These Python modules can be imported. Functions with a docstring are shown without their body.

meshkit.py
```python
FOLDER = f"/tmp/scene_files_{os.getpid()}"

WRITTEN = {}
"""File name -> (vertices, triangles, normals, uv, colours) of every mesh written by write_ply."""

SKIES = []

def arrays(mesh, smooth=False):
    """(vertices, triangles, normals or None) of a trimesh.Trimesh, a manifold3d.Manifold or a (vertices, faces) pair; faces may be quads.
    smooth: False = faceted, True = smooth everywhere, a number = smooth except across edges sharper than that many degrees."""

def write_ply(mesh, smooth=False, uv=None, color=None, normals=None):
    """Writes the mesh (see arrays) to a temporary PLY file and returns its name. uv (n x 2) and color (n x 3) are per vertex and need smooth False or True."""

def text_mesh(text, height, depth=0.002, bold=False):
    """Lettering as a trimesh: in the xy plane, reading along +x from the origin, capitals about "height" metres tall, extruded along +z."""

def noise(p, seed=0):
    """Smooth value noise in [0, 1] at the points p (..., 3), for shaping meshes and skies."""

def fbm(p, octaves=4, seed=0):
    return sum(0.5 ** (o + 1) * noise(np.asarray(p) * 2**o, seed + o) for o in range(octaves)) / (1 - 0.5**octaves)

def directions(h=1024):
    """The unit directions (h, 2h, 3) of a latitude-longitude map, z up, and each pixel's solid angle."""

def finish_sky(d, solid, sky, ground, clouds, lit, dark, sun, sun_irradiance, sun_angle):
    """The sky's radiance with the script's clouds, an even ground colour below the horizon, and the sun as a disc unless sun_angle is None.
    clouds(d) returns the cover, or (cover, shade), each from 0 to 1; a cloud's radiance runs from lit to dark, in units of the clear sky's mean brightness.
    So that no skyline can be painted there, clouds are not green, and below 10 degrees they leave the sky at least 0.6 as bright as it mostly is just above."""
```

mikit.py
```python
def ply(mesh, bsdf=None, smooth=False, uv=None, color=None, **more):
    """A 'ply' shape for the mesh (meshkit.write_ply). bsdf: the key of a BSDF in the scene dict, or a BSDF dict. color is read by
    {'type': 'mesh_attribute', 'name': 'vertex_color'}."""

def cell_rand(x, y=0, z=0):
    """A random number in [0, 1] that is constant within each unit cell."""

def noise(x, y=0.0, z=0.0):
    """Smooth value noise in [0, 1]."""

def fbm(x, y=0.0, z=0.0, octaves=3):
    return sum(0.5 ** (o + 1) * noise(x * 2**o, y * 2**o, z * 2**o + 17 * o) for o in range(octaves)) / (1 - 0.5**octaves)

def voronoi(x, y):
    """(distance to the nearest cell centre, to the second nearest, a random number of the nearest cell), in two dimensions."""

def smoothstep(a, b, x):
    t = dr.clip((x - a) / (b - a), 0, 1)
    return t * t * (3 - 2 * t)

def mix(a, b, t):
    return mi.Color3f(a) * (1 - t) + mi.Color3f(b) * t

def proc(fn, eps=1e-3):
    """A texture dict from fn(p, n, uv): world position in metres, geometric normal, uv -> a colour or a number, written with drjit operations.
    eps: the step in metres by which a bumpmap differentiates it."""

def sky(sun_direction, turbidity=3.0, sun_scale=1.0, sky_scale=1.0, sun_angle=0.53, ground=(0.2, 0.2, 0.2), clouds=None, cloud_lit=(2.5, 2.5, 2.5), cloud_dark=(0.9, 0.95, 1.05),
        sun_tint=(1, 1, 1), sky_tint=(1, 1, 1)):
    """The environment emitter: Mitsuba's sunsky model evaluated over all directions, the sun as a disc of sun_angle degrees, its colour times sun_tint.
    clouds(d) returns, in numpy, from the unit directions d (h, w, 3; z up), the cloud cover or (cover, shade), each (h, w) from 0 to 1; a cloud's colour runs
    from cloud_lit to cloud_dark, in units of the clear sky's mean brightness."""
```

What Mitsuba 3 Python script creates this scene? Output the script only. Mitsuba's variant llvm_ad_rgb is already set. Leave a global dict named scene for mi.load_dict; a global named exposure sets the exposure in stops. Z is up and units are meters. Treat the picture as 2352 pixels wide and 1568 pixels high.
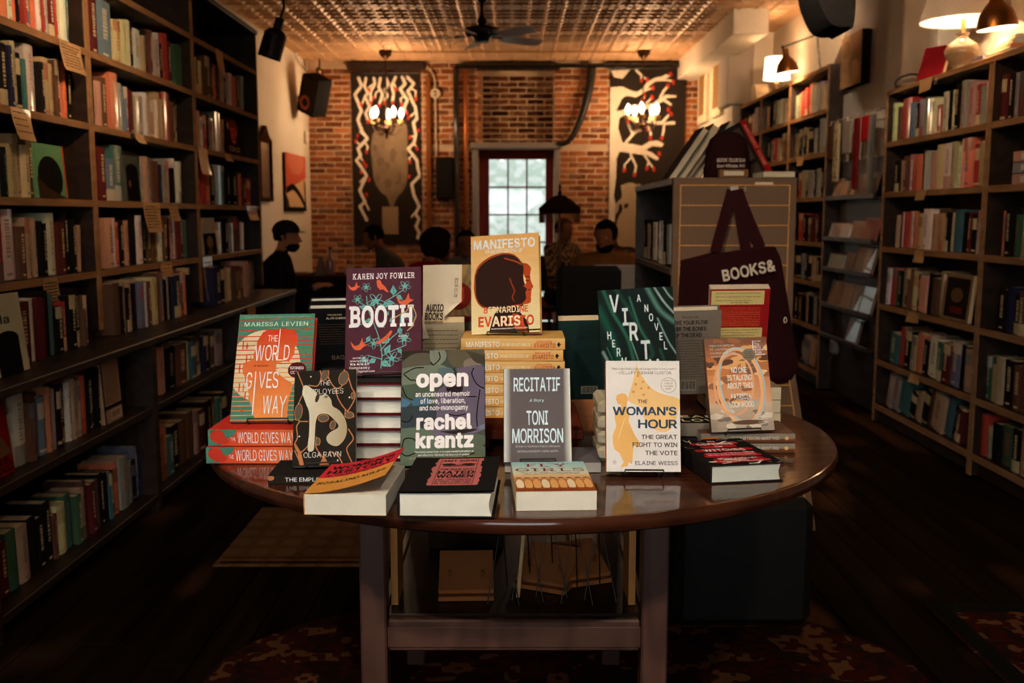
# A second-hand looking bookshop and bar: round display table in front, bookcases on both sides, brick wall at the back.
# World: x right, y into the room, z up, metres. The camera stands at the origin, 1.28 m above the floor.
import math, random
import numpy as np, trimesh, manifold3d as m3
import mitsuba as mi, drjit as dr
import mikit, meshkit
from mikit import proc, noise, fbm, cell_rand, smoothstep, mix
from shapely.geometry import Polygon, LineString, Point, box as sbox, MultiPolygon
from shapely.ops import unary_union
from shapely import affinity

T = mi.ScalarTransform4f
rng = random.Random(7)
scene, labels = {}, {}

# ---------------------------------------------------------------- camera
PITCH = math.radians(7.2)
scene['camera'] = {'type': 'thinlens', 'fov': 2 * math.degrees(math.atan(1176 / 2287.0)), 'fov_axis': 'x',
                   'aperture_radius': 0.0030, 'focus_distance': 1.98, 'near_clip': 0.05, 'far_clip': 200.0,
                   'to_world': T().look_at(origin=[0, 0, 1.28], target=[0, math.cos(PITCH), 1.28 - math.sin(PITCH)], up=[0, 0, 1])}
exposure = 3.3

# ---------------------------------------------------------------- daylight (enters by the glazed back door and the shop window behind the camera)
scene['sky'] = {**mikit.sky([0.3, 0.5, 0.8], turbidity=6.0, sun_scale=0.0, sky_scale=4.0, ground=(0.35, 0.35, 0.33),
                            clouds=lambda d: np.full(d.shape[:2], 0.92), cloud_lit=(1.0, 1.03, 1.06)), 'sampling_weight': 2.0}
SKY_GAIN = 1.0

# ---------------------------------------------------------------- lamps whose fixtures hang above and behind the camera, some added as fill
WARM, NEUTRAL = (1.0, 0.66, 0.38), (1.0, 0.81, 0.60)
TRACK_HEADS = [  # position of the lamp face, point it is aimed at, power, colour
    ((-0.95, 0.15, 2.62), (-0.15, 2.1, 0.9), 140.0, NEUTRAL),
    ((-0.25, -0.25, 2.62), (0.05, 2.0, 0.9), 130.0, NEUTRAL),
    ((0.65, -0.05, 2.62), (0.25, 2.2, 0.9), 112.0, NEUTRAL),
    ((-0.55, 3.2, 2.66), (-1.85, 4.4, 2.0), 185.0, WARM),
    ((0.75, 3.4, 2.66), (2.3, 5.3, 1.95), 130.0, WARM),
    ((-0.30, 2.2, 2.66), (-1.85, 3.75, 2.1), 190.0, WARM),  # added fill lamp, brightens the nearest left shelf edges
    ((0.90, 4.5, 2.70), (2.5, 6.9, 2.35), 250.0, NEUTRAL),  # extra lamp added to lift the pier and upper right wall
    ((0.15, 2.1, 2.70), (0.95, 4.15, 1.25), 80.0, NEUTRAL),  # fill added to brighten the gold-lined end panel
    ((2.08, 6.62, 2.60), (2.6, 9.0, 2.92), 260.0, WARM),
]
BULB = 16.0          # radiance of a chandelier bulb

# ---------------------------------------------------------------- mesh helpers
def lin(c):
    c = np.asarray(c, float) / 255.0
    return np.where(c <= 0.04045, c / 12.92, ((c + 0.055) / 1.055) ** 2.4)

def dc(*c):
    """Albedo of a thing that shows as this sRGB colour under the lamp light on the table."""
    return np.clip(lin(c) / np.array([.66, .54, .43]) * .62, 0.003, .82)

CB_V, CB_F = None, None
def _cb():
    global CB_V, CB_F
    pts = []
    for sx in (-1, 1):
        for sy in (-1, 1):
            for sz in (-1, 1):
                for k in range(3):
                    pts.append(([sx, sy, sz], k))
    P = np.array([s for s, k in pts], float); K = np.array([k for s, k in pts])
    q = P * 1.0
    for i in range(len(q)):
        for a in range(3):
            if a != K[i]: q[i, a] *= 0.9
    from scipy.spatial import ConvexHull
    H = ConvexHull(q); f = H.simplices.copy()
    for i, t in enumerate(f):
        n = np.cross(q[t[1]] - q[t[0]], q[t[2]] - q[t[0]])
        if n @ q[t].mean(0) < 0: f[i] = t[::-1]
    CB_V, CB_F = (P, K), f
_cb()
BOX_F = np.array([[0, 1, 3], [0, 3, 2], [4, 6, 7], [4, 7, 5], [0, 4, 5], [0, 5, 1], [2, 3, 7], [2, 7, 6], [0, 2, 6], [0, 6, 4], [1, 5, 7], [1, 7, 3]])

def rot(axis, deg):
    return trimesh.transformations.rotation_matrix(math.radians(deg), axis)
def trans(x, y, z):
    m = np.eye(4); m[:3, 3] = (x, y, z); return m
RX, RY, RZ = (1, 0, 0), (0, 1, 0), (0, 0, 1)

from scipy.spatial import cKDTree
class G:
    """Collects coloured pieces of ONE part."""
    def __init__(self): self.v, self.f, self.c, self.n = [], [], [], 0
    def add(self, v, f, col=(.5, .5, .5)):
        v = np.asarray(v, float)
        self.v.append(v); self.f.append(np.asarray(f, int) + self.n)
        col = np.asarray(col, float)
        self.c.append(np.broadcast_to(col, (len(v), 3)) if col.ndim == 1 else col); self.n += len(v)
        return self
    def mesh(self, m, col): return self.add(m.vertices, m.faces, col)
    def box(self, x0, x1, y0, y1, z0, z1, col=(.5, .5, .5), ch=0.0, M=None):
        lo, hi = np.array([x0, y0, z0], float), np.array([x1, y1, z1], float)
        if ch > 0:
            P, K = CB_V
            half = (hi - lo) / 2; c = min(ch, half.min() * .8)
            q = P * half
            for a in range(3):
                sel = K != a
                q[sel, a] -= np.sign(q[sel, a]) * c
            v, f = q + (lo + hi) / 2, CB_F
        else:
            v = np.array([[x, y, z] for x in (lo[0], hi[0]) for y in (lo[1], hi[1]) for z in (lo[2], hi[2])]); f = BOX_F
        if M is not None: v = v @ M[:3, :3].T + M[:3, 3]
        return self.add(v, f, col)
    def tube(self, pts, r, col=(.5, .5, .5), n=8, closed=False):
        p = np.asarray(pts, float); r = np.broadcast_to(np.asarray(r, float), (len(p),))
        d = np.gradient(p, axis=0) if not closed else np.roll(p, -1, 0) - np.roll(p, 1, 0)
        d /= np.linalg.norm(d, axis=1, keepdims=True) + 1e-12
        u = np.cross(d[0], [0, 0, 1] if abs(d[0][2]) < .9 else [1, 0, 0]); u /= np.linalg.norm(u)
        V = []
        a = np.arange(n) * 2 * math.pi / n
        for i in range(len(p)):
            u = u - d[i] * (u @ d[i]); u /= np.linalg.norm(u); w = np.cross(d[i], u)
            V.append(p[i] + r[i] * (np.cos(a)[:, None] * u + np.sin(a)[:, None] * w))
        V = np.vstack(V); F = []
        k = len(p)
        for i in range(k if closed else k - 1):
            for j in range(n):
                A, B = i * n + j, i * n + (j + 1) % n
                C, D = ((i + 1) % k) * n + j, ((i + 1) % k) * n + (j + 1) % n
                F += [[A, B, D], [A, D, C]]
        if not closed:
            for e, s in ((0, -1), (k - 1, 1)):
                V = np.vstack([V, p[e]]); c = len(V) - 1
                for j in range(n):
                    t = [e * n + j, e * n + (j + 1) % n, c]
                    F.append(t if s > 0 else t[::-1])
        return self.add(V, F, col)
    def lathe(self, prof, col=(.5, .5, .5), n=28, M=None, sx=1.0):
        """profile of (radius, z) turned about z"""
        p = np.asarray(prof, float); a = np.arange(n) * 2 * math.pi / n
        V = np.stack([p[:, None, 0] * np.cos(a) * sx, p[:, None, 0] * np.sin(a), np.broadcast_to(p[:, None, 1], (len(p), n))], -1).reshape(-1, 3)
        F = []
        for i in range(len(p) - 1):
            for j in range(n):
                A, B = i * n + j, i * n + (j + 1) % n
                F += [[A, B, B + n], [A, B + n, A + n]]
        if M is not None: V = V @ M[:3, :3].T + M[:3, 3]
        return self.add(V, F, col)
    def ball(self, c, r, col=(.5, .5, .5), sub=2):
        s = trimesh.creation.icosphere(sub); return self.add(s.vertices * np.asarray(r) + np.asarray(c), s.faces, col)
    def prism(self, poly, d0, d1, col=(.5, .5, .5), M=None):
        """polygon in (x, z), extruded along y from d0 to d1"""
        for g in geoms(poly):
            v2, f = trimesh.creation.triangulate_polygon(g, engine='earcut')
            k = len(v2); V = np.zeros((2 * k, 3)); V[:, 0] = np.tile(v2[:, 0], 2); V[:, 2] = np.tile(v2[:, 1], 2); V[:k, 1] = d0; V[k:, 1] = d1
            F = [f, f[:, ::-1] + k]
            for ring in [g.exterior] + list(g.interiors):
                c = np.asarray(ring.coords)[:-1]; m = len(c); o = len(V)
                W = np.zeros((2 * m, 3)); W[:, 0] = np.tile(c[:, 0], 2); W[:, 2] = np.tile(c[:, 1], 2); W[:m, 1] = d0; W[m:, 1] = d1
                V = np.vstack([V, W]); i = np.arange(m); j = (i + 1) % m
                F.append(np.vstack([np.stack([i, j, j + m], 1), np.stack([i, j + m, i + m], 1)]) + o)
            F = np.vstack(F)
            if M is not None: V = V @ M[:3, :3].T + M[:3, 3]
            self.add(V, F, col)
        return self
    def flat(self, poly, y, col, M=None):
        """polygon in (x, z) as a flat print at depth y, facing -y"""
        for g in geoms(poly):
            if g.area < 1e-9: continue
            v2, f = trimesh.creation.triangulate_polygon(g, engine='earcut')
            V = np.stack([v2[:, 0], np.full(len(v2), y), v2[:, 1]], 1)
            if M is not None: V = V @ M[:3, :3].T + M[:3, 3]
            e = np.stack([V[f[:, 1]] - V[f[:, 0]], V[f[:, 2]] - V[f[:, 1]], V[f[:, 0]] - V[f[:, 2]]]); ar = np.linalg.norm(np.cross(e[0], e[1]), axis=1)
            f = f[ar > 1.5e-5 * np.linalg.norm(e, axis=2).max(0)]          # no slivers thinner than 15 micrometres
            if not len(f): continue
            self.add(V, f, col)
        return self
    def sheet(self, grid, col):
        """a grid (a, b, 3) of points as a surface"""
        g = np.asarray(grid, float); a, b = g.shape[:2]; i = np.arange(a * b).reshape(a, b)
        q = np.stack([i[:-1, :-1], i[1:, :-1], i[1:, 1:], i[:-1, 1:]], -1).reshape(-1, 4)
        return self.add(g.reshape(-1, 3), np.vstack([q[:, [0, 1, 2]], q[:, [0, 2, 3]]]), col)
    def xf(self, M):
        self.v = [v @ M[:3, :3].T + M[:3, 3] for v in self.v]; return self
    def arrays(self): return np.vstack(self.v), np.vstack(self.f), np.vstack(self.c)

def geoms(g):
    if g is None or g.is_empty: return []
    if g.geom_type == 'Polygon': return [g]
    return [p for p in getattr(g, 'geoms', []) for p in geoms(p) if p.geom_type == 'Polygon']

def numbered(name):
    if name not in USED:
        USED[name] = 0; return name
    USED[name] += 1; return f'{name}_{USED[name]:03d}'
USED = {}

def ent(key, g, bsdf, M=None, smooth=False, **more):
    """ONE entry of the scene from the builder g"""
    if isinstance(g, G): v, f, c = g.arrays()
    else: v, f = np.array(g.vertices), np.array(g.faces); c = np.full((len(v), 3), .5)
    if M is not None: v = v @ M[:3, :3].T + M[:3, 3]
    if bsdf == 'm_flame' or more.pop('nocol', False): c = None
    sm = trimesh.Trimesh(v, f, process=False)
    if c is not None and smooth is not True and smooth:
        sm = trimesh.graph.smooth_shade(sm, angle=math.radians(smooth), facet_minarea=None)
        c = c[cKDTree(v).query(sm.vertices)[1]]; smooth = True
    scene[key] = mikit.ply(sm, bsdf, smooth, color=c, **more)
    return key

def thing(name, label, cat, group=None):
    k = numbered(name); tag(k, label, cat, group); return k
def tag(k, label, cat=None, group=None, kind=None):
    d = {}
    if label: d['label'] = label
    if cat: d['category'] = cat
    if group: d['group'] = group
    if kind: d['kind'] = kind
    labels[k] = d
def part(parent, name, g, bsdf, M=None, smooth=False, label=None, **more):
    k = numbered(parent + '__' + name)
    ent(k, g, bsdf, M, smooth, **more)
    if label: labels[k] = {'label': label}
    return k
def struct(k, label=None): labels[k] = {'kind': 'structure', **({'label': label} if label else {})}

# ---------------------------------------------------------------- lettering as flat polygons
_GL = {}
def glyph(ch, bold, serif):
    k = (ch, bold, serif)
    if k not in _GL:
        m = meshkit.text_mesh(ch, 1.0, 0.1, bold)
        t = m.vertices[m.faces][np.abs(m.face_normals[:, 2] - 1) < .01][:, :, :2]
        g = unary_union([Polygon(x) for x in t]).buffer(0.004).buffer(-0.004)
        x0 = g.bounds[0]; g = affinity.translate(g, -x0, 0)
        if serif and ch.isalpha() and ch.upper() not in 'OCSGQ':
            top = max(.7, g.bounds[3]); lo = g.bounds[1]; add = []; th = .11 if serif >= .1 else .06
            for foot in (True, False):
                y0, y1 = (lo, lo + th) if foot else (top - th, top)
                if ch in 'BDEFLPRKMN': add.append(sbox(-serif, y0, .12, y1))
                for p in geoms(g.intersection(sbox(-1, y0 + .04, 9, y1 - .015))):
                    a, _, b, _ = p.bounds
                    if b - a < .36: add.append(sbox(a - serif, y0, b + serif, y1))
            g = unary_union([g] + add); g = affinity.translate(g, -min(0, g.bounds[0]), 0)
        _GL[k] = g.simplify(.012)
    return _GL[k]
def text(s, h, xs=1.0, wt=0.0, track=.14, bold=True, serif=0, slant=0.0):
    """lettering with capitals h tall on the x axis: (polygon, width)"""
    x, out = 0.0, []
    for ch in s:
        if ch == ' ': x += .38; continue
        g = glyph(ch, bold, serif)
        out.append(affinity.translate(g, x, 0)); x += g.bounds[2] + track
    w = max(x - track, .01)
    g = unary_union(out)
    if wt: g = g.buffer(wt, join_style=2)
    if slant: g = affinity.skew(g, xs=slant, origin=(0, 0))
    return affinity.scale(g, h * xs, h, origin=(0, 0)), w * h * xs

class Art:
    """Flat print on a cover: x from the left, y down from the top, in centimetres."""
    def __init__(self, w, h, bg): self.w, self.h, self.L = w, h, [(sbox(0, 0, w, h), bg)]
    def poly(self, pts, col): self.L.append((Polygon(pts).buffer(0), col)); return self
    def geo(self, g, col): self.L.append((g, col)); return self
    def line(self, pts, wd, col, curve=False):
        if curve: pts = spline(pts)
        self.L.append((LineString(pts).buffer(wd / 2, quad_segs=3), col)); return self
    def ell(self, x, y, rx, ry, col, a=0):
        self.L.append((affinity.translate(affinity.rotate(affinity.scale(Point(0, 0).buffer(1, quad_segs=10), rx, ry), a), x, y), col)); return self
    def rect(self, x0, y0, x1, y1, col): self.L.append((sbox(x0, y0, x1, y1), col)); return self
    def grad(self, g, c0, c1, n=10, vertical=True):
        a, b, c, d = g.bounds
        for i in range(n):
            t0, t1 = i / n, (i + 1) / n
            cut = sbox(a, b + (d - b) * t0, c, b + (d - b) * t1) if vertical else sbox(a + (c - a) * t0, b, a + (c - a) * t1, d)
            self.L.append((g.intersection(cut), np.asarray(c0) * (1 - (i + .5) / n) + np.asarray(c1) * (i + .5) / n))
        return self
    def text(self, s, x, y, h, col, al='l', fit=None, **k):
        """baseline at y; fit squeezes the line to that width"""
        g, w = text(s, h, **k)
        if fit: g = affinity.scale(g, fit / w, 1, origin=(0, 0)); w = fit
        g = affinity.scale(g, 1, -1, origin=(0, 0))
        self.L.append((affinity.translate(g, x - (0, w / 2, w)['lcr'.index(al)], y), col)); return self
    def build(self, M=None, unit=.01, off=-.0003, base=True):
        """one flat mesh; upper layers cut what lies beneath them"""
        g = G(); acc = None; clip = sbox(0, 0, self.w, self.h)
        if base: g.flat(affinity.affine_transform(clip, [unit, 0, 0, -unit, 0, self.h * unit]), off, self.L[0][1])
        for p, col in reversed(self.L):
            p = p.intersection(clip)
            if acc is not None: p = p.difference(acc)
            if p.is_empty: continue
            acc = p if acc is None else acc.union(p)
            q = affinity.affine_transform(p, [unit, 0, 0, -unit, 0, self.h * unit])
            g.flat(q, off - .0001, col)
        if M is not None: g.xf(M)
        return g
def spline(pts, n=8):
    p = np.asarray(pts, float)
    if len(p) < 3: return p
    q = np.vstack([2 * p[0] - p[1], p, 2 * p[-1] - p[-2]]); out = []
    for i in range(1, len(q) - 2):
        for t in np.arange(n) / n:
            out.append(.5 * ((2 * q[i]) + (-q[i - 1] + q[i + 1]) * t + (2 * q[i - 1] - 5 * q[i] + 4 * q[i + 1] - q[i + 2]) * t * t + (-q[i - 1] + 3 * q[i] - 3 * q[i + 1] + q[i + 2]) * t ** 3))
    return np.vstack(out + [p[-1]])

# ---------------------------------------------------------------- materials (colour comes from the pieces; procedural wear and grain on top)
VC = {'type': 'mesh_attribute', 'name': 'vertex_color'}
def two(b): return {'type': 'twosided', 'bsdf': b}
def princ(col, rough, **k): return two({'type': 'principled', 'base_color': col, 'roughness': rough, **k})
def rgb(*c): return {'type': 'rgb', 'value': [float(x) for x in c]}
def plastic(col, alpha, ior=1.42): return two({'type': 'roughplastic', 'diffuse_reflectance': col, 'alpha': alpha, 'int_ior': ior, 'distribution': 'ggx'})
scene['m_matte'] = two({'type': 'diffuse', 'reflectance': VC})
scene['m_print'] = two({'type': 'diffuse', 'reflectance': VC})
scene['m_gloss'] = princ(VC, .14, specular=.6)
scene['m_metal'] = princ(VC, .32, metallic=.9)
scene['m_black'] = plastic(rgb(.010, .009, .008), .2, 1.35)

def wood_fn(c0, c1, sx, sy, sz, k=1.0):
    def fn(p, n, uv):
        w = fbm(p.x * sx, p.y * sy, p.z * sz, 2)
        g = dr.sin(w * 32.0 + p.z * sz * 2.0) * .5 + .5
        return mix(c0, c1, g * .6 + w * .4)
    return fn
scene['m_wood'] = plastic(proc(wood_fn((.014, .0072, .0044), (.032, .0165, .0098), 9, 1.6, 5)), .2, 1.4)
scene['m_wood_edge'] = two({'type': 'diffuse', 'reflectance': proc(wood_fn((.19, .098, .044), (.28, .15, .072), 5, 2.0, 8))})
scene['m_table'] = princ(proc(wood_fn((.022, .0060, .0028), (.050, .0135, .0056), 2.0, 12, 8)), .10, specular=.38, clearcoat=.25, clearcoat_gloss=.95)
scene['m_table_leg'] = plastic(proc(wood_fn((.055, .024, .017), (.10, .047, .033), 14, 14, 1.6)), .18, 1.42)
def floor_fn(p, n, uv):
    w = noise(p.x * 34, p.y * 2.0)
    wear = smoothstep(.60, .80, fbm(p.x * 4.5, p.y * 1.8, 3.0, 2))
    c = mix((.005, .003, .0017), (.012, .007, .0038), w)
    return mix(c, (.085, .036, .015), wear * .5)
scene['m_floor'] = two({'type': 'diffuse', 'reflectance': proc(floor_fn)})
def plaster_fn(p, n, uv):
    w = fbm(p.x * 2.2, p.y * 2.2, p.z * 2.2, 2)
    return mix((.64, .555, .43), (.74, .65, .51), w)
scene['m_plaster'] = two({'type': 'diffuse', 'reflectance': proc(plaster_fn)})
scene['m_grey_wall'] = two({'type': 'diffuse', 'reflectance': proc(lambda p, n, uv: mix((.38, .33, .27), (.44, .38, .31), noise(p.x * 4, p.y * 4, p.z * 4)))})
def mortar_fn(p, n, uv):
    return mix((.40, .28, .175), (.60, .43, .28), fbm(p.x * 7, p.y * 3, p.z * 9, 2))
scene['m_mortar'] = two({'type': 'diffuse', 'reflectance': proc(mortar_fn)})
scene['m_brick'] = {'type': 'blendbsdf', 'weight': proc(lambda p, n, uv: .42 * smoothstep(.42, .75, fbm(p.x * 14, p.z * 26, p.y * 5, 2))),
                    'a': two({'type': 'diffuse', 'reflectance': VC}), 'b': two({'type': 'diffuse', 'reflectance': rgb(.34, .20, .11)})}
scene['m_tin'] = princ(proc(lambda p, n, uv: mix((.56, .32, .16), (.72, .43, .225), noise(p.x * 7, p.y * 7))), .5, metallic=.35)
def rug_fn(p, n, uv):
    a = dr.abs(dr.sin(p.x * 31)) * dr.abs(dr.sin(p.y * 27)); b = cell_rand(dr.floor(p.x * 60), dr.floor(p.y * 60))
    return mix(mix((.075, .038, .018), (.11, .06, .03), smoothstep(.25, .6, a)), (.10, .05, .025), b * .5)
scene['m_rug'] = two({'type': 'diffuse', 'reflectance': proc(rug_fn)})
def rug2_fn(p, n, uv):
    a = noise(p.x * 16, p.y * 16); b = noise(p.x * 47 + 9, p.y * 47); k = smoothstep(.60, .66, a) * smoothstep(.45, .55, b)
    return mix(mix((.030, .006, .004), (.014, .007, .005), smoothstep(.3, .6, b)), (.09, .038, .018), k)
scene['m_rug_red'] = two({'type': 'diffuse', 'reflectance': proc(rug2_fn)})
scene['m_cloth'] = two({'type': 'diffuse', 'reflectance': VC})
scene['m_shade'] = {'type': 'principledthin', 'base_color': rgb(.80, .70, .56), 'roughness': .8, 'diff_trans': .45, 'spec_trans': 0.0}
scene['m_pane'] = {'type': 'thindielectric'}
scene['m_poly'] = {'type': 'blendbsdf', 'weight': .12, 'a': {'type': 'thindielectric'}, 'b': two({'type': 'principled', 'base_color': rgb(.6, .57, .52), 'roughness': .12, 'specular': .9})}
scene['m_glass'] = {'type': 'dielectric', 'int_ior': 1.5}
def leaf_fn(p, n, uv): return mix((.20, .245, .20), (.30, .32, .30), smoothstep(.3, .7, fbm(p.x * 9, p.y * 9, p.z * 9, 2)))
scene['m_leaf'] = two({'type': 'diffuse', 'reflectance': proc(leaf_fn)})

# ================================================================ THE ROOM
CEIL, BACK = 3.08, 12.0
g = G()
g.box(-2.75, 2.75, -2.4, BACK + .3, -.14, -.022)
ent('floor', g, 'm_floor'); struct('floor', 'dark worn wooden floor of the shop')
W, y_lo = .132, .6
k = 0
for i in range(-17, 19):
    y = y_lo - rng.uniform(0, 1.4)
    while y < 11.9:
        L = rng.uniform(2.0, 3.6)
        x0 = i * W + rng.uniform(0, .0015)
        if abs(x0 + W / 2) < 2.3:
            part('floor', 'plank', G().box(x0, x0 + W - .004, y, min(y + L - .003, 11.98), -.024, rng.uniform(-.0022, 0), ch=.0025), 'm_floor')
        y += L

g = G().box(-2.9, 2.9, -2.4, BACK + .3, CEIL + .008, CEIL + .12)
ent('ceiling', g, 'm_tin'); struct('ceiling', 'brown pressed tin ceiling')
# pressed tin panels, four by four coffers each, over the part of the ceiling in view
PS = .61
def tin_panel():
    n, m = 4, 6
    N = n * m + 1
    u = np.linspace(0, 1, N); U, V = np.meshgrid(u, u, indexing='ij')
    fu, fv = np.abs((U * n) % 1 - .5) * 2, np.abs((V * n) % 1 - .5) * 2
    fu[(U * n) % 1 == 0] = 1; fv[(V * n) % 1 == 0] = 1
    e = np.maximum(fu, fv)
    z = -.016 * np.clip((e - .66) / .34, 0, 1) - .012 * np.clip(1 - e / .34, 0, 1)
    edge = np.maximum(np.abs(U - .5), np.abs(V - .5)) > .499
    z[edge] = -.006
    return np.stack([U * (PS - .004), V * (PS - .004), z], -1)
pg = G().sheet(tin_panel()[::-1], (.5, .5, .5)); pv, pf, pc = pg.arrays()
panel_ply = mikit.ply(trimesh.Trimesh(pv, pf, process=False), 'm_tin', False)
for i in range(8):
    for j in range(7):
        x, y = -2.44 + i * PS, 7.73 + j * PS
        key = numbered('ceiling__panel')
        scene[key] = {**panel_ply, 'to_world': T().translate([x + .002, y + .002, CEIL])}

# back wall of bricks with a door opening and a bricked-up transom above it
DX0, DX1, DZ = -.40, .50, 2.06
NX0, NX1, NZ0, NZ1 = -.35, .50, 2.10, 2.99
g = G()
for a, b, c2, d in ((-2.75, DX0, -.05, CEIL + .05), (DX1, 2.75, -.05, CEIL + .05), (DX0, DX1, DZ, NZ0), (DX0, DX1, NZ1, CEIL + .05)):
    g.box(a, b, BACK, BACK + .28, c2, d)
g.box(DX0 - .02, DX1 + .02, BACK + .20, BACK + .28, NZ0, NZ1)
ent('wall_back', g, 'm_mortar'); struct('wall_back', 'exposed brick wall at the back of the room')
BH, BL = .0677, .213
BRICK_C = [lin(c) for c in ((150, 84, 46), (132, 70, 38), (166, 98, 56), (118, 62, 36), (142, 74, 44), (172, 108, 64), (104, 58, 38), (156, 90, 54))]
variants = []
for i in range(16):
    q = np.random.RandomState(i)
    b = G().box(0, BL - .014, -.006, .03, 0, BH - .0135, BRICK_C[i % 8] * q.uniform(.78, 1.06), ch=.006)
    v, f, c2 = b.arrays(); v = v + q.uniform(-.0018, .0018, v.shape)
    variants.append((v, f, c2))
vply = [mikit.ply(trimesh.Trimesh(v, f, process=False), 'm_brick', False, color=c2) for v, f, c2 in variants]
vdark = [mikit.ply(trimesh.Trimesh(v, f, process=False), 'm_brick', False, color=c2 * (.22 + .07 * (i % 3))) for i, (v, f, c2) in enumerate(variants)]     # much darker copies of the bricks, for the blocked transom
rest = G()
def lay(x0, x1, z0, z1, y, seen, ply=None):
    r = 0
    z = z0
    while z + BH * .8 < z1:
        x = x0 - (BL / 2 if r % 2 else 0)
        while x < x1 - .03:
            a, b = max(x, x0), min(x + BL, x1)
            if b - a > .04:
                i = rng.randrange(16); sx = (b - a - .006) / (BL - .006)
                if seen(a, b, z):
                    key = numbered('wall_back__brick')
                    scene[key] = {**(ply or vply)[i], 'to_world': T().translate([a, y + rng.uniform(-.003, .003), z]).scale([sx, 1, 1])}
                else:
                    v, f, c2 = variants[i]; rest.add(v * [sx, 1, 1] + [a, y, z], f, c2)
            x += BL
        z += BH; r += 1
lay(-2.42, -1.90, .02, 3.02, BACK, lambda a, b, z: 1.15 < z)
lay(-1.90, -1.05, .02, 3.02, BACK, lambda a, b, z: False)
ZT = .02 + 31 * BH
lay(-1.05, DX0 - .07, .02, 2.10, BACK, lambda a, b, z: 1.2 < z and a > -1.08)
lay(-1.05, NX0, ZT, 3.07, BACK, lambda a, b, z: z < 2.95)
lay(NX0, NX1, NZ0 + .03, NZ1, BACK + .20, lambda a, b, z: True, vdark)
lay(DX1 + .07, 1.17, .02, 2.10, BACK, lambda a, b, z: 1.1 < z)
lay(NX1, 1.17, ZT, 3.07, BACK, lambda a, b, z: z < 2.95)
lay(1.17, 2.3, .02, 3.02, BACK, lambda a, b, z: False)
part('wall_back', 'brickwork', rest, 'm_brick'); labels['wall_back__brickwork'] = {'kind': 'stuff', 'label': 'bricks behind the hangings and furniture'}

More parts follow.
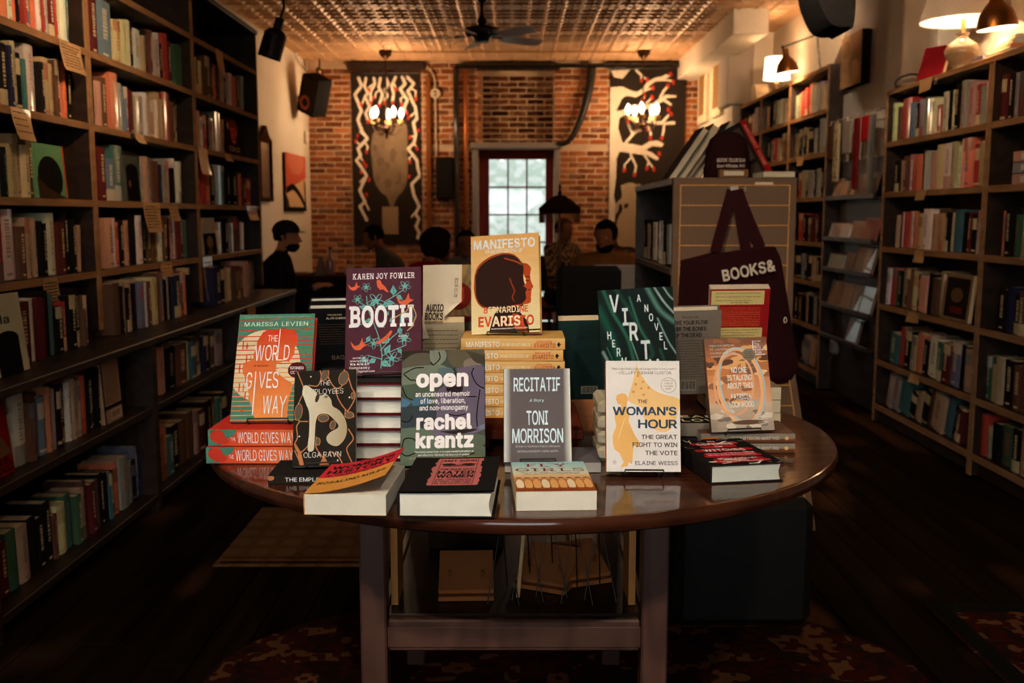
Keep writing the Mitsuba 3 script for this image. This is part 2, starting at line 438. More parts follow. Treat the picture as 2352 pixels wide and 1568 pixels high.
# left wall: straight behind the bookcases, then cream plaster running back at a slight angle
g = G()
g.box(-2.3, -2.10, -2.4, 6.98, -.05, CEIL + .05)
g.box(-2.75, -2.10, 6.98, 7.12, -.05, CEIL + .05)
ent('wall_left', g, 'm_plaster')
P = np.array([(-2.55, 7.0), (-2.40, 12.05), (-2.75, 12.05), (-2.75, 7.0)])
V = np.vstack([np.c_[P, np.full(4, -.05)], np.c_[P, np.full(4, CEIL + .05)]])
F = [[0, 4, 5], [0, 5, 1], [1, 5, 6], [1, 6, 2], [2, 6, 7], [2, 7, 3], [3, 7, 4], [3, 4, 0], [4, 7, 6], [4, 6, 5]]
ent('wall_left__plaster', G().add(V, F), 'm_plaster'); struct('wall_left', 'cream plastered left wall')
# right wall with a grey-brown pier between the bookcases and a flush part and soffit far back
ent('wall_right', G().box(2.60, 2.8, -2.4, 10.2, -.05, CEIL + .05), 'm_plaster'); struct('wall_right', 'cream plastered right wall')
part('wall_right', 'pier', G().box(2.385, 2.65, 6.26, 7.33, 0, CEIL + .02, ch=.006), 'm_grey_wall', label='grey-brown pier between the two right-hand bookcases')
part('wall_right', 'flush_wall', G().box(2.21, 2.8, 10.2, 12.0, 0, CEIL + .02, ch=.006), 'm_plaster')
part('wall_right', 'soffit', G().box(1.94, 2.25, 9.0, 12.0, 2.86, CEIL + .02, ch=.006), 'm_plaster', label='boxed soffit under the ceiling')
part('wall_right', 'boxed_duct', G().box(2.14, 2.40, 10.15, 10.6, 2.38, 3.04, ch=.006), 'm_grey_wall', label='grey box standing out above the far bookcase')
g = G()
for a, b, c2, d in ((-2.75, -1.0, -.05, CEIL + .05), (.8, 2.8, -.05, CEIL + .05), (-1.0, .8, -.05, .75), (-1.0, .8, 1.95, CEIL + .05)): g.box(a, b, -2.6, -2.4, c2, d)
ent('wall_front', g, 'm_grey_wall'); struct('wall_front', 'shop front wall with a window')
ent('window_1', G().add([[-1.0, -2.5, .75], [.8, -2.5, .75], [.8, -2.5, 1.95], [-1.0, -2.5, 1.95]], [[0, 1, 2], [0, 2, 3]]), 'm_pane', nocol=True); struct('window_1', 'shop window')

# trims at the head of the back wall
part('wall_back', 'beam', G().box(-1.92, -1.02, 11.90, 12.0, 2.97, 3.06, ch=.006), 'm_wood', label='dark wooden beam above the left hanging')
part('wall_back', 'beam', G().box(1.1, 2.0, 11.90, 12.0, 2.99, 3.06, ch=.006), 'm_wood')
part('wall_back', 'lintel', G().box(-.42, .56, 11.86, 12.0, 2.965, 3.04, ch=.008), 'm_wood')

# glazed back door
part_c = lin((104, 46, 40))
frame = G()
FR = lin((128, 122, 118))
frame.box(DX0 - .07, DX0, 11.93, 12.24, 0, DZ + .07, FR, ch=.008).box(DX1, DX1 + .07, 11.93, 12.24, 0, DZ + .07, FR, ch=.008).box(DX0 - .09, DX1 + .09, 11.90, 12.24, DZ, DZ + .075, FR, ch=.01)
ent('door_1__frame', frame, 'm_print'); struct('door_1', 'maroon glazed door in a grey frame in the brick wall')
leaf = G(); LY0, LY1 = 12.13, 12.175
gx0, gx1, gz0, gz1 = -.275, .405, .30, 1.95
leaf.box(DX0, gx0, LY0, LY1, .01, DZ, part_c, ch=.004).box(gx1, DX1, LY0, LY1, .01, DZ, part_c, ch=.004)
leaf.box(gx0, gx1, LY0, LY1, gz1, DZ, part_c, ch=.004).box(gx0, gx1, LY0, LY1, .01, gz0, part_c, ch=.004)
part('door_1', 'leaf', leaf, 'm_print')
for i in (1, 2):
    x = gx0 + (gx1 - gx0) * i / 3; part('door_1', 'glazing_bar', G().box(x - .010, x + .010, LY0 + .004, LY1 - .004, gz0, gz1, part_c * .5, ch=.003), 'm_print')
for i in range(1, 5):
    z = gz0 + (gz1 - gz0) * i / 5; part('door_1', 'glazing_bar', G().box(gx0, gx1, LY0 + .006, LY1 - .006, z - .010, z + .010, part_c * .5, ch=.003), 'm_print')
pw, ph = (gx1 - gx0) / 3, (gz1 - gz0) / 5
for i in range(3):
    for j in range(5):
        part('door_1', 'pane', G().add([[gx0 + i * pw, 12.155, gz0 + j * ph], [gx0 + (i + 1) * pw, 12.155, gz0 + j * ph], [gx0 + (i + 1) * pw, 12.155, gz0 + (j + 1) * ph], [gx0 + i * pw, 12.155, gz0 + (j + 1) * ph]], [[0, 1, 2], [0, 2, 3]]), 'm_pane', nocol=True)
part('door_1', 'handle', G().tube([(-.335, 12.12, 1.02), (-.335, 12.08, 1.02), (-.24, 12.08, 1.02)], .010, lin((150, 140, 120))), 'm_metal')
# yard behind the door
ent('yard_ground', G().box(-5, 5, 12.3, 20, -.2, -.05), 'm_leaf', nocol=True); struct('yard_ground', 'pale paved yard outside the back door')
ent('yard_wall', G().box(-5, 5, 17.0, 17.3, -.1, 2.7), 'm_leaf', nocol=True); struct('yard_wall', 'pale garden wall outside the back door')

# ================================================================ BOOKCASES
def bookcase(label, X, back, Y0, Y1, shelves, top, kind='bookcase', group=None, edge=.03, plinth=None):
    """open-fronted case standing against a side wall; X front, back: x of the back, Y0..Y1 along the wall"""
    k = thing(kind, label, 'bookcase', group)
    xa, xb = min(X, back), max(X, back)
    sgn = 1 if back < X else -1
    for y0, y1 in ((Y0, Y0 + .024), (Y1 - .024, Y1)):
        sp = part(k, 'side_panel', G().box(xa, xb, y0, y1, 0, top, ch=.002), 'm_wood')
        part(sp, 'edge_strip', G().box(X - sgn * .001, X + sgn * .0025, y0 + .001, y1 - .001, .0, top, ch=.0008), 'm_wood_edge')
    part(k, 'back_panel', G().box(back, back + sgn * .008, Y0 + .024, Y1 - .024, 0, top), 'm_wood')
    for z in shelves:
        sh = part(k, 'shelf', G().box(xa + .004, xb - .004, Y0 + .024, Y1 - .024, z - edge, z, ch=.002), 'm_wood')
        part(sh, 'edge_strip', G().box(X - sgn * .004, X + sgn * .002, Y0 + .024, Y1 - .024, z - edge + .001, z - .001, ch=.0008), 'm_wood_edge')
    tp = part(k, 'top', G().box(xa, xb + (.012 if sgn > 0 else 0), Y0, Y1, top, top + .03, ch=.004), 'm_wood')
    part(tp, 'edge_strip', G().box(X + sgn * .001, X + sgn * .005, Y0 + .002, Y1 - .002, top + .003, top + .027, ch=.0008), 'm_wood_edge')
    if plinth: part(k, 'plinth', G().box(X - sgn * .05, X - sgn * .03, Y0 + .024, Y1 - .024, 0, plinth), 'm_wood')
    return k
LZ = [1.05, 1.345, 1.66, 1.96, 2.26]
LN = {'A': 'nearest', 'B': 'middle', 'C': 'far'}
for n, y0, y1 in (('A', 2.84, 4.22), ('B', 4.22, 5.6), ('C', 5.6, 7.0)):
    k = thing('bookcase', f'tall dark wooden bookcase full of books, {LN[n]} bay of the left wall', 'bookcase', None)
    for ya, yb in ((y0, y0 + .024), (y1 - .024, y1)):
        sp = part(k, 'side_panel', G().box(-2.08, -1.75, ya, yb, .797, 2.50, ch=.002), 'm_wood')
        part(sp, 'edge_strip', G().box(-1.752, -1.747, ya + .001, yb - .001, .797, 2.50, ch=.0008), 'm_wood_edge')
    part(k, 'back_panel', G().box(-2.08, -2.072, y0 + .024, y1 - .024, .797, 2.5), 'm_wood')
    for z in LZ:
        sh = part(k, 'shelf', G().box(-2.072, -1.752, y0 + .024, y1 - .024, z - .03, z, ch=.002), 'm_wood')
        part(sh, 'edge_strip', G().box(-1.754, -1.748, y0 + .024, y1 - .024, z - .029, z - .001, ch=.0008), 'm_wood_edge')
    tp = part(k, 'top', G().box(-2.08, -1.735, y0, y1, 2.50, 2.53, ch=.004), 'm_wood')
    b = thing('low_bookcase', f'low dark book cabinet with a ledge, below the {LN[n]} left bookcase', 'bookcase', None)
    for ya, yb in ((y0, y0 + .024), (y1 - .024, y1)):
        part(b, 'side_panel', G().box(-2.08, -1.53, ya, yb, 0, .737, ch=.002), 'm_wood')
    part(b, 'back_panel', G().box(-2.08, -2.07, y0 + .024, y1 - .024, 0, .737), 'm_wood')
    part(b, 'ledge', G().box(-2.09, -1.515, y0, y1, .737, .767, ch=.004), 'm_wood')
    for z in (.08, .47): part(b, 'shelf', G().box(-2.07, -1.535, y0 + .024, y1 - .024, z - .03, z, ch=.002), 'm_wood')
RZ_ = [.11, .39, .737, 1.09, 1.42, 1.72]
bookcase('dark wooden bookcase with a shade lamp on top, right wall', 2.28, 2.595, 4.85, 6.19, RZ_, 2.0, plinth=.08)
bookcase('dark wooden bookcase cut off by the right edge of the photo', 2.28, 2.595, 3.48, 4.85, RZ_, 2.0, plinth=.08)
FZ = [.12, .45, .78, 1.08, 1.417, 1.74, 2.05]
for n, y0, y1 in (('nearest', 7.33, 8.35), ('middle', 8.35, 9.3), ('farthest', 9.3, 10.15)):
    bookcase(f'taller dark bookcase beyond the card rack, {n} bay of the far right wall', 2.28, 2.595, y0, y1, FZ, 2.33, plinth=.09)

# ================================================================ SHELVED BOOKS
PAL = dict(w=(206, 196, 180), g=(136, 132, 124), s=(160, 156, 150), r=(158, 28, 24), o=(206, 96, 44), y=(196, 178, 122), t=(168, 134, 96), b=(92, 58, 38),
           k=(26, 23, 22), n=(32, 38, 66), u=(92, 108, 128), e=(46, 84, 62), c=(42, 98, 100), m=(88, 24, 28), p=(190, 128, 108))
NAMES = dict(w='white', g='grey', s='silver', r='red', o='orange', y='cream', t='tan', b='brown', k='black', n='navy', u='blue-grey', e='green', c='teal', m='maroon', p='pinkish')
PAGE = lin((205, 185, 150))
def pal(ch):
    c = lin(PAL[ch.lower()]); g_ = c @ [.3, .59, .11]
    return (c * .74 + g_ * .26 * np.array([1.08, 1.0, .88])) * np.array([rng.uniform(.85, 1.15) for _ in range(3)])
def shelf_book(t, h, d, col, band, style):
    """book in (u, o, z): thickness u 0..t, spine towards +o at 0, pages back to -d. Returns (cover, pages)."""
    g = G(); tb = min(.0028, t * .14); bul = min(.006, t * .16)
    g.box(0, tb, -d, 0, 0, h, col).box(t - tb, t, -d, 0, 0, h, col)
    a = np.linspace(0, 1, 7); U = a * t; O = bul * np.sin(a * math.pi)
    def strip(z0, z1, off, c, a0=0.0, a1=1.0):
        s = np.linspace(a0, a1, 6); u = s * t; o = bul * np.sin(s * math.pi) + off
        g.sheet(np.stack([np.stack([u, o, np.full(6, z0)], 1), np.stack([u, o, np.full(6, z1)], 1)]), c)
    strip(0, h, 0, col)
    g.sheet(np.stack([np.stack([U, O, np.full(7, h)], 1), np.stack([U, O * 0 - .004, np.full(7, h)], 1)]), col)
    if style == 1: strip(h * .62, h * .9, .0004, band); strip(h * .05, h * .1, .0004, band)
    elif style == 2: strip(h * .0, h * .28, .0004, band)
    elif style == 3: strip(h * .74, h * 1.0, .0004, band)
    if style in (0, 2, 3) and t > .012:        # broken line of small print down the spine
        z = h * .86
        while z > h * .34:
            dz = rng.uniform(.004, .011); strip(z - dz, z, .0006, band, .34, .66); z -= dz + rng.uniform(.002, .006)
        strip(h * .06, h * .1, .0006, band, .3, .7)
    p = G().box(tb, t - tb, -d + .003, -.003, .002, h - .003, PAGE * rng.uniform(.8, 1.1))
    return g, p
ROWS = [
    ('A', 1.96, -1.79, 3.42, 4.11, 'r6 o5 R7 O6 W6 o5 k2 r3 u5 o4 w4 r3 s4 m6 r3 w7 c3'),
    ('A', 1.66, -1.79, 3.37, 4.09, 't6 k4 w5 r5 k6 n3 t4 k5 c3 S8.25 k4 t6 t4 b4 w2 o3 k5'),
    ('A', 1.345, -1.79, 3.30, 3.77, 'w5 t4 b6 W6 k3 t5 t4 y5 b5'),
    ('A', 1.05, -1.79, 3.33, 4.09, 'b5 t4 r6.25 W9.25 b5 t3 t3 t3 k4 k4 W6.24 m5 k4 k4 t3'),
    ('A', 0.767, -1.7, 3.13, 3.96, 'y9 w8 b4 m8 w4 m5 k4 c4 k5 r4 k5 k4 b3 k4'),
    ('B', 1.96, -1.79, 4.34, 5.46, 'm5.25 u9.27 y5 y4 y3 k3 w6 t2 k3 b3 s4 w2 k3 r4.26 m4 e6'),
    ('B', 1.66, -1.79, 4.34, 5.38, 'k3 t4 b5.22 O6.26 G5 u3 m3 b3 G9 w3 t3 t3 W3 t3 t3 R8.27 b4 k4'),
    ('B', 1.345, -1.79, 4.35, 5.38, 'm4 u5 C6.25 k9 G3 t3 g3 b4 n2 g3 t2 k3 w2 w2'),
    ('B', 1.05, -1.79, 4.38, 5.45, 'P6.22 o3 k3 t3 k3 w4.23 k3 b4 b3 W4 b3 k3 P6.23 m3 c4'),
    ('B', 0.767, -1.7, 4.25, 5.23, 'b5 k2 t2 k3 t2 k2 t2 u4 w2 b4 y5 c2 B6.24 k3 t2 k3 n7.21 p2 b3 o3 k3 t2'),
    ('C', 1.96, -1.79, 5.74, 6.73, 't4 k2 y4 b5 b4 o3 b4 t5 k4 w3 o5 o4 b4 g3'),
    ('C', 1.66, -1.79, 5.75, 6.37, 't4 w4 r5 k3 g5 W5 G8.24 t4 b4 b4'),
    ('C', 1.345, -1.79, 5.76, 6.87, 'r4 o3 k4 E9.24 k3 k5 b3 o3 m4 r4'),
    ('C', 1.05, -1.79, 6.07, 6.69, 'W5 k4 G4 b4 m4 W4'),
    ('C', 0.767, -1.7, 5.67, 6.52, 'n6.22 k5 t3 y4 b4 m3 b4 t4 g4 b3'),
    ('D', 0.47, -1.6, 3.15, 3.77, 'w9.24 b5 b4 u6.2 o4 g4 k4 m4 k3 w4 t3 t3 t3 o6.22 k4 K5 k4'),
    ('D', 0.08, -1.6, 3.01, 4.19, 'm5 E6 t6 k6 k5 K5 b3 Y6 E5 E4 t4 b3 m3 b5 k4 k4 c3 k3 o4 G8 g5 k4 u4 n5'),
    ('E', 0.47, -1.6, 4.35, 5.40, 't4 p5 k6 b7 y3 c4 b5 n4 k3 b3 g6'),
    ('E', 0.08, -1.6, 4.36, 5.46, 'o6.27 c4 k5 b5 b4 t3 m4 k5 b4 c4 k5'),
    ('R1', 1.72, 2.32, 6.16, 4.96, 'y4 b3 R9.24 u5 k3 g4 g3 W6 R5 w5 k3 Y2 k4 g4 p5 r3 g5 w4'),
    ('R1', 1.42, 2.32, 6.09, 4.96, 'k4 t3 b4 R6 o6 k2 S4 t4 y6.24 w6.24 t3 W4 O8.25 r4 t5'),
    ('R1', 1.09, 2.32, 6.10, 4.98, 'k3 t2 k3 R6 O8 k3 t3 w6 t5 b3 t4 k3 y4 c5 k4 m3 k3 s3 k2'),
    ('R1', 0.737, 2.32, 6.16, 5.32, 'w3 r5.22 e4 k3 g5 b4 y5 k4 p6 k4 b5 t5.24 w4'),
    ('R1', 0.39, 2.32, 6.05, 5.01, 'c7 r5 k5 t4 o5 k4 w7.22 e4 m5 u6 k4 t4'),
    ('R1', 0.11, 2.32, 6.07, 5.09, 'g5 g7 C9 k5 t5 k5 b5 t8 c5 k4 m4'),
    ('R0', 1.72, 2.32, 4.82, 4.37, 'm4 k4 g4 b5 k4 r4 t4 k4 w3'),
    ('R0', 1.09, 2.32, 4.75, 4.29, 'o4 k5 e4 t8.24 k4 b4 w5'),
    ('R0', 0.737, 2.32, 4.75, 4.26, 'k6 n5 k5 b5 c4 k6 m5'),
    ('R0', 0.39, 2.32, 4.82, 4.21, 'e4 t4 t5 k7 b6 b5 k6 t4 k5'),
    ('R0', 0.11, 2.32, 4.82, 4.17, 'r4 g5 k6 e9 k6 t6 b6 r5 k5'),
    ('F0', 2.05, 2.32, 8.32, 7.57, 'w3 t3 R4 r3 o3 t2 G4 g3 t2'),
    ('F0', 1.74, 2.32, 8.32, 7.53, 't3 k3 g2 k3 t2 k4 G3 m2 g3'),
    ('F0', 1.417, 2.32, 8.27, 7.53, 'k3 r3 t3 k3 G4 k2 g3 k3'),
    ('F0', 1.08, 2.32, 8.22, 7.52, 'k4 r4 k3 b3 m3 b3 k3'),
    ('F0', 0.78, 2.32, 8.13, 7.51, 'k4 g2 k3 k3 t3 k3'),
    ('F0', 0.45, 2.32, 8.13, 7.51, 'k4 b3 k3 t3 k3 g3 k3'),
    ('F0', 0.12, 2.32, 7.95, 7.47, 'k3 g5 p3 t4 k3'),
    ('F1', 2.05, 2.32, 9.27, 8.64, 't3 k4 b4 g3 W4 t3'),
    ('F1', 1.74, 2.32, 9.20, 8.60, 'k3 g3 r3 t3 b3'),
    ('F1', 1.417, 2.32, 9.04, 8.54, 'k3 g3 r3 t3 b3'),
    ('F1', 1.08, 2.32, 8.99, 8.49, 'k3 b3 m3 k3'),
    ('F2', 2.05, 2.32, 10.09, 9.55, 'k3 b3 t3 g3'),
    ('P', 1.06, 0.7, 5.34, 4.45, 'k3 S6 k3 w5 t5 W5 k3 g3'),
    ('P', 0.66, 0.7, 5.30, 4.40, 't4 m3 w4 k4 k4 b4 g4 k4'),
]
BAYN = {'A': 'nearest left bookcase', 'B': 'middle left bookcase', 'C': 'far left bookcase', 'D': 'low left cabinet', 'R1': 'right bookcase under the lamp', 'P': 'freestanding shelf'}
ROWN = {('L', 2.26): 'top', ('L', 1.96): 'top', ('L', 1.66): 'second', ('L', 1.345): 'third', ('L', 1.05): 'fourth', ('L', .767): 'ledge',
        ('D', .47): 'upper', ('D', .08): 'bottom', ('R', 1.72): 'top', ('R', 1.42): 'second', ('R', 1.09): 'third', ('R', .737): 'fourth', ('R', .39): 'fifth', ('R', .11): 'bottom', ('P', 1.06): 'upper', ('P', .66): 'lower'}
ORD = ['first', 'second', 'third', 'fourth', 'fifth', 'sixth', 'seventh', 'eighth', 'ninth', 'tenth', 'eleventh', 'twelfth'] + [f'{i}th' for i in range(13, 20)] + ['20th', '21st', '22nd', '23rd', '24th']
many = G()
for bay, z, X, ya, yb, toks in ROWS:
    toks = toks.split(); side = 'L' if bay in 'ABC' else bay[0]
    left = bay in ('A', 'B', 'C', 'D', 'E')
    du = 1 if left else -1; do = 1 if left else -1
    th = np.array([int(''.join(ch for ch in t.split('.')[0] if ch.isdigit())) for t in toks], float)
    th *= abs(yb - ya) / (th.sum() + .06 * len(th)); gap = .06 * th.mean() / 1
    room = {'A': .27, 'B': .27, 'C': .27}.get(bay, .27)
    pos = 0.0; lean_run = 0.0; count = {}
    rowh = rng.uniform(.195, .215); lean = 0.0
    base_lean = {('R1', .11): 14, ('R1', .39): 5, ('F0', .12): 16, ('D', .08): -2, ('R1', .737): 4, ('R1', 1.09): 3, ('B', .767): -1}.get((bay, z), 0)
    for i, tk in enumerate(toks):
        ch = tk[0]; t = th[i]
        h = float('.' + tk.split('.')[1]) if '.' in tk else max(.155, min(.245, rng.gauss(rowh, .016)))
        h = min(h, .25)
        d = h * rng.uniform(.62, .7)
        col = pal(ch); lum = col @ [.3, .6, .1]
        band = lin((225, 205, 160)) if lum < .16 else lin(rng.choice([(40, 30, 26), (150, 30, 24), (40, 60, 80), (60, 40, 28)]))
        if rng.random() < .25: band = pal(rng.choice('wrtycu'))
        band = band * .55 + col * .45
        st = rng.choice([0, 0, 0, 0, 1, 2, 3, 4, 4])
        cov, pgs = shelf_book(t, h, d, col, band, st)
        lean = base_lean + rng.choice([0, 0, 0, 0, 0, .8, -.8]) + (rng.uniform(2, 4) * (1 if left else -1) if i == len(toks) - 1 else 0)
        # local (u, o, z) -> world
        Mw = np.eye(4); Mw[:3, 0] = (0, du, 0); Mw[:3, 1] = (do, 0, 0); Mw[:3, 2] = (0, 0, 1)
        A = rot((0, 1, 0), lean if True else 0)   # tilts the top along +u
        off = t * abs(math.sin(math.radians(lean)))
        Mw[:3, 3] = (X + do * rng.uniform(-.012, .010), ya + du * pos, z + (off if lean < 0 else 0) + .0005)
        if lean > 0: A = trans(0, 0, t * math.sin(math.radians(lean))) @ A
        M = Mw @ A
        pos += t + gap
        flip = np.linalg.det(M[:3, :3]) < 0
        def fin(b):
            b.xf(M)
            if flip: b.f = [f[:, ::-1] for f in b.f]
            return b
        cov, pgs = fin(cov), fin(pgs)
        glossy = ch.isupper()
        if bay in BAYN and (bay, z) not in (('C', .767), ('R1', .11), ('R1', .39), ('D', .08)):
            rn = ROWN[(side, z)]
            cc = NAMES[ch.lower()]
            k = thing('book', f'{"shiny " if glossy else ""}{cc} book, {ORD[i]} from left, {rn + " shelf" if rn != "ledge" else "ledge"} of the {BAYN[bay]}', 'book', f'books on the {BAYN[bay]}')
            part(k, 'cover', cov, 'm_gloss' if glossy else 'm_print'); part(k, 'pages', pgs, 'm_matte')
        else:
            many.add(*cov.arrays()); many.add(*pgs.arrays())
ent('shelved_books', many, 'm_print'); tag('shelved_books', 'many small books standing on the far, low and outermost dark shelves', 'books', kind='stuff')

# ================================================================ DISPLAY TABLE
TZ, TX, TY, TR = .78, .025, 2.315, .712
tb = thing('display_table', 'round dark polished wooden table covered with displayed books', 'table')
prof = [(0, -.032), (TR - .014, -.032), (TR - .004, -.027), (TR, -.018), (TR, -.009), (TR - .003, -.003), (TR - .010, 0), (0, 0)]
tp = part(tb, 'tabletop', G().lathe(prof, n=128, M=trans(TX, TY, TZ)), 'm_table', smooth=35, nocol=True)
part(tp, 'leaf_seam', G().box(TX + .33, TX + .3315, TY - .62, TY + .62, TZ - .0335, TZ + .0002), 'm_black')
BX = .004
for sx in (-1, 1):
    for yy in (1.90, 2.72):
        part(tb, 'leg', G().box(BX + sx * .277 - .026, BX + sx * .277 + .026, yy - .026, yy + .026, 0 if yy < 2 else .0105, TZ - .032, ch=.004), 'm_table_leg')
for yy in (1.90, 2.72):
    part(tb, 'rail', G().box(BX - .251, BX + .251, yy - .012, yy + .012, .42, .485, ch=.004).box(BX - .251, BX + .251, yy - .016, yy - .012, .43, .472, ch=.001), 'm_table_leg')
for sx in (-1, 1):
    part(tb, 'side_rail', G().box(BX + sx * .267 - .010, BX + sx * .267 + .010, 1.926, 2.694, .42, .485, ch=.004), 'm_table_leg')
part(tb, 'lower_shelf', G().box(BX - .256, BX + .256, 1.912, 2.708, .474, .488, ch=.003), 'm_wood')

# ================================================================ BOOKS ON DISPLAY
def book_mat(X, Y, z, yaw=0, lean=0, roll=0): return trans(X, Y, z) @ rot(RZ, yaw) @ rot(RX, -lean) @ rot(RY, roll)
def flat_mat(X, Y, z, t, yaw=0): return trans(X, Y, z + t) @ rot(RZ, yaw) @ rot(RX, -90)     # front cover up, foot towards the viewer
def spine_mat(X, Y, z, t, yaw=0):                                                              # front cover up, spine towards the viewer
    m = np.eye(4); m[:3, 0] = (0, 1, 0); m[:3, 1] = (0, 0, -1); m[:3, 2] = (-1, 0, 0); return trans(X, Y, z + t) @ rot(RZ, yaw) @ m
CREAM = dc(206, 188, 160)
def book3d(k, w, h, t, M, col, art=None, spine=None, hard=True, page=None, back=None, spine_col=None, open_fore=0.0, warp=None, mat='m_print', kind='cover_print'):
    """cover shell, page block and prints of one book; x from the spine, y from the front cover to the back, z up"""
    col = np.asarray(col); page = CREAM if page is None else page; spine_col = col if spine_col is None else spine_col
    tb, ov = (.0026, .003) if hard else (.0006, 0.0)
    fx = lambda b: (b.xf(M) if warp is None else b)
    g = G()
    back = col if back is None else back
    def sheet_box(y0, y1, c, bend=False):
        if bend and warp:
            n = 12; xs = np.linspace(0, w, n)
            for yy in (y0, y1):
                g.sheet(np.stack([np.stack([xs, warp(xs) + yy, np.full(n, zz)], 1) for zz in (0, h)]), c)
        else: g.box(0, w, y0, y1, 0, h, c, ch=.0006 if hard else 0)
    sheet_box(0, tb, col, True); sheet_box(t - tb, t, back)
    a = np.linspace(0, math.pi, 9); r = .0016 if hard else .0008
    U = -np.sin(a) * r; Yv = t / 2 - np.cos(a) * t / 2
    ring = list(zip(U, Yv)) + [(tb if hard else .0006, t - tb * .5), (tb if hard else .0006, tb * .5)]
    pr = Polygon(ring).buffer(0)
    tmp = G().prism(pr, 0, h, spine_col)                       # prism is (x, depth, z): swap depth and z
    for v, f, c2 in zip(tmp.v, tmp.f, tmp.c): g.add(v[:, [0, 2, 1]], (f - 0)[:, ::-1] if False else f - f.min(), c2)
    g.xf(M); part(k, 'cover', g, mat)
    pb = G(); n = 9; zz = (ov, h - ov)
    yy = np.linspace(tb, t - tb, n); cav = (.004 if hard else .0) * np.sin(np.linspace(0, math.pi, n))
    fore = w - (ov + .0015 if hard else 0) - cav - open_fore * np.linspace(0, 1, n)
    poly = Polygon([(.001, yy[0])] + list(zip(fore, yy)) + [(.001, yy[-1])])
    tmp = G().prism(poly, zz[0], zz[1], page)
    for v, f, c2 in zip(tmp.v, tmp.f, tmp.c): pb.add(v[:, [0, 2, 1]], f - f.min(), c2)
    pb.xf(M); part(k, 'pages', pb, 'm_matte')
    if art is not None:
        A = art.build()
        if warp:
            A2 = G()
            for i in range(10):
                sub = Art(art.w, art.h, art.L[0][1]); cut = sbox(art.w * i / 10, 0, art.w * (i + 1) / 10, art.h)
                sub.L = [(p.intersection(cut), c) for p, c in art.L]; b = sub.build(base=False)
                for v, f, c2 in zip(b.v, b.f, b.c):
                    v = v.copy(); v[:, 1] += warp(v[:, 0]); A2.add(v, f - f.min(), c2)
            A = A2
        A.xf(M); part(k, kind, A, mat)
    if spine is not None:
        S = spine.build(); Q = np.eye(4); Q[:3, :3] = np.array([[0, 1, 0], [0, 0, -1], [-1, 0, 0]], float)   # art x -> -z, art up -> -y, out -> -x
        Q[:3, 3] = (-r - .0003, spine.h * .01, h)
        S.xf(Q); S.xf(M); part(k, 'spine_print', S, mat)
def easel(M, w, h, label, x0=.0):
    """black wire stand under and behind a leaning book"""
    k = thing('wire_easel', label, 'book stand', 'wire easels on the display table')
    r = .0016; a, b = w * .24 + x0, w * .76 + x0
    g = G().tube([(a, .05, -.012), (a, -.001, -.0025), (a, -.010, -.0015), (a, -.0105, .0035), (b, -.0105, .0035), (b, -.010, -.0015), (b, -.001, -.0025), (b, .05, -.012)], r, n=6)
    g.xf(M); part(k, 'lip', g, 'm_black')
    g = G().tube([(a, .034, -.004), (a, .034, h * .55), (w / 2 + x0, .036, h * .72), (b, .034, h * .55), (b, .034, -.004)], r, n=6); g.xf(M); part(k, 'back_wire', g, 'm_black')
    o = M @ np.array([w / 2 + x0, .036, h * .70, 1]); f0 = M @ np.array([w / 2 + x0, .0, -.0, 1])
    d = M[:3, 1] * 1.0; d[2] = 0; d /= np.linalg.norm(d)
    foot = np.array([o[0] + d[0] * .05, o[1] + d[1] * .05, f0[2] - .006])
    part(k, 'prop', G().tube([o[:3], foot], r, n=6), 'm_black')
    return k
class Grid:
    """drawing grid of a cover: maps grid units to centimetres"""
    def __init__(s, o, x, y, w, h): s.m = np.linalg.inv(np.array([np.subtract(x, o), np.subtract(y, o)], float).T); s.o = np.array(o, float); s.w, s.h = w, h
    def __call__(s, *p): return [tuple((s.m @ (np.array(q, float) - s.o)) * (s.w, s.h)) for q in p]
WHITE, INK = dc(222, 205, 190), dc(34, 28, 24)

# ---- 1 red and green novel, left
q = Grid((475, 205), (1290, 185), (360, 1365), 16.3, 24)
GRN, RED, ORG, SAND = dc(72, 118, 92), dc(196, 54, 38), dc(222, 124, 62), dc(214, 184, 140)
a = Art(16.3, 24, GRN)
a.ell(6.2, 11.7, 7.7, 8.1, SAND)
for i in range(19):
    y = 5.0 + i * 1.03
    a.rect(0, y, 16.3, y + .22, RED if i < 8 else ORG)
for x0, y0, y1 in ((1.2, 6.2, 8.0), (2.2, 9.3, 11), (.9, 11.4, 13.2), (2.4, 13.4, 15.3), (1.2, 15.6, 17.4), (2.6, 17.6, 19.2)): a.rect(x0, y0, x0 + .25, y1, RED); a.rect(x0 + .9, y0 + .3, x0 + 1.1, y1, RED)
for x0, y0 in ((2.4, 3.75), (14.7, 3.55), (2.2, 7.3), (14.9, 9.2), (2.3, 21.6)): a.poly([(x0 + (.55 if j % 2 else .2) * math.cos(j * math.pi / 5), y0 + (.55 if j % 2 else .2) * math.sin(j * math.pi / 5)) for j in range(10)], RED)
for x0, x1, y in ((.3, 9.0, 1.25), (10.3, 16.1, 1.3), (.4, 1.1, 2.45), (15.3, 16.1, 2.5), (.3, 4.0, 3.75), (5.3, 16.0, 3.6)): a.line([(x0, y), (x1, y)], .24, RED)
head = Polygon(q((780, 372), (930, 352), (1060, 365), (1095, 420), (1085, 540), (1060, 562), (1052, 640), (1012, 690), (1000, 722), (940, 715), (862, 745), (850, 800), (880, 850), (940, 900), (1030, 960), (1020, 1010), (980, 1130), (965, 1250), (960, 1345), (622, 1352), (602, 1250), (572, 1150), (552, 1000), (558, 905), (512, 872), (497, 800), (512, 740), (612, 700), (622, 640), (652, 560), (657, 500), (692, 450), (722, 400)))
head = head.buffer(.25).buffer(-.25)
a.grad(head, dc(200, 58, 36), dc(228, 136, 68), 14)
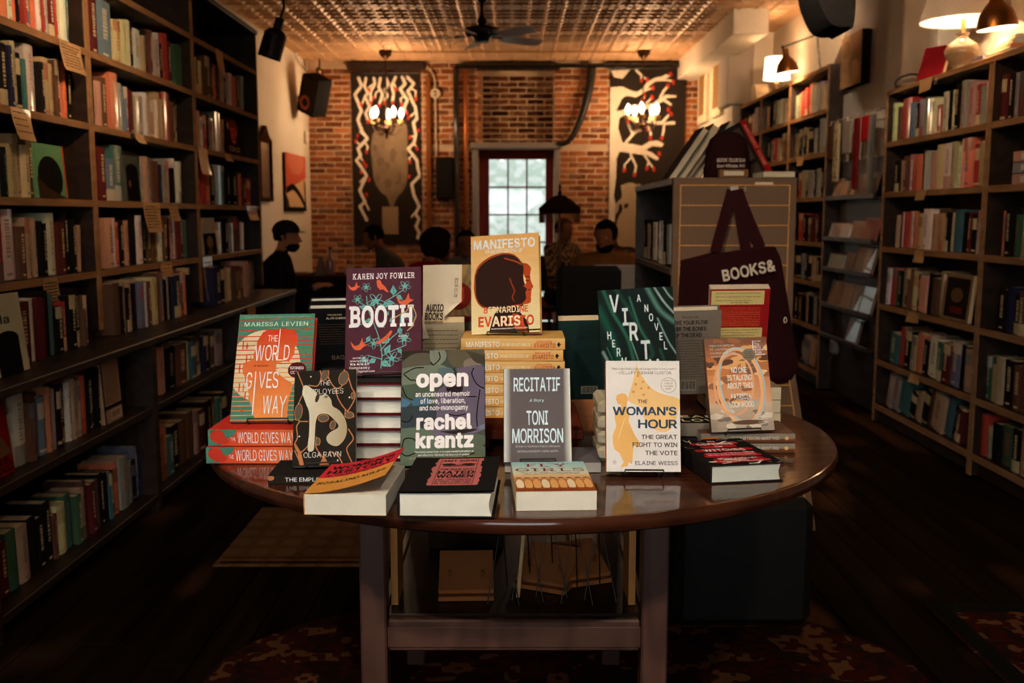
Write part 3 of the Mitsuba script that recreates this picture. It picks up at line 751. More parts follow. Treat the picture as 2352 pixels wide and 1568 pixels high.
a.text('"In a universe where tales of burning the escape pods, this is a gem." - another reviewer', 1.0, .75, .22, SAND, fit=14.6, bold=False)
a.text('MARISSA LEVIEN', 1.1, 2.75, .92, dc(226, 214, 180), fit=13.9, bold=False, serif=.07)
WT = dc(226, 212, 204)
a.text('THE', 6.5, 6.3, 1.45, WT, fit=2.1, bold=False); a.line([(9.05, 3.5), (8.9, 10.5), (10.2, 10.5)], .2, WT)
a.text('WOR', 4.0, 10.6, 3.5, WT, fit=4.9, bold=False); a.text('D', 10.2, 10.5, 3.4, WT, fit=1.2, bold=False)
a.text('A NOVEL', 4.0, 11.95, .4, dc(120, 40, 26), fit=3.2)
a.text('G', 2.6, 16.8, 3.6, WT, fit=1.3, bold=False); a.line([(4.55, 13.1), (4.6, 22.4)], .24, WT); a.text('VES', 5.3, 16.7, 3.6, WT, fit=4.2, bold=False)
a.text('WA', 6.6, 22.3, 3.9, WT, fit=3.3, bold=False); a.line([(10.2, 18.6), (10.8, 20.5)], .24, WT); a.line([(11.5, 18.5), (10.75, 20.7), (10.8, 23.5)], .24, WT)
a.ell(13.3, 12.8, 1.95, 1.75, dc(74, 26, 26)); a.text('SIGNED', 11.75, 12.65, .62, WT, fit=2.9); a.text('COPY', 11.9, 13.65, .62, WT, fit=2.1)
book_world = thing('book', 'upright red and green novel with a head silhouette and a round sticker', 'book')
M = book_mat(-.586, 2.030, .855, -1.8, 27.6, -1.2)
book3d(book_world, .163, .24, .027, M, RED, a)
easel(M, .163, .24, 'black wire easel holding the red and green novel')
for i in range(2):
    s = Art(24, 3.3, ORG); s.L = []
    s.grad(sbox(0, 0, 24, 3.3), dc(206, 56, 36), dc(226, 118, 62), 12, False)
    s.rect(0, 0, 1.6, 3.3, GRN); s.ell(4.1, .0, 1.6, 1.6, GRN); s.ell(1.9, 1.35, 1.5, 1.3, RED); s.ell(2.9, 2.3, 1.3, .8, RED)
    s.rect(0, 2.95, 2.6, 3.3, GRN)
    s.text('THE', 4.6, 2.35, .75, WT, fit=1.0, bold=False); s.text('WORLD GIVES WAY', 6.0, 2.75, 2.2, WT, fit=11.6, bold=False); s.text('MARISSA', 18.2, 1.4, .8, dc(120, 60, 40), fit=4.0, bold=False); s.text('LEVIEN', 18.2, 2.7, .8, dc(120, 60, 40), fit=4.0, bold=False)
    k = thing('book', f'red novel lying spine out, {"lower" if i == 0 else "upper"} of the two under the red and green upright one', 'book', 'two red novels lying spine out')
    t = .0345
    book3d(k, .162, .24, t, spine_mat(-.380 + (.004 if i else 0), 1.975 + .004 * i, TZ + .0005 + i * .0353, t, 0), RED, None, s, back=GRN)

# ---- 2 black paperback with a figure and cells
q = Grid((1060, 850), (1735, 808), (1035, 740 + 1128), 12.1, 19)
BLK, TAN_, CEL = dc(38, 32, 26), dc(190, 168, 134), dc(178, 108, 66)
a = Art(12.1, 19, BLK)
def cell(cx, cy, rx, ry, ang=0): a.ell(*q((cx, cy))[0], rx, ry, CEL, ang); a.ell(*q((cx, cy))[0], rx - .12, ry - .12, dc(92, 76, 60), ang)
for P_ in ([(1090, 860), (1130, 960), (1150, 1010)], [(1330, 815), (1350, 900), (1310, 1000), (1210, 1000)], [(1430, 820), (1420, 890), (1490, 1010), (1560, 1010), (1650, 900)], [(1600, 820), (1640, 880), (1680, 1010), (1720, 1090), (1690, 1180), (1640, 1260)], [(1490, 1010), (1540, 1150), (1610, 1250), (1700, 1320), (1610, 1330), (1610, 1250)],
           [(1150, 1090), (1100, 1200), (1080, 1260)], [(1060, 1370), (1110, 1390), (1080, 1450), (1090, 1560), (1060, 1640), (1100, 1720), (1150, 1700), (1210, 1640)], [(1200, 1390), (1110, 1390)], [(1290, 1550), (1290, 1660), (1350, 1750), (1420, 1850)], [(1640, 1460), (1690, 1560), (1620, 1660), (1640, 1740), (1690, 1840)], [(1440, 1700), (1520, 1740), (1580, 1840)], [(1060, 1700), (1130, 1850)], [(1380, 1750), (1340, 1850)]):
    a.line(q(*P_), .22, CEL, True)
for c_ in ((1390, 880, .75, 1.3, 20), (1595, 910, 1.0, 1.5, 15), (1100, 1290, .8, 1.7, 5), (1650, 1310, .9, .7, 0), (1690, 1100, .35, .7, 0)): cell(*c_)
a.poly(q((1085, 1700), (1060, 1610), (1130, 1720), (1160, 1850), (1110, 1850)), CEL); a.poly(q((1370, 1740), (1400, 1790), (1440, 1850), (1320, 1850)), CEL)
body = Polygon(spline(q((1150, 1010), (1190, 1000), (1260, 1045), (1330, 1105), (1400, 1090), (1455, 1150), (1470, 1215), (1540, 1260), (1600, 1340), (1625, 1450), (1600, 1560), (1520, 1640), (1430, 1620), (1400, 1560), (1440, 1500), (1530, 1440), (1500, 1380), (1420, 1310), (1330, 1310), (1290, 1380), (1275, 1560), (1262, 1690), (1200, 1690), (1215, 1500), (1215, 1300), (1180, 1200), (1140, 1090)), 5)).buffer(0)
a.grad(body, dc(206, 188, 156), dc(160, 136, 100), 18, False)
a.ell(*q((1305, 1135))[0], .35, .9, dc(60, 44, 32), 15); a.ell(*q((1400, 1120))[0], .35, .3, dc(120, 98, 70))
cell(1370, 1350, 1.1, .8, 0); cell(1470, 1420, .6, .9, 10); cell(1310, 1600, .5, .8)
for x, y in ((1235, 905), (1655, 1120), (1110, 1550), (1520, 1790)): a.ell(*q((x, y))[0], .16, .16, dc(220, 200, 170))
a.text('THE', 4.9, 3.1, .95, dc(200, 186, 168), fit=2.1, bold=False); a.text('EMPLOYEES', 2.2, 4.85, 1.05, dc(196, 182, 164), fit=7.4, bold=False); a.text('OLGA RAVN', 2.1, 17.4, 1.05, dc(206, 190, 168), fit=7.2, bold=False)
k = thing('book', 'slim black paperback with a pale figure among orange cells, upright at the front left', 'book')
M = book_mat(-.421, 1.863, .803, .2, 25, -2.2); book3d(k, .121, .19, .012, M, BLK, a, hard=False)
easel(M, .121, .19, 'black wire easel holding the slim black paperback')
s = Art(19, 1.5, BLK); s.text('THE EMPLOYEES', 3.2, 1.1, .75, dc(206, 196, 186), fit=9.6); s.ell(14.4, .8, .2, .2, WHITE); s.ell(.5, .4, .7, .5, CEL); s.text('OLGA RAVN', 15.5, 1.05, .6, dc(206, 196, 186), fit=3.2)
k = thing('book', 'thin black paperback lying spine out under the slim upright black one', 'book')
book3d(k, .121, .19, .0155, spine_mat(-.268, 1.828, TZ + .0004, .0155, 2), BLK, None, s, hard=False)

# ---- 3 purple novel with teal flowers
q = Grid((210, 330), (1540, 250), (190, 2235), 15.8, 24)
PUR, TEA, BIRD = dc(76, 40, 46), dc(96, 152, 138), dc(200, 88, 56)
a = Art(15.8, 24, PUR)
def stem(*P_): a.line(P_, .2, TEA, True)
def leaf_(x, y, l, ang, w=.32):
    p = [(0, 0), (l * .35, l * w), (l, 0), (l * .35, -l * w)]; c_, s_ = math.cos(math.radians(ang)), math.sin(math.radians(ang))
    a.poly([(x + u * c_ - v * s_, y + u * s_ + v * c_) for u, v in p], TEA); a.line([(x + l * .15 * c_, y + l * .15 * s_), (x + l * .8 * c_, y + l * .8 * s_)], .07, PUR)
def flower(x, y, r):
    for j in range(5):
        t = j * 72 + 18; a.ell(x + r * .62 * math.cos(math.radians(t)), y + r * .62 * math.sin(math.radians(t)), r * .48, r * .30, TEA, t); a.ell(x + r * .68 * math.cos(math.radians(t)), y + r * .68 * math.sin(math.radians(t)), r * .36, r * .19, PUR, t)
    a.ell(x, y, r * .2, r * .2, TEA)
stem((7.4, 22.5), (7.6, 19.5), (7.0, 16), (6.0, 13), (4.6, 9.2), (4.3, 6.5)); stem((4.6, 9), (2.6, 7.6)); stem((6.6, 11), (7.4, 8.5), (9.8, 6.8), (12, 5.3)); stem((7, 15.8), (4, 16.8), (2.4, 18.2)); stem((7.3, 18.6), (9.5, 16), (11.2, 14.2), (11.5, 11)); stem((7.6, 19.8), (10.4, 18.5), (12.6, 17.6)); stem((7.5, 20.5), (4.6, 19.6)); stem((5.8, 12.4), (3, 12.8)); stem((9.9, 6.7), (10, 4.6))
for f_ in ((4.2, 4.4, 1.0), (2.4, 7.1, 1.1), (12.4, 4.4, 1.25), (6.3, 7.6, 1.7), (10.0, 9.3, 1.0), (12.2, 16.2, 1.4), (5.9, 17.0, 1.2), (12.4, 20.2, 1.3), (9.6, 20.4, 1.5), (4.0, 20.6, 1.2), (13.5, 11.4, 1.0)): flower(*f_)
for l_ in ((5.0, 8.6, 1.8, -30), (4.2, 9.2, 1.7, 200), (7.6, 8.8, 2.2, -20), (8.4, 7.9, 2.0, 10), (10.0, 6.4, 2.4, -92), (10.6, 6.4, 1.8, 40), (6.4, 12.6, 2.0, 30), (7.2, 16.4, 2.0, 15), (3.6, 16.9, 1.8, 120), (4.4, 16.6, 1.6, -60), (2.6, 18.2, 1.4, 210), (11.2, 13.6, 1.8, 80), (8.6, 17, 1.8, -80), (8.2, 19.4, 2.4, -60), (7.4, 21, 2.4, 30), (6.4, 20.4, 2.0, 150), (10.8, 18.4, 1.6, 40), (5.6, 11.8, 1.8, 170), (9.4, 11.4, 1.8, 70), (9.0, 10, 1.6, 130)): leaf_(*l_)
def bird(x, y, s_, kind):
    if kind: pts = [(-1.6, -1.0), (-.6, .1), (.3, -.2), (.9, -1.7), (1.15, -.4), (2.0, -.1), (1.2, .35), (.5, 1.0), (-.3, 1.05), (-1.1, .5)]
    else: pts = [(-1.0, -1.5), (-.55, -1.7), (-.1, -1.25), (.1, -.7), (.9, .1), (1.6, 1.3), (1.1, 1.2), (.4, .6), (-.3, .7), (-.85, 0), (-1.0, -.8)]
    a.poly([(x + u * s_, y + v * s_) for u, v in pts], BIRD)
bird(1.5, 4.3, .75, 1); bird(7.4, 4.4, 1.0, 0); bird(12.2, 7.7, 1.05, 1); bird(2.6, 17.4, 1.0, 1)
a.poly([(5.9, 17.2), (7.0, 16.4), (8.4, 15.4), (9.4, 14.2), (9.8, 14.5), (9.4, 15.3), (8.4, 16.5), (7.0, 17.2)], BIRD)
a.text('KAREN JOY FOWLER', 7.9, 2.55, 1.25, dc(220, 204, 190), 'c', fit=13.2, serif=.1)
a.text('BOOTH', .75, 13.2, 4.3, dc(222, 208, 196), fit=13.4, serif=.12, wt=.03)
a.line([(9.6, 11.9), (11.5, 10.7), (12.6, 10.2), (13.4, 9.0), (14.0, 9.2), (14.7, 11.0), (14.2, 12.6), (13.9, 13.5), (12.9, 14.4)], .22, dc(176, 148, 86), True)
a.text('A NOVEL', 11.0, 15.8, .42, WT, fit=2.0); a.text('NEW YORK TIMES', 1.6, 20.3, .3, WT, fit=2.6); a.text('BESTSELLING AUTHOR OF', 1.0, 20.95, .3, WT, fit=3.8)
for i, s_ in enumerate(('We Are All', 'Completely', 'Beside Ourselves')): a.text(s_, 3.0, 21.7 + i * .8, .5, WT, 'c', serif=.05)
k = thing('book', 'upright purple novel with teal flowers and orange birds, on a stack of thick white-paged books', 'book')
M = book_mat(-.344, 2.023, .952, .9, 25.9, -1.7); book3d(k, .158, .24, .03, M, PUR, a, page=dc(206, 178, 138))
easel(M, .158, .24, 'black wire easel holding the purple novel')
for i in range(5):
    t = .0315; k = thing('book', f'white-paged book with dark red boards, {["bottom", "second lowest", "middle", "second highest", "top"][i]} of the stack under the purple novel', 'book', 'stack of white-paged books under the purple novel')
    m = np.eye(4); m[:3, 0] = (0, -1, 0); m[:3, 1] = (0, 0, 1); m[:3, 2] = (-1, 0, 0)
    book3d(k, .16, .235, t, trans(-.178 + rng.uniform(-.002, .002), 2.165, TZ + .0006 + i * .0319) @ m, dc(92, 26, 26), hard=True, page=dc(214, 200, 176))
k = thing('book', 'dark paperback lying between the purple novel and its stack', 'book'); book3d(k, .155, .23, .008, spine_mat(-.185, 2.01, .9405, .008, 0), dc(44, 36, 32), hard=False)

# ---- 4 dark green and purple memoir
q = Grid((110, 135), (1003, 115), (80, 1385), 16.7, 23.5)
a = Art(16.7, 23.5, dc(64, 66, 54))
for pts, c_ in (([(105, 140), (430, 120), (420, 190), (250, 170), (100, 260)], (46, 40, 30)), ([(100, 260), (250, 165), (440, 170), (470, 260), (300, 300), (110, 330)], (84, 74, 58)), ([(410, 130), (570, 130), (585, 220), (500, 300), (420, 250)], (112, 112, 92)), ([(110, 330), (300, 300), (520, 290), (600, 320), (680, 370), (640, 420), (520, 480), (300, 520), (110, 520)], (104, 106, 86)),
                ([(600, 130), (1003, 115), (1003, 200), (860, 330), (700, 320), (620, 260)], (86, 74, 54)), ([(770, 290), (790, 240), (880, 215), (940, 250), (960, 330), (800, 335)], (118, 98, 82)), ([(800, 130), (1003, 190), (1003, 270), (900, 260)], (62, 54, 40)), ([(100, 520), (340, 500), (470, 580), (480, 720), (260, 760), (130, 640)], (72, 80, 62)), ([(90, 640), (180, 690), (190, 720), (100, 780)], (70, 100, 118)), ([(200, 670), (330, 650), (420, 690), (330, 750), (230, 745)], (62, 90, 104)), ([(90, 760), (470, 740), (480, 940), (280, 1000), (90, 960)], (52, 56, 56)),
                ([(690, 330), (1003, 320), (1005, 760), (990, 960), (820, 1000), (640, 960), (480, 1010), (470, 800), (460, 640), (560, 520), (740, 480)], (92, 78, 88)), ([(500, 330), (620, 320), (680, 380), (670, 450), (560, 430), (480, 430)], (78, 92, 88)), ([(580, 540), (745, 520), (740, 590), (600, 590)], (40, 30, 30)), ([(370, 1000), (520, 980), (620, 1000), (840, 990), (1000, 960), (900, 1030), (620, 1080), (380, 1060)], (98, 84, 94)),
                ([(85, 990), (300, 980), (460, 1080), (500, 1385), (80, 1385)], (88, 96, 76)), ([(520, 1080), (760, 1040), (1005, 1090), (1010, 1385), (500, 1385)], (82, 86, 68)), ([(950, 1170), (1005, 1130), (1005, 1200)], (56, 44, 34)), ([(920, 960), (1003, 930), (1003, 990), (920, 990)], (104, 108, 112)), ([(500, 1020), (900, 990), (700, 1050)], (44, 36, 32))):
    a.poly(spline(q(*pts, pts[0]), 4), dc(*c_))
for pts in ([(130, 400), (200, 460), (240, 460), (310, 520)], [(130, 390), (240, 330), (340, 320)], [(510, 150), (520, 220), (450, 290), (420, 260)], [(880, 330), (860, 390), (900, 490), (960, 540), (1003, 550)], [(110, 540), (150, 640), (220, 680)], [(90, 900), (150, 920), (200, 890), (210, 850)], [(700, 620), (820, 640), (900, 640)], [(940, 570), (900, 820), (900, 960)], [(600, 830), (680, 850), (780, 830)], [(100, 1190), (130, 1100), (220, 1100), (270, 1170)], [(90, 1250), (150, 1280), (240, 1250)], [(670, 330), (680, 430), (560, 480)], [(690, 1350), (740, 1290), (860, 1250)]): a.line(q(*pts), .22, dc(26, 22, 18), True)
WM = dc(226, 208, 194)
for s_, x, y, h, f_, w_ in (('open', 8.2, 7.45, 3.15, 10.2, .05), ('an uncensored memoir', 8.3, 9.65, 1.0, 10.9, .0), ('of love, liberation,', 8.35, 11.05, 1.0, 9.0, .0), ('and non-monogamy', 8.5, 12.45, 1.0, 9.7, 0), ('rachel', 8.6, 16.2, 2.75, 10.8, .05), ('krantz', 8.7, 19.9, 2.75, 11.2, .05)):
    a.text(s_, x, y, h, WM, 'c', fit=f_, wt=w_)
a.text('"(A) starkly naked story of a young woman\'s adventure of', 8.6, 21.0, .36, WM, 'c', fit=11.6); a.text('self-discovery. This book will help a lot of people."', 8.6, 21.65, .36, WM, 'c', fit=10.2); a.text('--Dr. Christopher Ryan, New York Times bestselling author of Sex at Dawn', 8.8, 22.25, .34, dc(170, 150, 100), 'c', fit=14.4)
k = thing('book', 'upright dark green and purple memoir with large white lower-case lettering, front centre', 'book')
M = book_mat(-.219, 1.904, .794, -1.2, 24.6, -1.5); book3d(k, .167, .235, .028, M, dc(48, 46, 40), a)
easel(M, .167, .235, 'black wire easel behind the dark green memoir')

# ---- 5 golden memoir with a profile, on its own stack
q = Grid((245, 150), (1165, 65), (245, 1475), 16.2, 23.5)
a = Art(16.2, 23.5, dc(214, 160, 84)); a.L = []
a.grad(sbox(0, 0, 16.2, 23.5), dc(214, 150, 78), dc(222, 196, 140), 14); a.L = a.L[::1]
HR, FC = dc(48, 28, 22), dc(172, 62, 30)
a.poly(spline(q((290, 690), (330, 570), (420, 470), (540, 400), (680, 360), (800, 365), (880, 410), (940, 480), (1000, 490), (1050, 540), (1045, 590), (950, 640), (930, 1040), (860, 1080), (600, 1100), (480, 1120), (400, 1110), (340, 1060), (300, 980), (280, 860)), 5), dc(150, 62, 28))
a.poly(spline(q((305, 700), (345, 590), (440, 490), (560, 420), (690, 380), (800, 385), (870, 420), (930, 490), (960, 560), (950, 640), (960, 740), (1000, 820), (990, 940), (950, 1040), (860, 1085), (600, 1090), (480, 1105), (400, 1085), (345, 1030), (310, 950)), 5), HR)
face = q((955, 560), (1000, 500), (1050, 545), (1048, 600), (1040, 660), (1050, 720), (1085, 800), (1060, 825), (1050, 880), (1055, 905), (1045, 930), (1052, 970), (1040, 1010), (1000, 1028), (900, 1045), (885, 1090), (700, 1110), (780, 1060), (930, 1030), (985, 960), (975, 880), (1000, 830), (945, 790), (990, 760), (985, 690), (955, 640))
a.poly(face, FC); a.line(q((985, 712), (1010, 722), (1034, 712)), .16, HR, True); a.line(q((985, 672), (1015, 664), (1040, 676)), .2, HR, True); a.poly(q((1000, 840), (1050, 830), (1030, 850)), HR)
a.line(q((700, 430), (780, 450), (860, 470), (920, 500)), .35, dc(150, 60, 28), True); a.line(q((770, 700), (800, 790), (830, 870), (800, 940), (820, 1000)), .35, dc(130, 48, 24), True)
a.poly(q((900, 1045), (880, 1120), (930, 1180), (1000, 1260), (1020, 1410), (480, 1440), (530, 1260), (560, 1180), (610, 1110), (780, 1090)), HR); a.poly(q((800, 1160), (880, 1170), (940, 1260), (1000, 1400), (860, 1410), (780, 1260)), FC)
a.text('MANIFESTO', .7, 3.2, 2.05, dc(214, 204, 190), fit=14.6, wt=.02); a.text('ON NEVER GIVING UP', 3.4, 4.35, .85, dc(214, 200, 178), fit=9.0)
a.text('BERNARDINE', 3.0, 18.6, 1.45, dc(196, 76, 42), fit=10.4); a.text('EVARISTO', 1.7, 21.7, 2.2, dc(196, 72, 42), fit=13.0, wt=.02); a.text('ERNARDI', 4.05, 18.6, 1.45, dc(228, 200, 150), fit=7.3); a.text('ARIS', 4.95, 21.7, 2.2, dc(232, 206, 158), fit=6.6, wt=.02)
a.text('Booker Prize-winning author of Girl, Woman, Other', 4.7, 22.5, .34, WHITE, fit=8.6); a.rect(4.2, 22.75, 16.2, 23.1, HR)
k = thing('book', 'upright golden memoir with a woman in profile, in front of the door', 'book')
M = book_mat(-.094, 2.301, 1.005, -10.8, 15.8, -3.8); book3d(k, .162, .235, .028, M, dc(206, 146, 74), a)
easel(M, .162, .235, 'black wire easel holding the golden memoir')
for i in range(7):
    s = Art(23.5, 2.5, dc(214, 156, 82)); s.L = []; s.grad(sbox(0, 0, 23.5, 2.5), dc(222, 172, 104), dc(206, 138, 66), 4)
    s.text('MANIFESTO', 1.1, 1.9, 1.15, dc(226, 212, 186), fit=7.6, wt=.02); s.text('ON NEVER GIVING UP', 9.1, 1.75, .7, dc(226, 204, 160), fit=6.6); s.text('BERNARDINE', 17.1, 1.05, .55, dc(198, 78, 40), fit=3.5); s.text('EVARISTO', 16.6, 2.05, .9, dc(170, 34, 24), fit=4.7); s.poly([(22, .9), (22.3, .9), (22.3, 1.2), (22.7, 1.35), (22.3, 1.5), (22.3, 1.9), (22, 1.9), (21.7, 1.4)], INK)
    t = .0255; k = thing('book', f'golden hardback lying spine out, {["bottom", "second from the bottom", "third from the bottom", "middle", "third from the top", "second from the top", "top"][i]} of the stack under the golden memoir', 'book', 'stack of golden hardbacks')
    book3d(k, .155, .235, t, spine_mat(.118 + rng.uniform(-.002, .002), 2.235, .822 + i * .0262, t, rng.uniform(-1, 1)), dc(212, 154, 80), None, s)
k = thing('wooden_stool', 'small red-brown wooden riser under the stack of golden hardbacks', 'riser')
RW = dc(84, 34, 22)
part(k, 'top', G().box(-.075, .155, 2.10, 2.42, .801, .8215, RW, ch=.003), 'm_print')
for (x0, x1) in ((-.07, -.05), (.13, .15)):
    for yy in (2.11, 2.39): part(k, 'leg', G().box(x0, x1, yy, yy + .02, TZ + .0003, .801, RW, ch=.002), 'm_print')

# ---- 6 grey story book
a = Art(13.1, 18.8, dc(92, 80, 76)); a.L = []
a.grad(sbox(0, 0, 1.3, 18.8), dc(196, 186, 170), dc(96, 84, 78), 7, False); a.rect(1.3, 0, 11.7, 18.8, dc(92, 80, 76)); a.grad(sbox(11.7, 0, 13.1, 18.8), dc(96, 84, 78), dc(206, 194, 174), 7, False)
PB = dc(196, 206, 204)
a.text('RECITATIF', 6.5, 4.6, 2.75, PB, 'c', fit=9.2, bold=False, wt=.02); a.text('A Story', 6.4, 6.75, .55, PB, 'c', serif=.06, slant=14, bold=False); a.text('TONI', 6.5, 11.4, 2.75, PB, 'c', fit=4.2, bold=False, wt=.02); a.text('MORRISON', 6.55, 15.0, 2.75, PB, 'c', fit=9.9, bold=False, wt=.02)
a.text('Winner of the Nobel Prize in Literature', 6.5, 15.9, .38, dc(176, 170, 160), 'c', fit=8.7, bold=False, serif=.05); a.text('INTRODUCTION BY ZADIE SMITH', 6.5, 16.9, .36, dc(186, 178, 166), 'c', fit=8.0, bold=False, serif=.05)
k = thing('book', 'small upright grey book with tall pale lettering, front centre right of the green memoir', 'book')
M = book_mat(-.015, 1.890, .805, -1.7, 24.9, -.9); book3d(k, .131, .188, .014, M, dc(150, 140, 126), a)
easel(M, .131, .188, 'black wire easel holding the small grey book')
s = Art(18.8, 1.9, dc(150, 136, 120)); s.text('RECITATIF', 2.2, 1.45, 1.0, dc(60, 50, 46), fit=3.2, bold=False)
k = thing('book', 'grey book lying spine out under the small upright grey one', 'book'); book3d(k, .131, .188, .020, spine_mat(.174, 1.905, TZ + .0005, .020, 0), dc(92, 80, 76), None, s)

# ---- 7 dark green novel, back right
VB = dc(27, 33, 29); a = Art(16.7, 24, VB)
for pts, w_, c_ in (([(0, 4), (2, 9), (4, 16), (5, 24)], 2.6, (34, 82, 62)), ([(1.2, 0), (3, 5), (6, 11), (7.5, 18), (8, 24)], 1.2, (52, 104, 80)), ([(4, 0), (7.5, 6), (10.5, 12), (11.5, 15), (10, 16)], 1.4, (44, 72, 58)), ([(7, 2), (9, 9), (11, 12.6)], .8, (60, 112, 86)), ([(11, 0), (13.5, 5), (16.7, 8)], 1.6, (92, 128, 108)), ([(12.6, 0), (14.6, 3.4), (16.7, 6)], .7, (168, 188, 168)), ([(14.6, 0), (15.8, 2), (16.7, 3)], .6, (150, 170, 150)), ([(13, 7), (15, 12), (16.7, 15)], .6, (140, 166, 146)), ([(7, 12), (8.4, 17), (9.5, 24)], .5, (120, 150, 128)), ([(.5, 14), (2.6, 19), (3.4, 24)], 1.0, (140, 164, 146)), ([(1.4, 13), (3.2, 18), (4.6, 24)], .5, (58, 116, 90)), ([(13.2, 14), (14.8, 19), (16, 24)], 1.0, (48, 80, 64))):
    for f_ in (1.0, .72, .48, .26): a.line(pts, w_ * f_, VB + (dc(*c_) * .72 - VB) * (1.15 - f_), True)
VW = dc(204, 200, 186)
for s_, x, y, h in (('V', 2.5, 5.0, 3.7), ('I', 5.2, 8.1, 3.7), ('R', 6.6, 11.6, 3.9), ('T', 9.0, 15.9, 4.0), ('U', 10.6, 20.4, 4.2), ('E', 12.6, 23.6, 3.6), ('A', 8.6, 3.0, 1.55), ('N', 10.2, 5.4, 1.6), ('O', 11.1, 7.5, 1.6), ('V', 12.2, 9.7, 1.6), ('E', 13.2, 11.9, 1.7), ('L', 14.1, 14.0, 1.7), ('H', 1.6, 11.1, 1.7), ('E', 2.6, 12.9, 1.6), ('R', 3.5, 15.0, 1.8), ('M', 4.5, 17.1, 1.7), ('I', 5.8, 19.4, 1.7), ('O', 6.3, 21.4, 1.7)): a.text(s_, x, y, h, VW, xs=.62, wt=.01)
k = thing('book', 'upright dark green novel with white letters tumbling down it, behind the white paperback', 'book')
M = book_mat(.206, 2.21, .875, -4.4, 6.5, -3.6); book3d(k, .167, .24, .03, M, dc(34, 44, 38), a)

# ---- 8 cream paperback with a gold figure
q = Grid((240, 45), (1032, 55), (243, 1248), 14.2, 21.3)
a = Art(14.2, 21.3, dc(216, 198, 180))
GLD, G2 = dc(218, 160, 88), dc(222, 172, 108)
a.poly(spline(q((570, 75), (585, 130), (640, 230), (700, 320), (790, 390), (900, 430), (1031, 480), (1000, 650), (960, 760), (870, 830), (760, 800), (700, 740), (640, 660), (620, 560), (480, 480), (520, 320), (550, 180)), 4), G2)
for x, y in ((585, 215), (640, 280), (560, 305), (620, 352), (535, 388), (700, 345), (645, 420)):
    X_, Y_ = q((x, y))[0]; a.poly([(X_ + (.36 if j % 2 else .15) * math.cos(j * math.pi / 5 + .3), Y_ + (.36 if j % 2 else .15) * math.sin(j * math.pi / 5 + .3)) for j in range(10)], dc(206, 116, 56))
a.geo(Polygon(q((360, 420), (410, 400), (455, 415), (478, 470), (460, 530), (470, 570), (490, 640), (480, 700), (520, 800), (560, 880), (595, 930), (590, 990), (560, 980), (530, 960), (525, 1090), (515, 1170), (495, 1160), (480, 1130), (470, 1190), (400, 1200), (390, 1190), (430, 1150), (410, 1110), (385, 1050), (330, 1010), (310, 950), (310, 850), (350, 760), (330, 650), (350, 600), (395, 560), (404, 522), (376, 520), (360, 508), (362, 495), (345, 470))).buffer(.14).buffer(-.14), GLD)
a.line(q((440, 680), (400, 800), (372, 890)), .1, dc(232, 200, 150))
NAVY, GRY = dc(46, 62, 76), dc(76, 70, 62)
a.text('THE', 6.1, 8.2, .68, GRY, fit=1.8); a.text("WOMAN'S", 1.35, 10.45, 1.5, NAVY, fit=12.1, bold=False, wt=.035); a.text('HOUR', 6.2, 12.95, 1.55, NAVY, fit=7.3, bold=False, wt=.035)
for s_, y, f_ in (('THE GREAT', 15.05, 6.8), ('FIGHT TO WIN', 16.55, 8.5), ('THE VOTE', 18.1, 6.1)): a.text(s_, 13.55, y, .8, GRY, 'r', fit=f_, bold=False, wt=.03)
a.text('ELAINE WEISS', 13.6, 20.0, .72, dc(90, 86, 80), 'r', fit=8.1, bold=False, wt=.02)
a.text('"Both a page-turning drama and an inspiration for every reader."', 7.4, 1.75, .42, GRY, 'c', fit=12.4, bold=False); a.text('--HILLARY RODHAM CLINTON', 7.3, 2.6, .55, GRY, 'c', fit=10.6, bold=False, serif=.05)
a.geo(Point(12.05, 4.7).buffer(1.48).difference(Point(12.05, 4.7).buffer(1.40)), dc(140, 116, 90))
for i, (s_, f_) in enumerate((('SOON TO BE', 1.7), ('A MAJOR', 1.6), ('TELEVISION', 1.9), ('EVENT', 1.0))): a.text(s_, 12.05, 3.95 + i * .52, .26, dc(140, 116, 90), 'c', fit=f_)
X_, Y_ = q((330, 1145))[0]; a.ell(X_, Y_, .36, .5, dc(110, 100, 88)); a.ell(X_, Y_, .31, .45, dc(216, 198, 180)); a.ell(X_, Y_ + .05, .14, .28, dc(60, 54, 48)); a.ell(X_, Y_ + .1, .07, .2, dc(216, 198, 180))
k = thing('book', 'upright cream paperback with a gold figure carrying a flag and blue title, front right', 'book')
M = book_mat(.181, 1.860, .794, -1, 13.7, 0); book3d(k, .142, .213, .022, M, dc(206, 128, 60), a, hard=False, spine_col=dc(206, 110, 50))
easel(M, .142, .213, 'black wire easel holding the cream paperback')

# ---- 9 sunset paperback with a ring
q = Grid((1310, 660), (1970, 640), (1385, 1665), 13.4, 20)
a = Art(13.4, 20, dc(168, 116, 74)); a.L = []
a.grad(sbox(0, 0, 13.4, 8), dc(120, 74, 52), dc(190, 112, 62), 6); a.grad(sbox(0, 8, 13.4, 14), dc(200, 122, 68), dc(206, 146, 100), 6); a.grad(sbox(0, 14, 13.4, 20), dc(196, 160, 124), dc(150, 128, 106), 6)
rs = np.random.RandomState(5)
for i in range(46):
    x, y = rs.uniform(0, 13.4), rs.uniform(0, 20); c_ = [(96, 62, 46), (214, 150, 90), (150, 92, 58), (222, 176, 120), (120, 84, 62)][rs.randint(5)]
    if y > 14: c_ = [(176, 156, 132), (120, 100, 84), (206, 180, 150)][rs.randint(3)]
    a.geo(unary_union([affinity.translate(affinity.scale(Point(0, 0).buffer(1), rs.uniform(.5, 1.4), rs.uniform(.25, .6)), x + rs.uniform(-.9, .9), y + rs.uniform(-.4, .4)) for _ in range(3)]), dc(*c_))
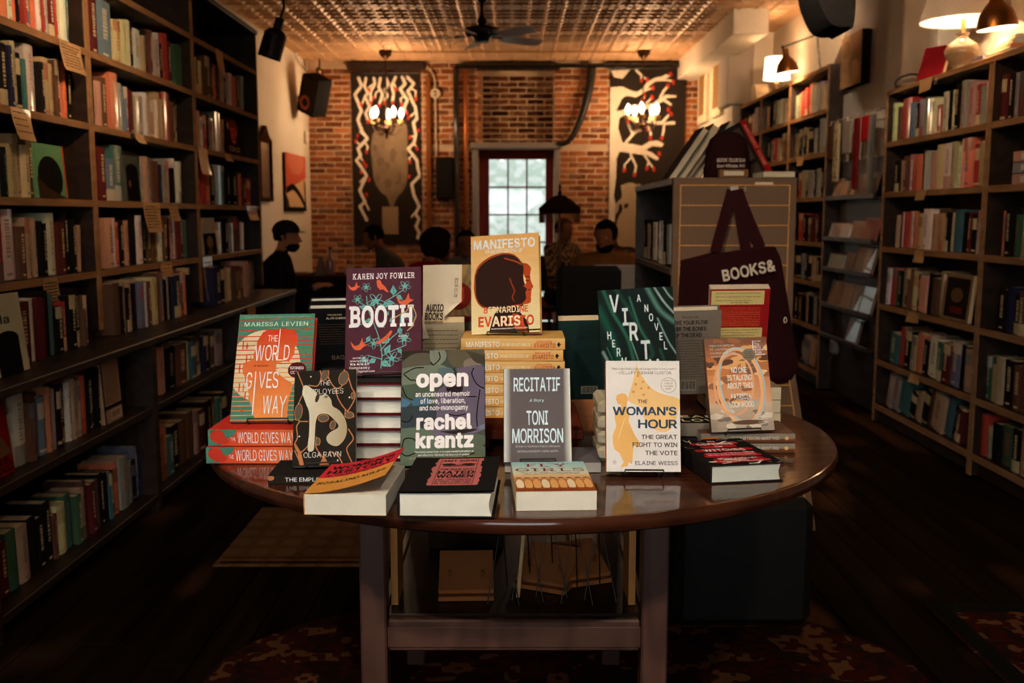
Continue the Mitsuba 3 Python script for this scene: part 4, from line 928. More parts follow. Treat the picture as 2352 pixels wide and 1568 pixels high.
def ring(cx, cy, rx, ry, wd, c_, ang=0):
    o = affinity.rotate(affinity.scale(Point(0, 0).buffer(1, quad_segs=20), rx, ry), ang); i_ = affinity.rotate(affinity.scale(Point(0, 0).buffer(1, quad_segs=20), rx - wd, ry - wd), ang); a.geo(affinity.translate(o.difference(i_), cx, cy), dc(*c_))
ring(6.9, 10.4, 5.0, 8.4, .75, (226, 164, 112), -4); ring(7.4, 10.2, 4.9, 8.2, .35, (160, 172, 166), -6); ring(5.6, 10.0, 4.4, 6.8, .5, (214, 150, 104), 6)
a.ell(8.0, 18.2, 3.4, .5, dc(96, 66, 50))
for s_, y, f_ in (('NO ONE', 7.55, 3.3), ('IS TALKING', 9.2, 5.2), ('ABOUT THIS', 10.9, 5.5), ('PATRICIA', 13.2, 4.2), ('LOCKWOOD', 14.9, 5.2)): a.text(s_, 6.9, y, 1.15, dc(224, 208, 186), 'c', fit=f_, bold=False, wt=.03)
for i, s_ in enumerate(('"Hugely entertaining and', 'witty - a story complete about', 'love, relations and the absurd"', 'The Times Booksellers')): a.text(s_, .8 + .1 * i, 1.75 + i * .8, .42, dc(206, 186, 164), fit=(5.4, 5.2, 5.6, 3.4)[i], bold=False, slant=14)
a.rect(10.3, .7, 10.5, 3.6, WHITE); a.rect(10.3, 3.7, 12.9, 3.9, WHITE); a.text('Shortlisted', 10.7, 1.05, .28, WHITE, fit=1.4)
for i, s_ in enumerate(('The', '2021', 'Booker', 'Prize')): a.text(s_, 10.7, 1.75 + i * .6, .5, WHITE, xs=.85)
a.ell(9.3, 3.75, 1.4, 1.3, dc(122, 104, 80)); 
for i in range(4): a.rect(8.4, 3.1 + i * .4, 10.2, 3.22 + i * .4, dc(84, 68, 50))
for i in range(4): a.line([(9.6 + i * .2, 16.6 + i * .55), (12.2, 16.5 + i * .55)], .1, dc(214, 190, 166))
k = thing('book', 'upright sunset-coloured paperback with an oval ring, right side of the table', 'book')
M = book_mat(.420, 2.054, .828, 1.7, 18.2, -2); book3d(k, .134, .2, .016, M, dc(120, 80, 58), a, hard=False)
easel(M, .134, .2, 'black wire easel holding the sunset-coloured paperback')
for i in range(2):
    s = Art(20, 2.0, dc(130, 112, 92)); s.grad(sbox(0, 1.1, 20, 2), dc(120, 66, 36), dc(66, 40, 28), 3); s.text('NO ONE IS TALKING ABOUT THIS', 6.4, 1.3, .62, dc(190, 176, 152), fit=10.2); s.ell(18.2, 1.0, .42, .42, dc(214, 150, 86)); s.ell(2.2, 1.3, 2.2, .6, dc(190, 110, 56))
    t = .0205; k = thing('book', f'brown paperback lying spine out, {"lower" if i == 0 else "upper"} of the two under the sunset-coloured one', 'book', 'two brown paperbacks lying spine out')
    book3d(k, .134, .2, t, spine_mat(.600, 2.068, TZ + .0005 + i * .0213, t, 0), dc(112, 76, 54), None, s, hard=False)
for i in range(4):
    t = .029; k = thing('book', f'paperback, pages turned out, {["bottom", "second lowest", "second highest", "top"][i]} of the stack at the table\'s right', 'book', 'stack with pages turned out')
    m = np.eye(4); m[:3, 0] = (1, 0, 0); m[:3, 1] = (0, 0, 1); m[:3, 2] = (0, -1, 0)
    book3d(k, .13, .2, t, trans(.475 + rng.uniform(-.002, .002), 2.405, .7806 + i * .0295) @ m, dc(150, 120, 90), hard=False, page=dc(206, 178, 136))

# ---- 10 books seen from behind
def dashes(a, x0, x1, y0, y1, n, col, h=.16, seed=1):
    r_ = np.random.RandomState(seed)
    for i in range(n):
        y = y0 + (y1 - y0) * i / max(n - 1, 1); x = x0; e = x1 - (r_.uniform(0, .25) * (x1 - x0) if r_.rand() < .3 else 0)
        while x < e: l = r_.uniform(.2, .7); a.rect(x, y, min(x + l, e), y + h, col); x += l + .14
a = Art(15, 20.5, dc(150, 26, 24)); YL = dc(206, 176, 104)
a.rect(.3, .4, 13.6, 4.2, YL); dashes(a, 1.4, 12.6, 1.0, 3.0, 3, dc(150, 70, 36)); a.text('CHICAGO SUN TIMES', 5.2, 3.8, .3, INK); a.text('A', 1.2, 6.0, 1.3, YL); dashes(a, 2.4, 12.8, 5.0, 9.8, 11, dc(206, 86, 50)); dashes(a, 1.2, 12.8, 6.4, 9.9, 8, dc(206, 86, 50), seed=4)
a.rect(.3, 10.6, 13.6, 16.4, YL); dashes(a, 1.4, 12.6, 11.2, 15.6, 7, dc(150, 70, 36), seed=3)
k = thing('book', 'thick red and yellow paperback standing with its back cover out, rear right of the table', 'book')
book3d(k, .15, .205, .035, book_mat(.512, 2.585, .898, -4, -17, -1.0), dc(150, 26, 24), a, hard=False, spine_col=dc(190, 170, 140), page=dc(214, 184, 146))
a = Art(14.5, 23, dc(120, 102, 84)); a.text('PRAISE FOR', 7, 1.9, .45, INK, 'c')
for i, s_ in enumerate(('DRIVE YOUR PLOW', 'OVER THE BONES', 'OF THE DEAD')): a.text(s_, 6.6, 3.6 + i * 1.7, 1.0, INK, 'c', fit=(9.4, 8.8, 6.6)[i], wt=.02)
dashes(a, 1, 12.5, 8, 18, 15, dc(64, 52, 42)); a.rect(5, 19, 9, 22, dc(150, 132, 110))
for i in range(12): a.rect(5.3 + i * .3, 19.3, 5.3 + i * .3 + (.18 if i % 3 else .09), 21.6, INK)
k = thing('book', 'grey-brown book standing with its back cover out, between the green novel and the red paperback', 'book')
book3d(k, .145, .23, .032, book_mat(.372, 2.475, .832, -2, -19, -2), dc(110, 92, 76), a, page=dc(216, 188, 150))
a = Art(15, 22, dc(30, 46, 40)); a.text('PRAISE FOR', 6.6, 3.6, .45, INK); a.text('SALLY ROONEY', 4.6, 5.2, 1.0, INK, fit=8.0, slant=8); dashes(a, 1.5, 12, 8, 17, 16, dc(18, 28, 24)); a.rect(5.6, 18.2, 9.8, 20.4, dc(150, 136, 112)); 
for i in range(12): a.rect(5.9 + i * .3, 18.4, 5.9 + i * .3 + (.18 if i % 3 else .09), 20.1, INK)
k = thing('book', 'dark green book standing with its back cover out, right of the golden stack', 'book')
book3d(k, .15, .22, .03, book_mat(.118, 2.480, .818, 0, -19, -1.5), dc(30, 46, 40), a, hard=False, page=dc(216, 180, 130))
a = Art(15, 24, dc(22, 20, 19)); a.text('PRAISE FOR', 4.4, 1.8, .4, dc(190, 150, 90)); a.text('ALAN CUMMING and', 4.0, 2.7, .5, dc(206, 186, 150)); dashes(a, 2, 9, 4, 9, 9, dc(90, 66, 44), .12); a.text('BAGGAGE', 4.6, 13.2, 1.1, dc(130, 104, 76), bold=False); dashes(a, 2, 9, 15, 20, 7, dc(52, 42, 34), .1)
k = thing('book', 'black book standing with its back cover out behind the red and green novel', 'book')
book3d(k, .15, .24, .03, book_mat(-.475, 2.385, .836, 3, -18, -1), dc(24, 22, 20), a, page=dc(212, 198, 172))
k = thing('book', 'black-backed book standing directly behind the black one, its white page tops showing', 'book')
book3d(k, .15, .245, .026, book_mat(-.478, 2.422, .846, 3, -18, -1), dc(24, 22, 20), None, page=dc(206, 194, 170))
a = Art(14, 16.5, dc(176, 150, 112)); dashes(a, 1, 12.5, 2, 10, 8, dc(100, 84, 62), .22)
k = thing('book', 'tan book standing with its back cover out beside the purple novel', 'book')
book3d(k, .14, .165, .034, book_mat(-.255, 2.395, .872, 2, -18, 0), dc(176, 150, 112), a, hard=False, page=dc(222, 186, 134))
# piles that carry the rear books
def pile(n, X, Y, w, h, t, cols, label, grp, yaw=0, face='spine'):
    z = TZ + .0004
    for i in range(n):
        k = thing('book', label.format(['bottom', 'second', 'third', 'fourth', 'fifth'][i]), 'book', grp)
        c_ = dc(*cols[i % len(cols)])
        m = spine_mat(X, Y, z, t, yaw + rng.uniform(-2, 2)) if face == 'spine' else trans(X, Y, z) @ rot(RZ, yaw) @ np.array([[0, 0, -1, 0], [-1, 0, 0, 0], [0, 1, 0, 0], [0, 0, 0, 1.0]])
        book3d(k, w, h, t, m, c_, hard=face != 'page', page=dc(206, 180, 140)); z += t + .0006
pile(3, .65, 2.52, .15, .15, .037, [(30, 28, 26), (96, 78, 62), (40, 36, 32)], 'dark book lying flat, {0} of the pile behind the cream paperback', 'pile behind the cream paperback')
pile(2, -.30, 2.33, .15, .23, .026, [(24, 22, 20), (60, 50, 42)], 'dark book lying flat, {0} of the pile under the black standing books', 'pile under the black standing books')
pile(1, -.075, 2.36, .15, .2, .088, [(84, 60, 42)], 'thick brown book lying flat under the tan standing one', None)
pile(1, .36, 2.44, .12, .15, .046, [(34, 32, 30)], 'thick dark book lying flat under the dark green standing one', None)
for i in range(4):
    t = .031; k = thing('book', f'book with rounded pale page ends, {["bottom", "second lowest", "second highest", "top"][i]} of the stack left of the cream paperback', 'book', 'stack left of the cream paperback')
    m = np.eye(4); m[:3, 0] = (-1, 0, 0); m[:3, 1] = (0, 0, 1); m[:3, 2] = (0, 1, 0)
    g = G().box(.175, .30, 1.99, 2.13, TZ + .0006 + i * .0318, TZ + .0006 + i * .0318 + t, dc(180, 158, 124), ch=.008); ent(k + '__pages', g, 'm_matte')
    part(k, 'cover', G().box(.192, .301, 1.989, 2.131, TZ + .0003 + i * .0318, TZ + .0016 + i * .0318, dc(60, 50, 40)).box(.192, .301, 1.989, 2.131, TZ - .0006 + i * .0318 + t, TZ + .0006 + i * .0318 + t, dc(60, 50, 40)), 'm_print')
a = Art(14, 9, dc(30, 26, 22)); a.text('DEAD', 1.0, 3.4, 2.3, dc(206, 176, 130), fit=11); a.text('PLOW', 1.2, 7.6, 2.6, dc(206, 176, 130), fit=11)
k = thing('book', 'black and cream lettered book lying flat between the cream and sunset paperbacks', 'book')
book3d(k, .14, .09, .030, flat_mat(.335, 2.11, .8065, .030, 0), dc(30, 26, 22), a, hard=False, page=dc(120, 104, 84))
pile(1, .475, 2.10, .14, .14, .024, [(38, 34, 30)], 'dark book lying under the black and cream lettered one', None)

# ---- 11 books lying flat along the front edge
q = Grid((0, 0), (14, 0), (0, 20), 14, 20)
a = Art(13.9, 20, dc(206, 132, 56)); a.rect(0, 0, 13.9, 10.2, dc(196, 44, 48))
a.text('THE', 6.9, 1.7, 1.0, INK, 'c', fit=2.6); a.text("WOMEN'S", 6.9, 4.4, 2.1, INK, 'c', fit=11.6, wt=.03); a.text('HISTORY', 6.9, 7.6, 2.3, INK, 'c', fit=12.0, wt=.03); a.text('OF THE MODERN WORLD', 6.9, 9.4, .9, INK, 'c', fit=11.6, wt=.02); a.text('ROSALIND MILES', 6.9, 14.6, 1.5, INK, 'c', fit=12.0, wt=.02)
k = thing('book', 'red and orange paperback lying flat at the front left, its cover curling open', 'book')
book3d(k, .139, .2, .036, flat_mat(-.350, 1.628, TZ + .0005, .036, -3), dc(206, 132, 56), a, hard=False, page=dc(214, 196, 168), warp=lambda x: -.034 * np.clip(x / .139, 0, 1) ** 1.7)
a = Art(16, 23.5, dc(30, 25, 22)); PK = dc(176, 92, 82)
rs = np.random.RandomState(4); zig = [(4.2 + rs.uniform(-.3, .4), .9 + i * .9 + rs.uniform(-.2, .2)) for i in range(22)] + [(13.0 + rs.uniform(-.4, .3), 19.8 - i * .9 + rs.uniform(-.2, .2)) for i in range(22)]
a.poly(zig, PK); a.line([(5.2, 1.2), (5.2, 19.6)], .12, dc(90, 40, 36)); a.line([(12.0, 1.2), (12.0, 19.6)], .12, dc(90, 40, 36))
a.text('AMY SOHN', 8.6, 3.3, 1.3, INK, 'c', fit=6.2, wt=.02); a.ell(6.8, 5.4, 1.3, .75, INK); a.ell(10.4, 5.4, 1.3, .75, INK); a.rect(5.8, 6.2, 11.5, 6.9, dc(80, 40, 36)); a.ell(8.6, 6.0, .9, .5, dc(120, 60, 54))
a.text('THE MAN WHO', 8.6, 9.4, 1.0, INK, 'c', fit=6.2, wt=.02); a.text('HATED', 8.6, 12.1, 2.0, INK, 'c', fit=6.4, wt=.03); a.text('WOMEN', 8.6, 14.7, 2.0, INK, 'c', fit=6.4, wt=.03)
for i, s_ in enumerate(('SEX, CENSORSHIP,', '& CIVIL LIBERTIES', 'IN THE GILDED AGE')): a.text(s_, 8.6, 16.4 + i * 1.2, .8, INK, 'c', fit=6.3, wt=.01)
k = thing('book', 'thick black hardback with a torn pink label, lying flat at the front centre', 'book')
book3d(k, .160, .235, .044, flat_mat(-.190, 1.612, TZ + .0005, .044, -2), dc(30, 25, 22), a, page=dc(220, 204, 178), warp=lambda x: -.004 * np.clip(x / .16, 0, 1) ** 2)
a = Art(13.8, 20.3, dc(176, 190, 172)); a.L = []
a.grad(sbox(0, 0, 13.8, 9), dc(140, 176, 168), dc(206, 190, 154), 8); a.grad(sbox(0, 9, 13.8, 12), dc(214, 178, 126), dc(206, 140, 80), 4); a.grad(sbox(0, 12, 13.8, 20.3), dc(190, 112, 56), dc(130, 54, 24), 6)
for i in range(9):
    x = .9 + i * 1.5; a.poly(spline([(x - .55, 18), (x - .65, 14.5), (x - .3, 13), (x, 12.7), (x + .3, 13), (x + .65, 14.5), (x + .55, 18), (x - .55, 18)], 3), dc(216, 152, 86) if i % 3 else dc(226, 196, 150)); a.ell(x, 12.0, .42, .6, dc(206, 140, 90)); a.ell(x, 11.6, .5, .3, dc(80, 40, 24))
DRD = dc(112, 30, 28)
a.text('A NEW YORK TIMES BESTSELLER', 6.9, 1.0, .4, dc(90, 80, 66), 'c', fit=6.4); a.text('FLY', 6.6, 3.6, 2.0, DRD, 'c', fit=8.2, bold=False, serif=.14); a.text('GIRLS', 6.9, 7.0, 2.2, DRD, 'c', fit=12.6, bold=False, serif=.14); a.text('HOW FIVE DARING WOMEN DEFIED ALL', 6.9, 8.3, .5, DRD, 'c', fit=10.8); a.text('ODDS AND MADE AVIATION HISTORY', 6.9, 9.2, .5, DRD, 'c', fit=10.2); a.text("KEITH O'BRIEN", 6.9, 19.6, .9, DRD, 'c', fit=7.5)
k = thing('book', 'paperback picturing a row of women under a pale sky, lying flat at the front', 'book')
book3d(k, .138, .203, .034, flat_mat(.007, 1.648, TZ + .0005, .034, 2.5), dc(190, 160, 120), a, hard=False, page=dc(214, 196, 168))
a = Art(14.5, 21, dc(30, 24, 20)); WR = dc(160, 30, 30)
for i, (y, w_) in enumerate(((4.4, 8.5), (7.0, 6), (9.8, 10.5), (13, 9), (14.6, 10), (17.4, 8.6), (18.8, 10))): a.line(spline([(7.2 - w_ / 2, y - .3), (5, y), (7, y - .6), (9, y - .2), (7.2 + w_ / 2, y - .6)]), 1.9, WR)
rs = np.random.RandomState(3)
for i in range(26):
    x, y = rs.uniform(0, 14.5), rs.choice([rs.uniform(0, 4), rs.uniform(17, 21), rs.uniform(0, 21)]); a.line(spline([(x, y), (x + rs.uniform(-1, 1), y + rs.uniform(-1, 1)), (x + rs.uniform(-2.5, 2.5), y + rs.uniform(-1.5, 1.5))]), rs.uniform(.12, .7), dc(*[(196, 172, 140), (120, 96, 76), (20, 16, 14), (206, 188, 160)][rs.randint(4)]))
for s_, y, h, f_ in (('IN', 2.6, 1.0, 1.6), ('DEFENSE', 5.2, 1.5, 7.6), ('OF', 7.3, 1.0, 1.8), ('WITCHES', 10.4, 1.8, 8.6), ('THE LEGACY OF THE WITCH HUNTS', 12.6, .6, 9.6), ('AND WHY WOMEN ARE STILL ON TRIAL', 13.9, .6, 9.8), ('MONA CHOLLET', 17.0, 1.1, 8.0), ('Foreword by Carmen Maria Machado', 18.8, .7, 8.8)): a.text(s_, 7.2, y, h, dc(220, 190, 176), 'c', fit=f_, wt=.01)
k = thing('book', 'black and red marbled hardback lying flat at an angle, front right of the table', 'book')
book3d(k, .145, .205, .036, flat_mat(.372, 1.818, TZ + .0005, .036, 10), dc(34, 26, 22), a, page=dc(190, 180, 156))

# ================================================================ THINGS ON AND AT THE BOOKCASES
NOTE, TAG = lin((176, 138, 96)), lin((96, 74, 52))
def scribble(a, x0, x1, y0, y1, n, col, seed):
    r_ = np.random.RandomState(seed)
    for i in range(n):
        y = y0 + (y1 - y0) * (i + .5) / n; x = x0
        e = x1 - r_.uniform(0, .3) * (x1 - x0)
        while x < e: l = r_.uniform(.25, .9); a.rect(x, y, min(x + l, e), y + .09, col); x += l + .22
def shelf_note(side, X, ya, yb, z0, z1, label, glossy=False, seed=0, lines=8, curl=.02, bare=False):
    """handwritten card hung from a shelf edge; ya, yb left and right ends as seen from the aisle"""
    k = thing('shelf_note', label, 'note', 'handwritten notes on the shelf edges')
    w, h = abs(yb - ya), z1 - z0
    do = 1 if side == 'l' else -1; du = np.sign(yb - ya)
    def pos(s, t, off):   # s 0..1 across, t 0..1 downwards
        o = .004 + curl * t * t + .006 * t * math.sin(s * 3 + seed) + off
        return (X + do * o, ya + du * w * s + .006 * t * math.sin(seed * 2.1), z1 - h * t)
    n = 9
    fr = [[pos(i / 4, j / (n - 1), .0) for i in range(5)] for j in range(n)]; bk = [[pos(i / 4, j / (n - 1), -.0008) for i in range(5)] for j in range(n)]
    g = G().sheet(fr, NOTE * rng.uniform(.75, 1.15)).sheet(bk, NOTE * .6)
    part(k, 'card', g, 'm_gloss' if glossy else 'm_matte', smooth=True)
    if not bare:
        g = G(); r_ = np.random.RandomState(seed + 50)
        for i in range(lines):
            t = .12 + .8 * i / lines; s = .08
            while s < .9 - r_.uniform(0, .15):
                e = min(s + r_.uniform(.05, .16), .93); d = .028
                g.add([pos(s, t, .0006), pos(e, t, .0006), pos(e, t + d, .0006), pos(s, t + d, .0006)], [[0, 1, 2], [0, 2, 3]], lin((52, 38, 28))); s = e + .04
        part(k, 'handwriting', g, 'm_matte')
LX = -1.748
for i, (ya, yb, z0, z1, lab, gl, n_) in enumerate((
    (3.95, 4.14, 1.84, 1.955, 'large tilted handwritten note at the top left, under the topmost row of books', False, 8),
    (3.535, 3.68, 1.545, 1.657, 'note in a shiny sleeve at the left edge, below the second row of books', True, 4),
    (4.75, 4.98, 1.20, 1.343, 'long closely written note below the third shelf of the middle left bookcase', False, 8),
    (5.10, 5.24, 1.252, 1.343, 'small note to the right of the long closely written one', False, 4),
    (3.70, 3.82, .90, 1.047, 'tall handwritten note below the fourth shelf of the nearest left bookcase', False, 10),
    (4.95, 5.11, .945, 1.047, 'note below the fourth shelf of the middle left bookcase, beside a white spine', False, 5),
    (5.63, 5.79, 1.51, 1.657, 'glossy folded note at the left end of the far bookcase, second shelf', True, 0),
    (6.60, 6.86, 1.25, 1.343, 'crumpled note at the right end of the far left bookcase', True, 2),
    (6.02, 6.18, 2.12, 2.257, 'plain orange-lit note hanging high in the far left bookcase', False, 0),
    (4.68, 4.80, 1.615, 1.657, 'small clipped note below the red book of the middle left bookcase', True, 0),
    (5.63, 5.80, .80, 1.047, 'long patterned strip hanging at the left end of the far bookcase', True, 5),
    (6.14, 6.26, 1.61, 1.657, 'tiny tag below the black face-out book of the far left bookcase', False, 0))):
    shelf_note('l', LX, ya, yb, z0, z1, lab, gl, i, max(n_, 1), bare=n_ == 0)
shelf_note('l', -1.512, 5.65, 5.83, .58, .755, 'note hanging from the ledge under the far left bookcase', False, 21, 4)
for i, (ya, yb, z0, z1, lab) in enumerate((
    (5.69, 5.51, 1.955, 2.028, 'grey tag clipped to the top of the right bookcase'), (5.66, 5.52, 1.365, 1.418, 'tag on the second shelf edge of the right bookcase'), (5.64, 5.51, 1.02, 1.088, 'tag on the third shelf edge of the right bookcase'),
    (5.69, 5.54, .68, .735, 'tag on the fourth shelf edge of the right bookcase'), (5.62, 5.48, .34, .388, 'tag on the fifth shelf edge of the right bookcase'), (8.05, 7.88, 1.67, 1.738, 'pale tag on a shelf edge of the tall far right bookcase'))):
    shelf_note('r', 2.276, ya, yb, z0, z1, lab, False, 30 + i, 1, bare=True, curl=.008)
def clip(x, y, z, label):
    k = thing('binder_clip', label, 'clip'); part(k, 'body', G().box(x - .008, x + .008, y - .014, y + .014, z - .014, z + .006, (.02, .02, .02), ch=.004), 'm_black'); part(k, 'wire_arm', G().tube([(x, y - .008, z + .005), (x, y, z + .022), (x, y + .008, z + .005)], .0014, (.3, .3, .3), n=6), 'm_metal')
clip(-1.742, 4.66, 1.648, 'black clip holding the small note below the red book'); clip(2.274, 5.47, 1.99, 'black clip beside the grey tag on the right bookcase top')

# books turned face out on the shelves
def face_out(side, X, ya, yb, z, h, col, draw, label, t=.02, tilt=8):
    w = abs(yb - ya); a = Art(w * 100, h * 100, lin(col)); draw(a, w * 100, h * 100)
    k = thing('book', label, 'book', 'books turned face out')
    m = np.eye(4)
    if side == 'l': m[:3, 0] = (0, 1, 0); m[:3, 1] = (-1, 0, 0)
    else: m[:3, 0] = (0, -1, 0); m[:3, 1] = (1, 0, 0)
    book3d(k, w, h, t, trans(X, ya, z + .001) @ m @ rot(RX, -tilt), lin(col), a, hard=False, page=PAGE)
def d_circe(a, w, h):
    o = lin((176, 70, 36)); a.poly(spline([(w * .25, h * .12), (w * .5, h * .05), (w * .8, h * .12), (w * .86, h * .32), (w * .7, h * .5), (w * .66, h * .64), (w * .5, h * .7), (w * .36, h * .62), (w * .34, h * .42), (w * .2, h * .28), (w * .25, h * .12)], 4), o)
    for x, y in ((.46, .36), (.66, .36)): a.ell(w * x, h * y, w * .06, h * .02, lin((30, 14, 10)))
    a.line([(w * .56, h * .36), (w * .54, h * .48), (w * .6, h * .49)], w * .03, lin((60, 24, 14))); a.line([(w * .46, h * .56), (w * .62, h * .56)], w * .04, lin((60, 20, 14)))
    for i in range(4): a.line([(w * .25, h * (.14 + .05 * i)), (w * .5, h * (.08 + .05 * i)), (w * .82, h * (.14 + .05 * i))], w * .03, lin((90, 34, 18)), True)
    a.text('CIRCE', w * .5, h * .9, h * .12, lin((190, 150, 110)), 'c', fit=w * .8, bold=False)
face_out('l', -1.772, 6.33, 6.63, 1.662, .235, (40, 18, 12), d_circe, 'black novel with a fiery face turned face out in the far left bookcase', tilt=5)
def d_head(a, w, h):
    a.ell(w * .45, h * .62, w * .42, h * .40, lin((24, 22, 20))); a.poly([(0, h), (0, h * .6), (w * .3, h * .8), (w * .9, h * .98), (w, h)], lin((58, 40, 28))); a.rect(w * .94, 0, w, h, lin((176, 62, 34)))
face_out('l', -1.772, 3.775, 4.02, 1.346, .205, (96, 140, 96), d_head, 'pale green book with a black head shape turned face out, third shelf at the left', tilt=4)
def d_arch(a, w, h): a.rect(w * .1, h * .3, w * .92, h, lin((16, 14, 14))); a.ell(w * .5, h * .34, w * .42, h * .16, lin((16, 14, 14))); a.ell(w * .3, h * .62, w * .1, h * .08, lin((90, 50, 36)))
face_out('l', -1.768, 4.62, 4.80, 1.346, .21, (60, 62, 54), d_arch, 'dark book with an arched black panel turned face out, middle left bookcase', tilt=3)
def d_port(a, w, h): a.rect(0, h * .42, w, h, lin((22, 18, 17))); a.ell(w * .5, h * .66, w * .24, h * .17, lin((110, 84, 62))); a.poly([(w * .2, h), (w * .35, h * .84), (w * .65, h * .84), (w * .8, h)], lin((70, 54, 42)))
face_out('l', -1.768, 5.75, 6.0, 1.052, .215, (150, 140, 124), d_port, 'white and black book with a portrait turned face out, far left bookcase', tilt=4)
def d_red(a, w, h):
    a.poly([(0, h * .5), (w * .5, h * .35), (w, h * .75), (0, h * .78)], lin((108, 78, 50)))
    a.text('MANUEL', w * .5, h * .86, h * .075, lin((30, 16, 14)), 'c', fit=w * .84, wt=.02); a.text('GONZALEZ', w * .5, h * .96, h * .075, lin((30, 16, 14)), 'c', fit=w * .9, wt=.02)
face_out('l', -1.585, 2.93, 3.10, .472, .25, (124, 22, 22), d_red, 'dark red book turned face out at the left edge, upper shelf of the low cabinet', tilt=6)
def d_bar(a, w, h):
    for i in range(26): a.rect(w * .12, h * (.06 + .025 * i), w * (.82 - .1 * (i % 5 == 4)), h * (.068 + .025 * i), lin((60, 48, 38)))
    a.rect(w * .3, h * .8, w * .86, h * .96, lin((176, 150, 124)))
    for i in range(14): a.rect(w * (.36 + .03 * i), h * .83, w * (.36 + .03 * i + (.018 if i % 3 else .009)), h * .93, lin((24, 20, 18)))
    a.rect(0, 0, w * .07, h, lin((26, 24, 23))); a.rect(w * .9, 0, w, h, lin((26, 24, 23))); a.rect(0, h * .72, w, h * .78, lin((26, 24, 23)))
face_out('l', -1.575, 3.79, 3.98, .472, .245, (150, 118, 90), d_bar, 'tan back cover with a barcode turned out in the low left cabinet', tilt=3)
def d_cream(a, w, h): a.rect(w * .1, h * .55, w * .8, h, lin((20, 18, 17))); a.ell(w * .45, h * .56, w * .35, h * .1, lin((20, 18, 17))); a.text('Ma', w * .1, h * .36, h * .1, lin((40, 36, 30)), fit=w * .5)
face_out('l', -1.62, 3.10, 3.31, .769, .26, (176, 166, 130), d_cream, 'cream book with a black window shape on the ledge at the left edge', tilt=6)
def d_cat(a, w, h):
    a.rect(w * .1, h * .08, w * .92, h * .94, lin((34, 28, 24))); a.ell(w * .5, h * .45, w * .22, h * .16, lin((92, 70, 48))); a.rect(w * .3, h * .7, w * .75, h * .84, lin((90, 30, 24)))
face_out('r', 2.29, 5.30, 4.98, .74, .24, (120, 96, 70), d_cat, 'brown illustrated book turned face out, fourth shelf of the right bookcase', tilt=5)

# pale flat stack of boxed sets at the right edge
for i in range(3):
    z = 1.4225 + i * .052; k = thing('boxed_book', f'pinkish pale book lying flat at the right edge, {["bottom", "middle", "top"][i]} of three', 'book', 'flat pale books at the right edge')
    part(k, 'cover', G().box(2.33, 2.52, 4.42, 4.70, z, z + .048, pal('pgp'[i]), ch=.002), 'm_print'); part(k, 'label', G().box(2.3285, 2.33, 4.5, 4.62, z + .01, z + .038, pal('w')), 'm_matte')

# ---------------------------------------------------------------- on top of the right bookcases
RT = 2.031
k = thing('table_lamp', 'lit table lamp with a cream shade and a ribbed glass vase base, top right', 'lamp')
cx, cy = 2.245, 5.2
cx = 2.43
def vase_lamp(k, cx, cy, z, s=1.0):
    pr = [(0, 0), (.055, 0), (.06, .008), (.035, .02), (.05, .04), (.082, .085), (.085, .11), (.07, .145), (.03, .172), (.024, .185), (.033, .196), (.033, .20), (.02, .202), (0, .202)]
    b = G().lathe([(r * s, h * s) for r, h in pr], lin((140, 116, 88)), n=40, M=trans(cx, cy, z))
    v, f, c2 = b.arrays(); ang = np.arctan2(v[:, 1] - cy, v[:, 0] - cx); v[:, :2] = (v[:, :2] - (cx, cy)) * (1 + .025 * np.cos(ang * 20))[:, None] + (cx, cy)
    part(k, 'vase', G().add(v, f, c2), 'm_gloss', smooth=True)
    part(k, 'neck', G().lathe([(.012 * s, .2 * s), (.012 * s, .27 * s), (0, .27 * s)], lin((206, 150, 100)), n=16, M=trans(cx, cy, z)), 'm_metal')
    r0, r1 = .22 * s, .15 * s
    part(k, 'shade', G().lathe([(r0, .26 * s), (r1, .50 * s), (r1 - .003, .50 * s), (r0 - .003, .26 * s), (r0, .26 * s)], lin((214, 190, 150)), n=48, M=trans(cx, cy, z)), 'm_shade', nocol=True, smooth=30)
    part(k, 'shade_lining', G().lathe([(r0 - .005, .262 * s), (r1 - .005, .50 * s)], lin((236, 228, 212)), n=48, M=trans(cx, cy, z)), 'm_matte', smooth=True)
    e = part(k, 'bulb', G().ball((cx, cy, z + .36 * s), .032 * s, sub=2), 'm_black', nocol=True, smooth=True)
    scene[e]['emitter'] = {'type': 'area', 'radiance': rgb(*(np.array(WARM) * 42))}
vase_lamp(k, 2.372, 5.40, RT)
def dome_lamp(label, base, elbow, top, cup, r, power, col, tilt=(0, 0)):
    k = thing('dome_lamp', label, 'lamp')
    part(k, 'arm', G().tube([base, elbow], .006, (.03, .025, .02)).tube([elbow, top], .006, (.03, .025, .02)), 'm_black')
    part(k, 'joint', G().ball(elbow, .014, (.03, .02, .02)).ball(top, .014, (.03, .02, .02)).lathe([(.028, 0), (.03, .02), (.012, .03), (0, .03)], (.03, .03, .03), M=trans(*base)), 'm_black', smooth=True)
    M = trans(*cup) @ rot(RY, tilt[0]) @ rot(RX, tilt[1]); h = r * 2.1
    pr = [(r, 0), (r * .97, h * .16), (r * .84, h * .36), (r * .58, h * .54), (r * .34, h * .66), (r * .28, h * .80), (r * .26, h), (0, h * 1.02)]
    ip = [(q_[0] - .003, q_[1]) for q_ in pr[:-3]]
    part(k, 'shade', G().lathe(pr + [], lin((120, 74, 36)), n=40, M=M), 'm_metal', smooth=True)
    part(k, 'shade_lining', G().lathe(ip, lin((235, 225, 205)), n=40, M=M), 'm_matte', smooth=True)
    e = part(k, 'bulb', G().ball((0, 0, r * .55), r * .38, sub=2).xf(M), 'm_black', nocol=True, smooth=True)
    scene[e]['emitter'] = {'type': 'area', 'radiance': rgb(*(np.array(col) * power))}
